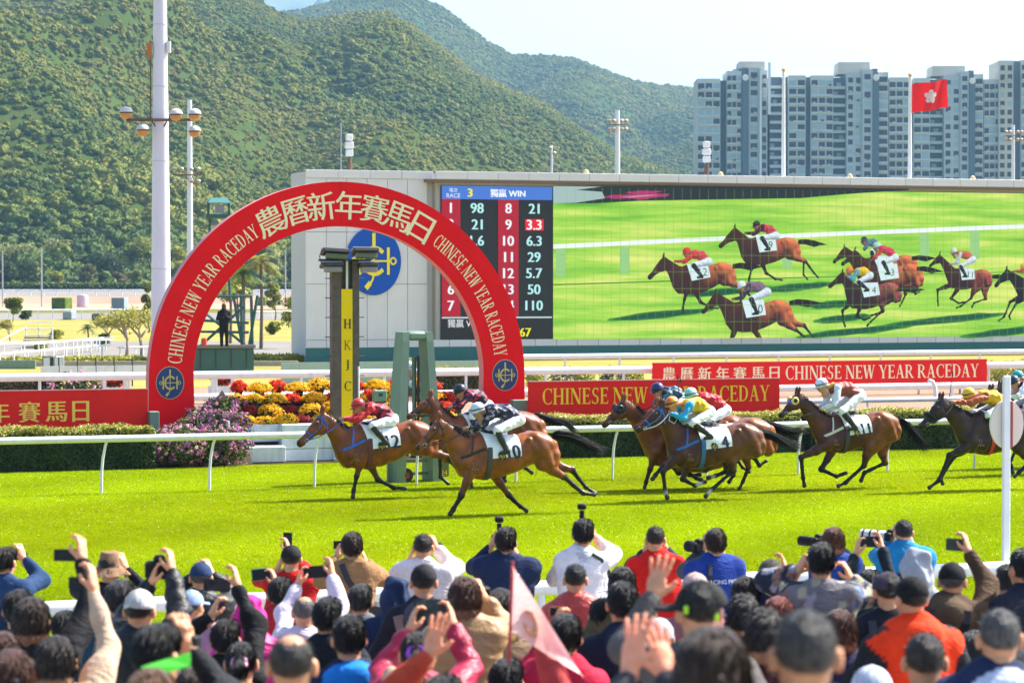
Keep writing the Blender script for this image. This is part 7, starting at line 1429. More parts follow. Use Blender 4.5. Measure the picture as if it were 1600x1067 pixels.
KEYS = {
 'A': KP((562, 661), (646, 656.5), (676, 663), (503.7, 648), (464.5, 692), (563.7, 717), (557, 743.7), (552.4, 766), (551, 779), (575, 719), (590, 749), (616, 762), (636, 763), (652, 702), (698, 713), (722, 740), (735, 752), (648, 702), (687, 708), (688, 745), (702, 757)),
 'B': KP((722, 646), (814, 642), (836, 650), (671.7, 622), (635.5, 650), (730, 702), (728, 735), (735, 754), (737, 762), (738, 702), (762, 728), (780, 745), (792, 752), (806, 690), (810, 712), (820, 730), (833, 740), (800, 690), (798, 718), (788, 744), (779, 757)),
 'C': KP((749, 673), (836, 673), (866, 679), (685, 658), (650, 699), (734, 740), (721, 773), (708, 796), (701, 805), (771, 740), (794.6, 773), (813, 791), (825, 799), (846, 725), (880, 744), (911, 770), (931, 773), (850, 725), (893, 733), (915, 761), (933, 772)),
 'D': KP((1050, 650), (1140, 648), (1162, 656), (974, 628), (941, 663), (1022, 707), (1015.6, 733), (1009, 753), (1006, 764), (1039, 713), (1060, 738), (1077, 742), (1096, 741), (1130, 695), (1150, 715), (1146, 742), (1138, 755), (1126, 695), (1148, 712), (1160, 730), (1172, 738)),
 'E': KP((1086, 660), (1173, 652), (1193, 661), (1026, 634), (992, 668), (1060, 712), (1036, 727), (1024, 742), (1018, 750), (1066, 712), (1074, 737), (1088, 747), (1098, 751), (1160, 700), (1170, 730), (1161, 752), (1154, 766), (1160, 700), (1178, 714), (1186, 727), (1199, 719)),
 'F': KP((1081.5, 662), (1160, 660), (1184, 676), (1033, 637), (994, 671), (1056, 716), (1036, 737), (1039, 765), (1043, 780), (1079, 718), (1066.6, 748), (1086, 758.5), (1104, 752), (1135, 703), (1146, 735), (1113, 764), (1101, 777), (1132, 703), (1136, 736), (1118, 743), (1104, 747)),
 'G': KP((1307, 645), (1375, 642), (1404, 657), (1246, 617), (1217.5, 648), (1274, 704), (1251.5, 714), (1254.6, 746), (1257.5, 761), (1299, 707), (1283.5, 733), (1307, 744), (1324, 738), (1356.7, 696), (1350.5, 727), (1321, 754), (1308, 760), (1375, 696), (1383, 723), (1350.5, 738), (1344, 753)),
 'H': KP((1533, 640), (1608, 638), (1634, 650), (1470, 626), (1436, 666), (1506, 700), (1483, 711), (1467, 750), (1450, 763), (1512, 700), (1490, 713), (1470, 747), (1474, 758), (1590, 700), (1612, 722), (1592, 738), (1584, 746), (1592, 700), (1618, 718), (1600, 730), (1590, 737)),
 'I': KP((1606, 628), (1682, 627), (1706, 636), (1548, 612), (1517, 648), (1585, 680), (1572, 706), (1580, 728), (1583, 740), (1595, 680), (1604, 710), (1620, 722), (1634, 722), (1664, 675), (1680, 700), (1660, 728), (1650, 738), (1664, 675), (1690, 700), (1680, 728), (1674, 738)),
 'J': KP((1620, 621), (1692, 620), (1714, 629), (1563, 606), (1534, 641), (1600, 670), (1590, 696), (1580, 718), (1576, 730), (1610, 670), (1618, 700), (1632, 712), (1646, 712), (1674, 668), (1692, 690), (1672, 716), (1664, 728), (1674, 668), (1700, 690), (1690, 716), (1684, 728))}
TAILS = {'A': [(712, 670), (742, 684), (760, 694)], 'B': [(857, 655), (884, 660), (902, 678)], 'C': [(898, 684), (920, 697), (944, 706)], 'D': [(1196, 664), (1222, 672), (1246, 678)], 'E': [(1222, 672), (1240, 677), (1260, 668)], 'F': [(1205, 680), (1228, 692), (1252, 698)],
 'G': [(1416, 664), (1434, 684), (1447, 706)], 'H': [(1660, 655), (1690, 668), (1710, 684)], 'I': [(1735, 646), (1760, 660), (1780, 680)], 'J': [(1740, 640), (1770, 655), (1790, 670)]}
JK = ['helmet', 'shoulder', 'butt', 'elbow', 'hand', 'knee', 'ankle']
JKEYS = {'A': ((559, 632), (576, 637), (613, 655), (559, 656), (537, 655), (582, 665), (600, 687)), 'B': ((718, 609), (731, 617), (762, 634), (720, 634), (706, 637), (738, 652), (746, 677)), 'C': ((746, 639), (766, 641), (809, 655), (753, 668), (731, 670), (777, 672), (789, 697)),
 'D': ((1027, 607), (1040, 613), (1066, 623), (1036, 630), (1030, 632), (1056, 640), (1062, 662)), 'E': ((1079, 615), (1096, 621), (1132, 640), (1086, 645), (1074, 650), (1109, 656), (1124, 678)), 'F': ((1049.5, 629), (1073, 632), (1107, 643), (1066, 653), (1046, 645), (1083, 661), (1109, 680)),
 'G': ((1283.5, 600), (1303, 606), (1342, 617), (1303, 632), (1280, 639), (1316, 642), (1335, 666)), 'H': ((1513.6, 615), (1534, 618), (1568, 632), (1518, 629), (1492, 629), (1544, 648), (1555, 666)), 'I': ((1583, 595), (1597, 603), (1628, 617), (1590, 619), (1574, 621), (1604, 634), (1616, 655)), 'J': ((1590, 587), (1605, 595), (1636, 609), (1598, 611), (1582, 613), (1612, 626), (1624, 646))}
BASEY = {'A': 779.5, 'B': 763, 'C': 805.5, 'D': 764.5, 'E': 767, 'F': 782, 'G': 764.5, 'H': 766, 'I': 742, 'J': 731}
HSPEC = {
 'A': dict(coat=BAY, label='bay race horse with blue bridle and number 12 cloth, leading at the post', number='12', bridle=(.02, .10, .45), breast=(.02, .12, .55), extra={'girth': (.12, .03, .03)}),
 'B': dict(coat=BAY, label='bay race horse half hidden behind the number 10 horse, ears pricked', number=None, emb=False),
 'C': dict(coat=BRT, label='bright bay race horse with number 10 cloth stretched out nearest the crowd', number='10', breast=(.012, .012, .014)),
 'D': dict(coat=BAY, label='bay race horse wearing black blinkers, head in front of the red banner', number=None, emb=False, extra={'hood': (.012, .012, .013)}),
 'E': dict(coat=BRT, label='light bay race horse whose rump shows behind the number 4 horse', number='3', emb=False),
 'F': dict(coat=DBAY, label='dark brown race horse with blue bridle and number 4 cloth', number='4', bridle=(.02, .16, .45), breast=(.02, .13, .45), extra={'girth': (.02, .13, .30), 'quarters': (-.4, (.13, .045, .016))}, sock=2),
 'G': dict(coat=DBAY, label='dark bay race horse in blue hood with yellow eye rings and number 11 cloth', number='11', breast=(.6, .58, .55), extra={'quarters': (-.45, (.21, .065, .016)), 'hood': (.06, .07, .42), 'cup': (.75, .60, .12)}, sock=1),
 'H': dict(coat=BLACKB, label='near black race horse with shaggy black noseband behind the round track marker', number=None, extra={'noseband': (.012, .012, .012), 'girth': (.5, .03, .02)}),
 'I': dict(coat=DBAY, label='brown race horse at the right edge beyond the near black horse', number=None, emb=False),
 'J': dict(coat=DBAY, label='furthest brown race horse at the right edge, ridden in a teal cap', number=None, emb=False)}
JSPEC = {
 'A': dict(label='jockey in red cap and dark starred red silks on the number 12 horse', helmet=(.55, .02, .02), jersey=(.33, .012, .03), sleeves=(.55, .02, .02), pattern=('stripes', (.10, .008, .025)), seed=1),
 'B': dict(label='jockey in black cap and black silks with pink spots behind number 10', helmet=(.012, .012, .016), jersey=(.03, .012, .03), sleeves=(.03, .012, .03), pattern=('dots', (.48, .03, .07)), seed=2),
 'C': dict(label='jockey in pale blue white cap and navy camouflage silks on the number 10 horse', helmet=(.55, .62, .78), jersey=(.02, .022, .05), sleeves=(.014, .015, .03), pattern=('camo', (.30, .26, .32)), seed=3),
 'D': dict(label='jockey in dark navy cap behind the jockey in yellow', helmet=(.012, .02, .10), jersey=(.015, .05, .09), sleeves=(.015, .05, .09), pattern=('camo', (.10, .25, .25)), seed=4, whip=((1037, 628), (1062, 594))),
 'E': dict(label='jockey in mint green cap and red silks beside the jockey in yellow', helmet=(.25, .62, .47), jersey=(.58, .02, .03), sleeves=(.58, .02, .03), helm2=(.45, .75, .65), seed=5, whip=((1060, 622), (1058, 589))),
 'F': dict(label='jockey in yellow silks with cyan sleeves and orange hooped cap on number 4', helmet=(.75, .16, .02), jersey=(.72, .45, .01), sleeves=(.02, .36, .62), helm2=(.80, .35, .03), seed=6),
 'G': dict(label='jockey in white cap and brown yellow silks standing up on the number 11 horse', helmet=(.68, .72, .80), jersey=(.30, .07, .05), sleeves=(.66, .70, .80), helm2=(.5, .55, .66), collar=(.66, .45, .02), seed=7),
 'H': dict(label='jockey in bright yellow cap and yellow rust silks on the near black horse', helmet=(.78, .45, .01), jersey=(.75, .42, .01), sleeves=(.38, .08, .03), seed=8, whip=((1481, 620), (1487.5, 584))),
 'I': dict(label='jockey in dark navy cap with white sleeves at the right edge', helmet=(.012, .03, .06), jersey=(.10, .012, .02), sleeves=(.72, .74, .80), seed=9),
 'J': dict(label='jockey in teal cap, furthest back at the right edge', helmet=(.02, .30, .34), jersey=(.02, .2, .25), sleeves=(.02, .2, .25), seed=10)}
for n in 'ABCDEFGHIJ':
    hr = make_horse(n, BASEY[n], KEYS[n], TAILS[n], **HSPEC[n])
    jr, jk = make_jockey(n, dict(zip(JK, JKEYS[n])), **JSPEC[n])
    reins(n, hr, jk, (.62, .62, .6) if n == 'F' else ((.02, .08, .3) if n == 'A' else (.015, .013, .012)))
build_screen_horses()
# ------------------------------------------------------------------ spectators
M_JEAN = mat('trousers', (.03, .035, .05), .85, var=.15, vs=12); M_SHOE = mat('shoe', (.03, .03, .03), .6)
M_PHONE = mat('phone_case', (.010, .010, .012), .4, spec=.2); M_SCR = mat('phone_screen', (.010, .012, .015), .25, spec=.25); M_CAMB = mat('camera_black', (.010, .010, .011), .5, spec=.2)
def ik(Sp, Hd, side):
    Sp, Hd = np.array(Sp, float), np.array(Hd, float); v = Hd - Sp; L = np.linalg.norm(v); a, b = .285, .245; f = max(1.0, L / .515); a *= f; b *= f; L = max(L, .12)
    x = (a * a - b * b + L * L) / (2 * L); h_ = math.sqrt(max(a * a - x * x, .0)); e = v / np.linalg.norm(v); p = np.array((side * .75, -.15, -1.0)); p = p - e * (p @ e); p /= max(np.linalg.norm(p), 1e-6)
    return Sp + e * x + p * h_
CNT = [0]; ROW = {}; SHOE_ME = None; HLOG = []
def person(label, px, ytop, hw, hair='short', hcol=(.012, .010, .009), top=(.02, .02, .025), L=None, R_=None, yaw=0, hat=None, hatcol=None, sleeve=None, puffer=False, hood=None, collar=None, fwd=.30, pose='grip', style=None, skin=None, hatyaw=0, legs=None, build=1.0, lean=0.0, sp=None):
    CNT[0] += 1; sd = CNT[0]; s_ = hw / .182; d = FPX / s_; top_p = at(px, ytop, d); zf = terr(d); Ht = top_p.z - zf; HLOG.append((round(Ht, 2), label)); Hz = Ht - .126; Sz = Hz - .225
    y = R(yaw); root = empty('person', (top_p.x, top_p.y, zf), y, label, 'person', 'spectators watching from the rail'); cy, sy = math.cos(-y), math.sin(-y)
    def loc(p): a, b = p[0] - top_p.x, p[1] - top_p.y; return np.array((cy * a - sy * b, sy * a + cy * b, p[2] - zf))
    hands = []
    for side, h_ in ((-1, L), (1, R_)):
        if h_ is None: hands.append((side, np.array((side * .27 * build, .06, Sz - .50)), 'relax', False))
        else: f = h_[2] if len(h_) > 2 else fwd; hands.append((side, loc(at(h_[0], h_[1], d + f)), (h_[3] if len(h_) > 3 else pose), True))
    sk = np.array(skin or SKIN); W_ = .165 * build
    arms = []
    for side, hp, ps, up in hands:
        S0 = np.array((side * W_, 0.0, Sz - .025 + (.035 if up and hp[2] > Sz else 0))); E = ik(S0, hp, side); arms.append((side, S0, E, hp, ps, up))
    xs = [a[3][0] for a in arms] + [a[2][0] for a in arms]; ys = [a[3][1] for a in arms] + [a[2][1] for a in arms]; zs = [a[3][2] for a in arms] + [Hz]
    lo = (min(xs + [-.3]) - .1, min(ys + [-.25]) - .05, -.0); hi = (max(xs + [.3]) + .1, max(ys + [.25]) + .1, max(zs) + .1)
    # one continuous body
    s = SDF(lo, hi, .026); hp0 = Sz - .52
    s.chain([(0, -.02, hp0, .13), (0, -.01, Sz - .25, .13), (0, -.02, Sz - .06, .13)], .06, 0, .62).cone((-.12, -.01, Sz - .02), (.12, -.01, Sz - .02), .05, .05, .05).cone((0, -.02, Sz), (0, -.025, Hz - .08), .060, .054, .03)
    for side, S0, E, H_, ps, up in arms: s.chain([(*S0, .046), (*E, .036), (*H_, .028)], .03)
    for side in (-1, 1): s.chain([(side * .09, 0, hp0, .085), (side * .10, .02, hp0 * .52, .06), (side * .10, 0, .05, .045)], .03)
    V, F, _ = s.mesh(); hv, hf, hc_ = HEADT; tint = sk / np.array(SKIN); parts = [(V, F, sk), (hv + np.array((0, 0, Hz)), hf, hc_ * tint)]
    for side, S0, E, H_, ps, up in arms:
        xd = (H_ - E) / np.linalg.norm(H_ - E); xd = xd * .6 + (np.array((0, .1, .8)) if up else np.array((0, 0, -.4))); pl = np.array((-side * .9, .25, .1)) if ps != 'open' else np.array((-side * .5, .9, 0)); Vh, Fh = place_hand(ps, H_, xd, pl, (side < 0) == (ps != 'open') if False else side > 0, 1.0); parts.append((Vh, Fh, sk * 1.08))
    V, F, C = join(parts); obj('body', mesh_of('person_body', V, F, [M_SKIN], None, True, C), root)
    # jacket
    s = SDF((lo[0] - .05, lo[1] - .05, Sz - .66), (hi[0] + .05, hi[1] + .05, hi[2] + .05), .0185); B = build * (1.08 if puffer else 1.0)
    s.chain([(0, -.02, Sz - .60, .185 * B), (0, -.015, Sz - .30, .195 * B), (0, -.02, Sz - .10, .195 * B), (0, -.025, Sz - .0, .15 * B)], .07, 0, .62)
    for side, S0, E, H_, ps, up in arms:
        w = E + (H_ - E) * .86; s.chain([(0, -.02, Sz - .05, .075), (*(S0 * np.array((1.0, 1, 1)) + np.array((0, -.01, -.01))), .082 * B)], .06, 0); s.chain([(*S0, .080 * B), (*E, .062 * B), (*w, .046 * B)], .035, 1)
    s.chain([(0, -.035, Sz + .015, .085), (0, -.035, Sz + .055, .075)], .03, 2)
    if hood: s.ell((0, -.115, Sz + .03), (.125, .065, .085), .04, 3).ell((0, -.10, Sz - .04), (.10, .05, .09), .05, 3)
    if puffer: X, Y, Z = [s.lo[q] + s.h * np.arange(s.n[q], dtype=np.float32) for q in range(3)]; s.D += (.011 * np.abs(np.sin((Z[None, None, :] + .12 * np.abs(X[:, None, None])) * 42)) - .008).astype(np.float32) + 0 * Y[None, :, None]
    s.wrinkle(.013 if not puffer else .005, 17, sd, (1, 1, .8)); V, F, Lb = s.mesh(); BV = BVHTree.FromPolygons(V.tolist(), F.tolist()); C = np.tile(np.array(top, float), (len(V), 1)); C[Lb == 1] = sleeve or top; C[Lb == 2] = collar or top; C[Lb == 3] = hood or top
    if style:
        rs = np.random.RandomState(sd); k_, pc = style
        if k_ == 'blotch':
            for i in range(220): C[np.linalg.norm(V - V[rs.randint(len(V))], axis=1) < .03] = pc[rs.randint(len(pc))]
        elif k_ == 'yoke': C[(V[:, 2] > Sz - .12) & (Lb != 3)] = pc
        elif k_ == 'stripe': C[np.floor(V[:, 2] / .055) % 2 == 0] = pc
        elif k_ == 'sidebands': C[(Lb == 1)] = pc
    obj('jacket', mesh_of('jacket', V, F, [M_SHINY if puffer else M_CLOTH], None, True, C), root)
    s = SDF((-.3, -.25, .0), (.3, .25, hp0 + .2), .034); s.ell((0, -.01, hp0 + .02), (.19, .135, .15), .05)
    for side in (-1, 1): s.chain([(side * .095, 0, hp0, .115), (side * .105, .02, hp0 * .52, .085), (side * .105, 0, .07, .07)], .05)
    V, F, _ = s.mesh(); obj('trousers', mesh_of('trousers', V, F, [M_JEAN], None, True), root)
    global SHOE_ME
    for side in (-1, 1):
        if SHOE_ME is None: b = MB(); b.box((0, .05, .035), (.09, .27, .07), bev=.025); o = b.build('shoe', M_SHOE, root, smooth='auto'); SHOE_ME = o.data
        else: o = obj('shoe', SHOE_ME, root)
        o.location = (side * .105, 0, 0)
    hs = None
    if hat and hair in ('short', 'short2', 'bob2'): hair = 'crop'
    if hair: hs = obj('hair', HAIR[hair], root, (0, 0, Hz)); set_mat(hs, cmat(hcol, kind='hair'))
    if hat: o = obj({'hood': 'hood'}.get(hat, hat if hat != 'bucket' else 'bucket_hat'), HATS[hat], root, (0, 0, Hz), (0, 0, R(hatyaw))); set_mat(o, cmat(hatcol))
    ROW[label] = (root, d, BV, Hz, Sz, zf); return root
def phone(label, px, py, w, h_, d, roll=0.0, name='smartphone', cat='phone', case=None, screen=None, yaw=0.0):
    k = d / FPX; W_, H_ = w * k, h_ * k; root = empty(name, at(px, py, d), 0, label, cat, None); root.rotation_euler = (R(-6), R(roll), R(yaw)); mb = MB(); mb.box((0, 0, 0), (W_, .010, H_), bev=.004); mb.build('case', mat('case', case, .4) if case else M_PHONE, root, smooth='auto')
    mb = MB(); mb.box((0, -.0058, 0), (W_ * .92, .002, H_ * .90)); mb.build('screen', screen or M_SCR, root); return root
def pic_screen(name, cols): return noise_ramp_mat(name, cols, 22, .2)
def camera(label, px, py, d, lens=.10, lr=.035, flash=False, yaw=0.0, white=False, size=1.0, name='photo_camera', pitch=0):
    root = empty(name, at(px, py, d), R(yaw), label, 'camera'); root.rotation_euler.x = R(pitch); root.scale = (size,) * 3; mb = MB(); mb.box((0, 0, 0), (.135, .06, .085), bev=.012); mb.box((0, -.005, .052), (.055, .055, .035), bev=.010); mb.box((.055, .02, .0), (.03, .05, .08), bev=.01); mb.build('camera_body', M_CAMB, root, smooth='auto')
    mb = MB(); mb.lathe([(lr * .9, .02), (lr, .03), (lr, lens * .5), (lr * 1.08, lens * .55), (lr * 1.08, lens), (lr * .9, lens)], (0, 0, -.003), 18, axis='Y'); o = mb.build('lens', mat('lens_white', (.6, .6, .58), .4) if white else M_CAMB, root, smooth='auto')
    if white:
        for q in (.35, .6, .85): mb = MB(); mb.lathe([(lr * 1.09, 0), (lr * 1.14, .004), (lr * 1.14, .016), (lr * 1.09, .02)], (0, lens * q, -.003), 18, axis='Y'); mb.build('grip_ring', M_CAMB, o)
    mb = MB(); mb.box((0, -.031, -.008), (.085, .003, .055)); mb.build('back_screen', M_SCR, root)
    if flash: mb = MB(); mb.box((0, 0, .10), (.04, .04, .07), bev=.006); mb.box((0, .015, .165), (.075, .065, .05), bev=.010); mb.build('flash', M_CAMB, root, smooth='auto')
    return root
def snap(BV, pts, off=.006):
    out = []
    for x, y, z in pts:
        h_ = BV.ray_cast(Vector((x, -1.0, z)), Vector((0, 1, 0))); out.append(tuple(h_[0] + Vector((0, -off, 0))) if h_[0] is not None and y < .03 else (x, y, z))
    return out
def dd(hw): return FPX * .182 / hw
BK = (.012, .010, .009); BR = (.045, .024, .014); DBR = (.025, .015, .010); GR = (.10, .095, .09); RB = (.16, .055, .020); RED = (.20, .045, .025)
NV = (.012, .018, .045); BLK = (.012, .012, .014)
# --- front row, along the rail
person('man in blue denim jacket photographing at the left edge of the front row', 9, 855, 34, 'short', DBR, (.012, .022, .05), R_=(36, 872, .2), yaw=-20, style=('yoke', (.018, .045, .11)))
camera('small compact camera at the face of the man in denim', 31, 868, dd(34) + .26, .05, .025, yaw=-20, size=.8)
person('man in brown bucket hat and dark jacket in the front row', 172, 863, 37, 'short', BK, (.018, .018, .022), R_=(196, 888, .2), L=(152, 892, .2), hat='bucket', hatcol=(.22, .13, .075), yaw=-12)
person('man in navy cap and shiny black jacket in the front row', 314, 878, 36, 'crop', GR, (.012, .012, .014), R_=(331, 897, .2), L=(302, 900, .2), hat='cap', hatcol=(.02, .045, .11), puffer=True)
person('man in black cap and red shirt holding a phone upright at the rail', 455, 851, 33, 'short', BK, (.46, .014, .014), R_=(452, 862, .35), hat='cap', hatcol=(.022, .020, .022), L=(432, 893, .1))
phone('upright phone just above the black cap of the man in red', 449.5, 845, 14, 27, dd(33) + .5)
person('man in tan jacket with a black bag strap across his back', 549, 832, 34, 'short', BR, (.27, .145, .065), L=(525, 872, .32), R_=(572, 880, .15), yaw=14)
phone('black phone held before the face of the man in tan', 530, 851, 18, 13, dd(34) + .38)
rt, d_, lc, Hz, Sz, zf = ROW['man in tan jacket with a black bag strap across his back']; pts = [(-.10, -.02, Sz + .10), (-.06, -.13, Sz - .02), (.02, -.175, Sz - .14), (.11, -.175, Sz - .30), (.19, -.12, Sz - .44), (.23, -.04, Sz - .52)]; strap(snap(lc, pts), .05, .012, (0, -1, .1)).build('shoulder_strap', M_BLK, rt)
p = at(592, 962, d_ - .06); mb = MB(); mb.box((0, 0, 0), (.26, .12, .22), bev=.03); tag(mb.build('shoulder_bag', mat('black_nylon', (.014, .014, .016), .6, bump=.4, bs=30), None, p, (0, .2, .3), smooth='auto'), 'black shoulder bag at the hip of the man in tan', 'bag')
person('broad man in white shirt with black collar band photographing', 661, 833, 33, 'crop', DBR, (.68, .62, .62), R_=(683, 858, .22), L=(640, 876, .25), collar=(.02, .02, .022), build=1.12)
camera('dark camera beside the right cheek of the man in white shirt', 679, 855, dd(33) + .26, .08, .03)
person('man in navy jacket with a small white logo on the collar, front row', 790, 824, 34, 'short', DBR, (.016, .026, .065), L=(768, 852, .25), R_=(806, 866, .25), build=1.15)
camera('camera with raised flash before the man in navy', 780, 842, dd(34) + .28, .12, .04, flash=True)
person('man in white tee shirt with a camera strap, front row centre', 911, 811, 34, 'short', BK, (.70, .68, .70), R_=(930, 840, .18), L=(893, 868, .25), collar=(.45, .47, .50), sleeve=(.66, .56, .54))
camera('camera whose flash shows above the head of the man in white tee', 909, 822, dd(34) + .25, .08, .035, flash=True)
rt, d_, lc, Hz, Sz, zf = ROW['man in white tee shirt with a camera strap, front row centre']; strap(snap(lc, [(.07, -.02, Sz + .07), (.15, -.09, Sz + .02), (.21, -.08, Sz - .08), (.235, -.03, Sz - .20), (.22, .06, Sz - .26)]), .03, .008, (.5, -1, .2)).build('camera_strap', M_BLK, rt)
person('man in bright red bib over navy sleeves at the rail', 1024, 821, 32, 'crop', DBR, (.62, .016, .012), R_=(1040, 856, .2), L=(1008, 862, .2), sleeve=(.018, .026, .055), build=1.1, collar=(.05, .012, .012))
person('photographer in royal blue bib with grey sleeves', 1117, 826, 34, 'short', BR, (.016, .045, .24), L=(1098, 856, .22), R_=(1132, 872, .22), sleeve=(.055, .06, .075), build=1.08, yaw=14)
camera('black camera with lens pointing left at the blue bib photographer', 1091, 854, dd(34) + .2, .13, .045, yaw=40)
rt, d_, lc, Hz, Sz, zf = ROW['photographer in royal blue bib with grey sleeves']; strap(snap(lc, [(-.08, -.03, Sz + .07), (-.09, -.13, Sz - .02), (-.085, -.17, Sz - .12), (-.10, -.17, Sz - .24), (-.06, -.16, Sz - .32)]), .035, .008, (0, -1, .1)).build('camera_strap', M_BLK, rt)
rt, d_, lc, Hz, Sz, zf = ROW['photographer in royal blue bib with grey sleeves']; Vt, Ft = norm_txt('RACING PRESS', .034); mb = MB(); Q = snap(lc, [(a + .03, -.1, Sz - .075 + b) for a, b in Vt], .012); mb.add(Q, Ft); mb.build('lettering', M_PAINT, rt)
rt, d_, lc, Hz, Sz, zf = ROW['man in navy jacket with a small white logo on the collar, front row']; mb = MB(); mb.add(snap(lc, [(.04 + x, -.1, Sz - .04 + z) for x, z in ((0, 0), (.035, 0), (.04, .016), (.005, .018))], .012), [(0, 1, 2, 3)]); mb.add(snap(lc, [(.10 + .018 * math.cos(t), -.1, Sz - .03 + .018 * math.sin(t)) for t in np.linspace(0, 5.6, 8)], .012), [tuple(range(8))]); mb.build('logo', M_PAINT, rt)
person('photographer with orange brown hair in a blue bib', 1302, 822, 32, 'bob2', RB, (.016, .045, .22), L=(1286, 846, .25), R_=(1316, 860, .2), sleeve=(.018, .02, .03))
camera('green black long lens left of the orange haired photographer', 1278, 846, dd(32) + .2, .20, .042, yaw=46)
person('photographer with dark hair in navy jacket with cyan yoke', 1412, 811, 31, 'crop', BK, (.012, .016, .028), L=(1395, 838, .22), R_=(1426, 852, .2), style=('yoke', (.015, .20, .42)), build=1.15, collar=(.012, .02, .035))
camera('big pale telephoto lens pointing left at the cyan yoke photographer', 1390, 838, dd(31) + .2, .28, .055, yaw=58, white=True)
# --- second row
person('man in grey brown cap with his hand raised ahead, right of centre', 1205, 873, 42, 'crop', GR, (.016, .022, .045), R_=(1228, 893, .4), hat='cap', hatcol=(.075, .065, .055), hatyaw=-10)
person('man with thick black hair in a patterned grey jacket', 1283, 848, 44, 'short2', BK, (.16, .15, .16), L=(1246, 893, .1), R_=(1330, 905, .1), style=('blotch', [(.30, .28, .32), (.22, .12, .09), (.10, .10, .14), (.36, .33, .22), (.14, .20, .30)]), sleeve=(.022, .028, .045))
person('person in dark top raising a wide phone with both hands', 1358, 890, 38, 'short', BK, (.015, .022, .030), L=(1338, 866, .35), R_=(1378, 858, .35), fwd=.35)
phone('black phone held sideways with both hands before the long white lens', 1358, 846, 29, 17, dd(38) + .36, 2)
person('person in light grey hood behind the cap wearers on the right', 1430, 858, 40, None, BK, (.36, .37, .40), hat='hood', hatcol=(.36, .37, .40), yaw=25)
person('man in black cap and brown jacket holding a phone high on the right', 1488, 878, 44, 'crop', GR, (.075, .045, .026), R_=(1513, 862, .25), hat='cap', hatcol=(.012, .012, .013), build=1.12, hood=(.10, .065, .04), lean=.1, yaw=-16)
phone('dark phone held sideways high above the brown jacket', 1496, 851, 36, 19, dd(44) + .27, 4, screen=pic_screen('grey_view', [(.05, .055, .05), (.10, .11, .10)]))
person('man in plum grey cap and dark jacket left of the black cap', 1388, 893, 46, 'crop', BK, (.014, .016, .022), hat='cap', hatcol=(.055, .045, .06), hatyaw=-40)
person('man in black cap and orange red jacket with black shoulders', 1424, 900, 52, 'short', BK, (.78, .045, .010), hat='cap', hatcol=(.012, .012, .013), hood=(.80, .05, .012), sleeve=(.02, .02, .022), build=1.2, yaw=18)
person('woman with straight black hair at the right edge', 1572, 880, 37, 'long', BK, (.016, .02, .035), yaw=30)
person('tall man with dark hair and white mask at the right edge', 1598, 858, 44, 'short', BK, (.02, .022, .035), yaw=28)
person('man in red and white striped sweater between the brown and navy jackets', 1543, 905, 34, 'short', BK, (.50, .03, .04), style=('stripe', (.6, .58, .56)))
# --- middle rows, left to right
person('man with black hair at the far left behind the denim jacket', 28, 922, 46, 'short2', BK, (.13, .115, .075), style=('stripe', (.04, .035, .025)))
person('woman with wavy brown hair in black coat at left', 52, 931, 54, 'bob', (.040, .022, .013), (.013, .013, .015), R_=(128, 874, .35), yaw=-16, build=1.05)
phone('upper black phone at left held sideways by a raised hand', 103, 867, 38, 19, dd(54) + .36, 1)
person('small dark haired person between the two raised arms at left', 99, 955, 38, 'short', BK, (.02, .02, .025))
person('woman with long black hair in a beige knitted sleeve raising a phone', 90, 992, 60, 'long', DBR, (.44, .32, .22), R_=(146, 921, .42), yaw=-6, puffer=False)
phone('lower black phone at left held by the beige sleeved arm', 124, 910, 34, 19, dd(60) + .43, 0)
person('woman with reddish brown hair and a pale clip at the lower left corner', 20, 1012, 74, 'bob2', (.10, .035, .020), (.06, .02, .016)); 
person('woman with short reddish hair at the left edge, middle', 4, 985, 58, 'bob', (.085, .03, .018), (.02, .018, .018))
rt, d_, lc, Hz, Sz, zf = ROW['woman with reddish brown hair and a pale clip at the lower left corner']; mb = MB(); mb.box((-.02, -.115, Hz + .02), (.13, .015, .018), bev=.005); mb.build('hair_clip', mat('clip', (.6, .58, .55), .3), rt)
person('grey haired man left of the white cap', 187, 906, 46, 'short2', (.055, .052, .05), (.03, .06, .10))
person('man in white cap and black leather jacket lifting a camera', 218, 920, 50, 'crop', BK, (.010, .010, .011), L=(236, 912, .3), R_=(268, 892, .3), hat='cap', hatcol=(.55, .54, .50), hatyaw=180 - 165, puffer=True, yaw=-8)
camera('black camera held high by the leather jacket arm', 249, 890, dd(50) + .34, .08, .035, size=1.25, yaw=10)
person('man in light blue cap behind the leather sleeve', 300, 921, 38, 'crop', GR, (.20, .21, .23), hat='cap', hatcol=(.27, .36, .55), yaw=-30)
person('person in dark sleeve raising a wide phone with a small picture', 352, 968, 46, 'short', BK, (.014, .014, .016), R_=(371, 915, .3), L=(330, 962, .15))
phone('wide phone held up in front of the pink puffer jacket', 339, 914, 42, 19, dd(46) + .32, 3, screen=pic_screen('dark_view', [(.01, .012, .016), (.05, .05, .055), (.10, .06, .05)]))
person('person in a pink and grey speckled head scarf', 333, 974, 42, None, BK, (.36, .20, .27), hat='hood', hatcol=(.36, .20, .27), style=('blotch', [(.45, .30, .36), (.20, .20, .28), (.38, .12, .18)]))
person('man with thick black hair framing a shot with small camera at left', 247, 976, 72, 'short', BK, (.02, .022, .026), R_=(294, 1008, .2), L=(270, 1022, .25), yaw=-30)
camera('small silver camera in the hands of the thick haired man', 291, 1004, dd(72) + .22, .04, .025, size=.75, yaw=-20, white=True)
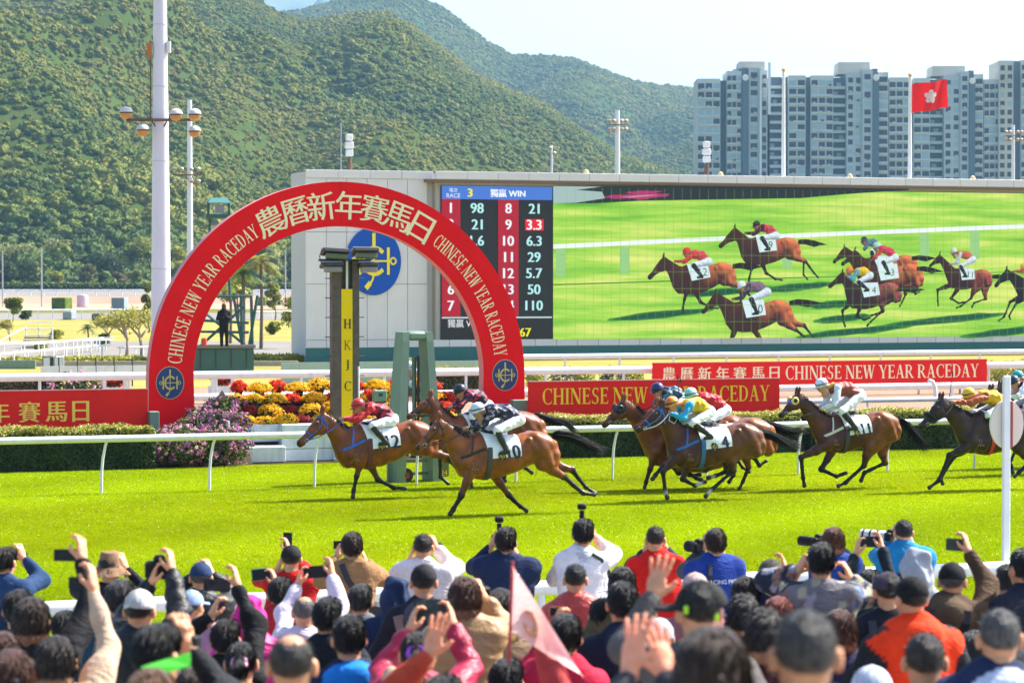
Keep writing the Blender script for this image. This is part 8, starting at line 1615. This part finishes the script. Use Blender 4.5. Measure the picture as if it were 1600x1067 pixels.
person('woman with black pony tail and pink hair tie at lower left', 377, 1000, 52, 'pony', BK, (.40, .02, .12)); rt, d_, lc, Hz, Sz, zf = ROW['woman with black pony tail and pink hair tie at lower left']; mb = MB(); mb.tube([(.035 * math.cos(a), -.115 + .02 * math.sin(a), Hz + .02 + .03 * math.sin(a)) for a in np.linspace(0, 6.28, 13)], .014, 8); mb.build('hair_tie', mat('tie_pink', (.5, .25, .36), .7), rt, smooth=True)
person('brown haired head lowest at the left bottom edge', 238, 1042, 84, 'bob', (.17, .075, .030), (.05, .03, .02)); person('dark brown short hair head at the bottom edge beside the green band', 304, 1040, 56, 'bob2', (.06, .032, .018), (.03, .025, .025))
p0, p1 = at(222, 1050, 8.9), at(298, 1032, 9.1); d0 = (p1 - p0); mb = MB(); mb.add([tuple(p0 - Vector((0, 0, .03))), tuple(p1 - Vector((0, 0, .018))), tuple(p1 + Vector((0, 0, .03))), tuple(p0 + d0 * .5 + Vector((0, .01, .025))), tuple(p0 + Vector((0, 0, .02)))], [(0, 1, 2, 3, 4)]); o = mb.build('green_ribbon', mat('ribbon_green', (.06, .50, .03), .5, trans=.3), None); mo = o.modifiers.new('thick', 'SOLIDIFY'); mo.thickness = .006; tag(o, 'bright green folded paper ribbon held at the lower left', 'ribbon')
person('person in hot pink puffer jacket with raised hood', 390, 930, 44, None, BK, (.62, .025, .22), hat='hood', hatcol=(.62, .03, .24), puffer=True)
person('person in crimson sleeve raising a teal edged phone', 437, 902, 38, 'short', BK, (.42, .02, .03), R_=(432, 914, .3), yaw=6)
phone('teal edged phone held low left of the man in red', 408, 897, 30, 19, dd(38) + .32, -6, case=(.02, .22, .18))
person('balding man with white hair in pale sleeves raising a phone with both hands', 476, 929, 40, 'bald', (.17, .16, .155), (.56, .50, .58), L=(466, 913, .36), R_=(519, 899, .36), fwd=.36)
phone('wide black phone held up by pale sleeved arms', 493, 893, 38, 19, dd(40) + .38, -4)
person('person with neat black hair in a dark coat behind the balding man', 511, 934, 46, 'short', BK, (.013, .016, .022))
person('man with grey flecked hair in grey and red jacket', 563, 913, 38, 'short2', (.045, .043, .042), (.40, .02, .035), style=('yoke', (.12, .125, .14)))
person('man with a bald spot nearest the camera at lower centre left', 456, 986, 78, 'bald', (.05, .042, .036), (.03, .022, .02))
person('man with black hair in navy jacket and bright blue hood', 545, 961, 54, 'short2', BK, (.014, .022, .05), hood=(.012, .17, .55), collar=(.012, .17, .55), yaw=12)
person('person in navy hood left of the black knitted cap', 618, 903, 41, None, BK, (.016, .03, .075), hat='hood', hatcol=(.016, .03, .075), yaw=8)
person('man in black cap with grey hood and tan strap', 662, 881, 42, 'crop', BK, (.016, .018, .024), hat='cap', hatcol=(.022, .022, .024), hood=(.06, .065, .08), hatyaw=5)
rt, d_, lc, Hz, Sz, zf = ROW['man in black cap with grey hood and tan strap']; strap(snap(lc, [(-.17, -.06, Sz + .01), (-.14, -.14, Sz - .10), (-.05, -.20, Sz - .22), (.05, -.20, Sz - .33)]), .07, .012, (0, -1, .1)).build('shoulder_strap', mat('tan_strap', (.22, .15, .11), .8), rt)
person('woman with thick reddish brown hair in mustard jacket', 726, 899, 48, 'bob', (.105, .038, .018), (.36, .21, .09), R_=(757, 936, .25), puffer=True)
camera('dark camera beside the reddish haired woman', 748, 927, dd(48) + .28, .08, .035, yaw=20)
person('woman with straight dark hair in beige quilted jacket', 782, 918, 46, 'long', DBR, (.30, .20, .12), build=1.15)
person('girl with a purple hair tie raising a tablet in crimson sleeves', 652, 984, 56, 'pony', DBR, (.34, .016, .05), L=(640, 985, .34), R_=(708, 978, .34), fwd=.34, puffer=True)
rt, d_, lc, Hz, Sz, zf = ROW['girl with a purple hair tie raising a tablet in crimson sleeves']; mb = MB(); mb.tube([(.04 * math.cos(a), -.115 + .02 * math.sin(a), Hz + .025 + .03 * math.sin(a)) for a in np.linspace(0, 6.28, 13)], .016, 8); mb.build('hair_tie', mat('tie_purple', (.26, .04, .45), .7), rt, smooth=True)
phone('black tablet held up in front of the grey hood', 678, 956, 62, 40, dd(56) + .38, -2, 'tablet', 'tablet', screen=pic_screen('tablet_view', [(.02, .03, .03), (.05, .08, .075), (.10, .12, .11)]))
person('person with only an orange lit raised hand at lower centre', 690, 1056, 70, 'short', BK, (.45, .06, .03), L=(672, 1020, .2, 'open'), skin=(.68, .28, .15))
person('blond furry hood at the bottom edge', 622, 1046, 58, None, BK, (.42, .30, .20), hat='hood', hatcol=(.42, .30, .20))
# --- middle rows, right half
person('man in salmon red puffer jacket in front of the white tee', 899, 880, 38, 'crop', BK, (.44, .05, .04), puffer=True, collar=(.42, .06, .05))
person('woman with short dark hair left of the red bib', 972, 884, 40, 'bob', DBR, (.10, .08, .045))
person('man with black hair in navy hooded top, centre', 972, 909, 50, 'short', BK, (.010, .016, .032), hood=(.012, .02, .04), yaw=10)
person('woman in an olive coat half hidden behind the navy hood', 940, 935, 40, 'short2', BK, (.105, .085, .045))
person('person in camouflage cap and jacket behind the clapping hands', 1002, 948, 44, 'short', BK, (.10, .09, .055), hat='cap', hatcol=(.085, .08, .05), style=('blotch', [(.20, .17, .10), (.05, .05, .03), (.13, .11, .06), (.30, .25, .16)]))
person('person in pale blue grey knitted cap behind the clapping hands', 1030, 966, 46, 'bob2', (.2, .2, .2), (.28, .33, .40), hat='beanie', hatcol=(.36, .42, .50))
person('man with short black hair and gold edged phone, left of the navy hood', 883, 960, 52, 'short2', BK, (.45, .015, .045), L=(866, 985, .3), yaw=6)
phone('gold edged phone in front of the short haired man', 872, 955, 28, 15, dd(52) + .36, 2, case=(.5, .30, .14))
person('person hidden below the frame clapping with both hands raised', 1012, 1104, 92, 'short', BK, (.05, .05, .055), L=(985, 1040, .28, 'open'), R_=(1040, 1052, .28, 'open'), fwd=.28, skin=(.72, .29, .17))
person('man in pale pink cap in front of the royal blue bib', 1086, 894, 44, 'crop', GR, (.3, .12, .12), hat='cap', hatcol=(.50, .36, .33))
person('man in big black cap with lime green tabs raising an open hand', 1092, 906, 72, 'short', BK, (.10, .09, .085), L=(1022, 930, .3, 'open'), hat='cap', hatcol=(.020, .021, .021), hatyaw=62, yaw=12)
rt, d_, lc, Hz, Sz, zf = ROW['man in big black cap with lime green tabs raising an open hand']
for x, z in ((-.075, -.0), (.045, -.03)): mb = MB(); mb.box((x, -.098 + abs(x) * .25, Hz + z + .02), (.018, .012, .034), bev=.004); mb.build('cap_tab', mat('lime', (.35, .65, .01), .5), rt)
person('woman with smooth dark bob behind the curly haired heads', 1165, 899, 42, 'bob', DBR, (.03, .022, .02)); person('person with wavy black hair below the smooth dark bob', 1160, 928, 50, 'curly', BK, (.02, .02, .025)); person('woman with long curly black hair, right of the big brown head', 1192, 950, 60, 'curly', (.018, .013, .011), (.05, .012, .016), build=1.05)
person('woman with big glossy brown hair and a blue bow at the bottom', 1112, 976, 112, 'bob', (.062, .034, .020), (.03, .02, .02)); rt, d_, lc, Hz, Sz, zf = ROW['woman with big glossy brown hair and a blue bow at the bottom']
mb = MB()
for sd in (-1, 1): mb.add([(0, -.135, Hz - .055), (sd * .05, -.14, Hz - .03), (sd * .075, -.135, Hz - .05), (sd * .072, -.135, Hz - .085), (sd * .04, -.14, Hz - .08)], [(0, 1, 2, 3, 4)])
o = mb.build('hair_bow', mat('bow_blue', (.03, .22, .38), .6), rt); o.modifiers.new('thick', 'SOLIDIFY').thickness = .02
person('person with orange red dyed hair left of the biggest head', 1216, 930, 46, 'bob2', (.28, .05, .025), (.08, .02, .02))
person('man nearest the camera with short greying hair, the biggest head', 1258, 948, 112, 'crop', (.085, .078, .074), (.022, .022, .03), build=1.1)
person('woman with copper brown hair in maroon jacket with mustard collar', 1312, 950, 50, 'bob2', (.12, .045, .024), (.10, .012, .028), collar=(.45, .25, .06), style=('yoke', (.022, .022, .06)))
person('person in pale blue white cap at the bottom edge', 1362, 1039, 66, 'crop', GR, (.3, .3, .32), hat='cap', hatcol=(.52, .58, .68))
person('man with close cropped dark hair in front of the orange red jacket', 1445, 986, 70, 'crop', (.055, .045, .038), (.014, .016, .024))
person('woman with dark hair behind the grey haired man on the right', 1503, 960, 40, 'bob', BK, (.02, .018, .018)); person('grey haired head partly behind the large grey haired man', 1521, 986, 46, 'short2', (.06, .06, .06), (.05, .05, .06))
person('large grey haired man in navy jacket with white hood at right', 1562, 948, 72, 'crop', (.13, .125, .12), (.02, .03, .07), hood=(.50, .55, .66), build=1.15)
person('black haired head at the bottom right corner', 1598, 1015, 60, 'short', BK, (.02, .02, .02)); person('fair headed person lowest at the bottom right corner', 1574, 1052, 58, 'bob2', (.30, .23, .16), (.1, .08, .06))
person('person holding up the pink paper pennant, head below the frame', 815, 1090, 66, 'short', BK, (.4, .05, .05), R_=(843, 1000, .25), fwd=.25)
person('dark haired head at the bottom edge left of the pennant hand', 790, 1030, 54, 'short', BK, (.03, .03, .035)); person('person in beige knitted cap at the bottom edge below the pennant', 880, 1050, 48, 'bob2', BR, (.4, .3, .2), hat='beanie', hatcol=(.42, .30, .19))
d_ = dd(66) + .22; P = [at(801, 884, d_), at(797, 985, d_), at(911, 1056, d_)]; n_ = 10; mb = MB(); V = []
for i in range(n_ + 1):
    for j in range(n_ + 1): a, b = i / n_, j / n_; e = P[0] * (1 - b) + P[1] * b; q = e * (1 - a) + P[2] * a; V.append(q + Vector((0, .03 * math.sin(a * 5 + b * 2), 0)))
mb.add(V, [(i * (n_ + 1) + j, (i + 1) * (n_ + 1) + j, (i + 1) * (n_ + 1) + j + 1, i * (n_ + 1) + j + 1) for i in range(n_) for j in range(n_)]); o = mb.build('paper_pennant', mat('pennant', (.92, .50, .46), .7, c2=(.93, .64, .60), vs=60, trans=.6), None, smooth=True); tag(o, 'pink triangular paper pennant raised in front of the front rail', 'pennant')
mb = MB(); mb.tube([P[0] + Vector((0, .01, .02)), P[1] + Vector((0, .01, 0)), P[1] + (P[1] - P[0]) * .5], .007, 6); pn = mb.build('stick', mat('red_stick', (.42, .03, .04), .5), o)

def backpack(who, label, col, w=.30, h_=.42):
    rt, d_, BV, Hz, Sz, zf = ROW[who]; p = snap(BV, [(0, -.1, Sz - .28)], .085)[0]; root = empty('backpack', rt.matrix_basis @ Vector((0, 0, 0)), rt.rotation_euler.z, label, 'backpack'); root.location = rt.location; M_ = mat('pack_nylon', col, .6, var=.1, vs=20, bump=.3, bs=30); fold_bump(M_, 7, .4)
    s = SDF((-.25, p[1] - .2, p[2] - .35), (.25, p[1] + .15, p[2] + .3), .016); s.cone((-w / 2 + .08, p[1], p[2] - h_ / 2 + .08), (-w / 2 + .08, p[1], p[2] + h_ / 2 - .08), .08, .07, .08).cone((w / 2 - .08, p[1], p[2] - h_ / 2 + .08), (w / 2 - .08, p[1], p[2] + h_ / 2 - .08), .08, .07, .08).ell((0, p[1] - .03, p[2] - .08), (.10, .06, .09), .02); s.wrinkle(.006, 22, 3); V, F, _ = s.mesh(); obj('pack_body', mesh_of('pack_body', V, F, [M_], None, True), root)
    for sd in (-1, 1): strap(snap(BV, [(sd * .10, -.1, p[2] + h_ / 2 - .06), (sd * .11, -.1, Sz - .02), (sd * .115, .0, Sz + .06)], .012), .05, .012, (0, -1, .3)).build('pack_strap', M_BLK, root)
    mb = MB(); mb.box((0, p[1] - .088, p[2] - .02), (.16, .008, .012)); mb.build('zip', M_DARK, root)
for w_, l_, c_ in (('man in grey brown cap with his hand raised ahead, right of centre', 'navy backpack on the man in the grey brown cap', (.02, .03, .06)), ('grey haired man left of the white cap', 'grey backpack on the grey haired man left of the white cap', (.09, .09, .10)), ('man in black cap and brown jacket holding a phone high on the right', 'small olive backpack on the man in the brown jacket', (.07, .07, .04)), ('person with neat black hair in a dark coat behind the balding man', 'charcoal backpack on the neat haired person in the dark coat', (.03, .03, .034)), ('man in plum grey cap and dark jacket left of the black cap', 'black backpack on the man in the plum grey cap', (.016, .016, .018))): backpack(w_, l_, c_)
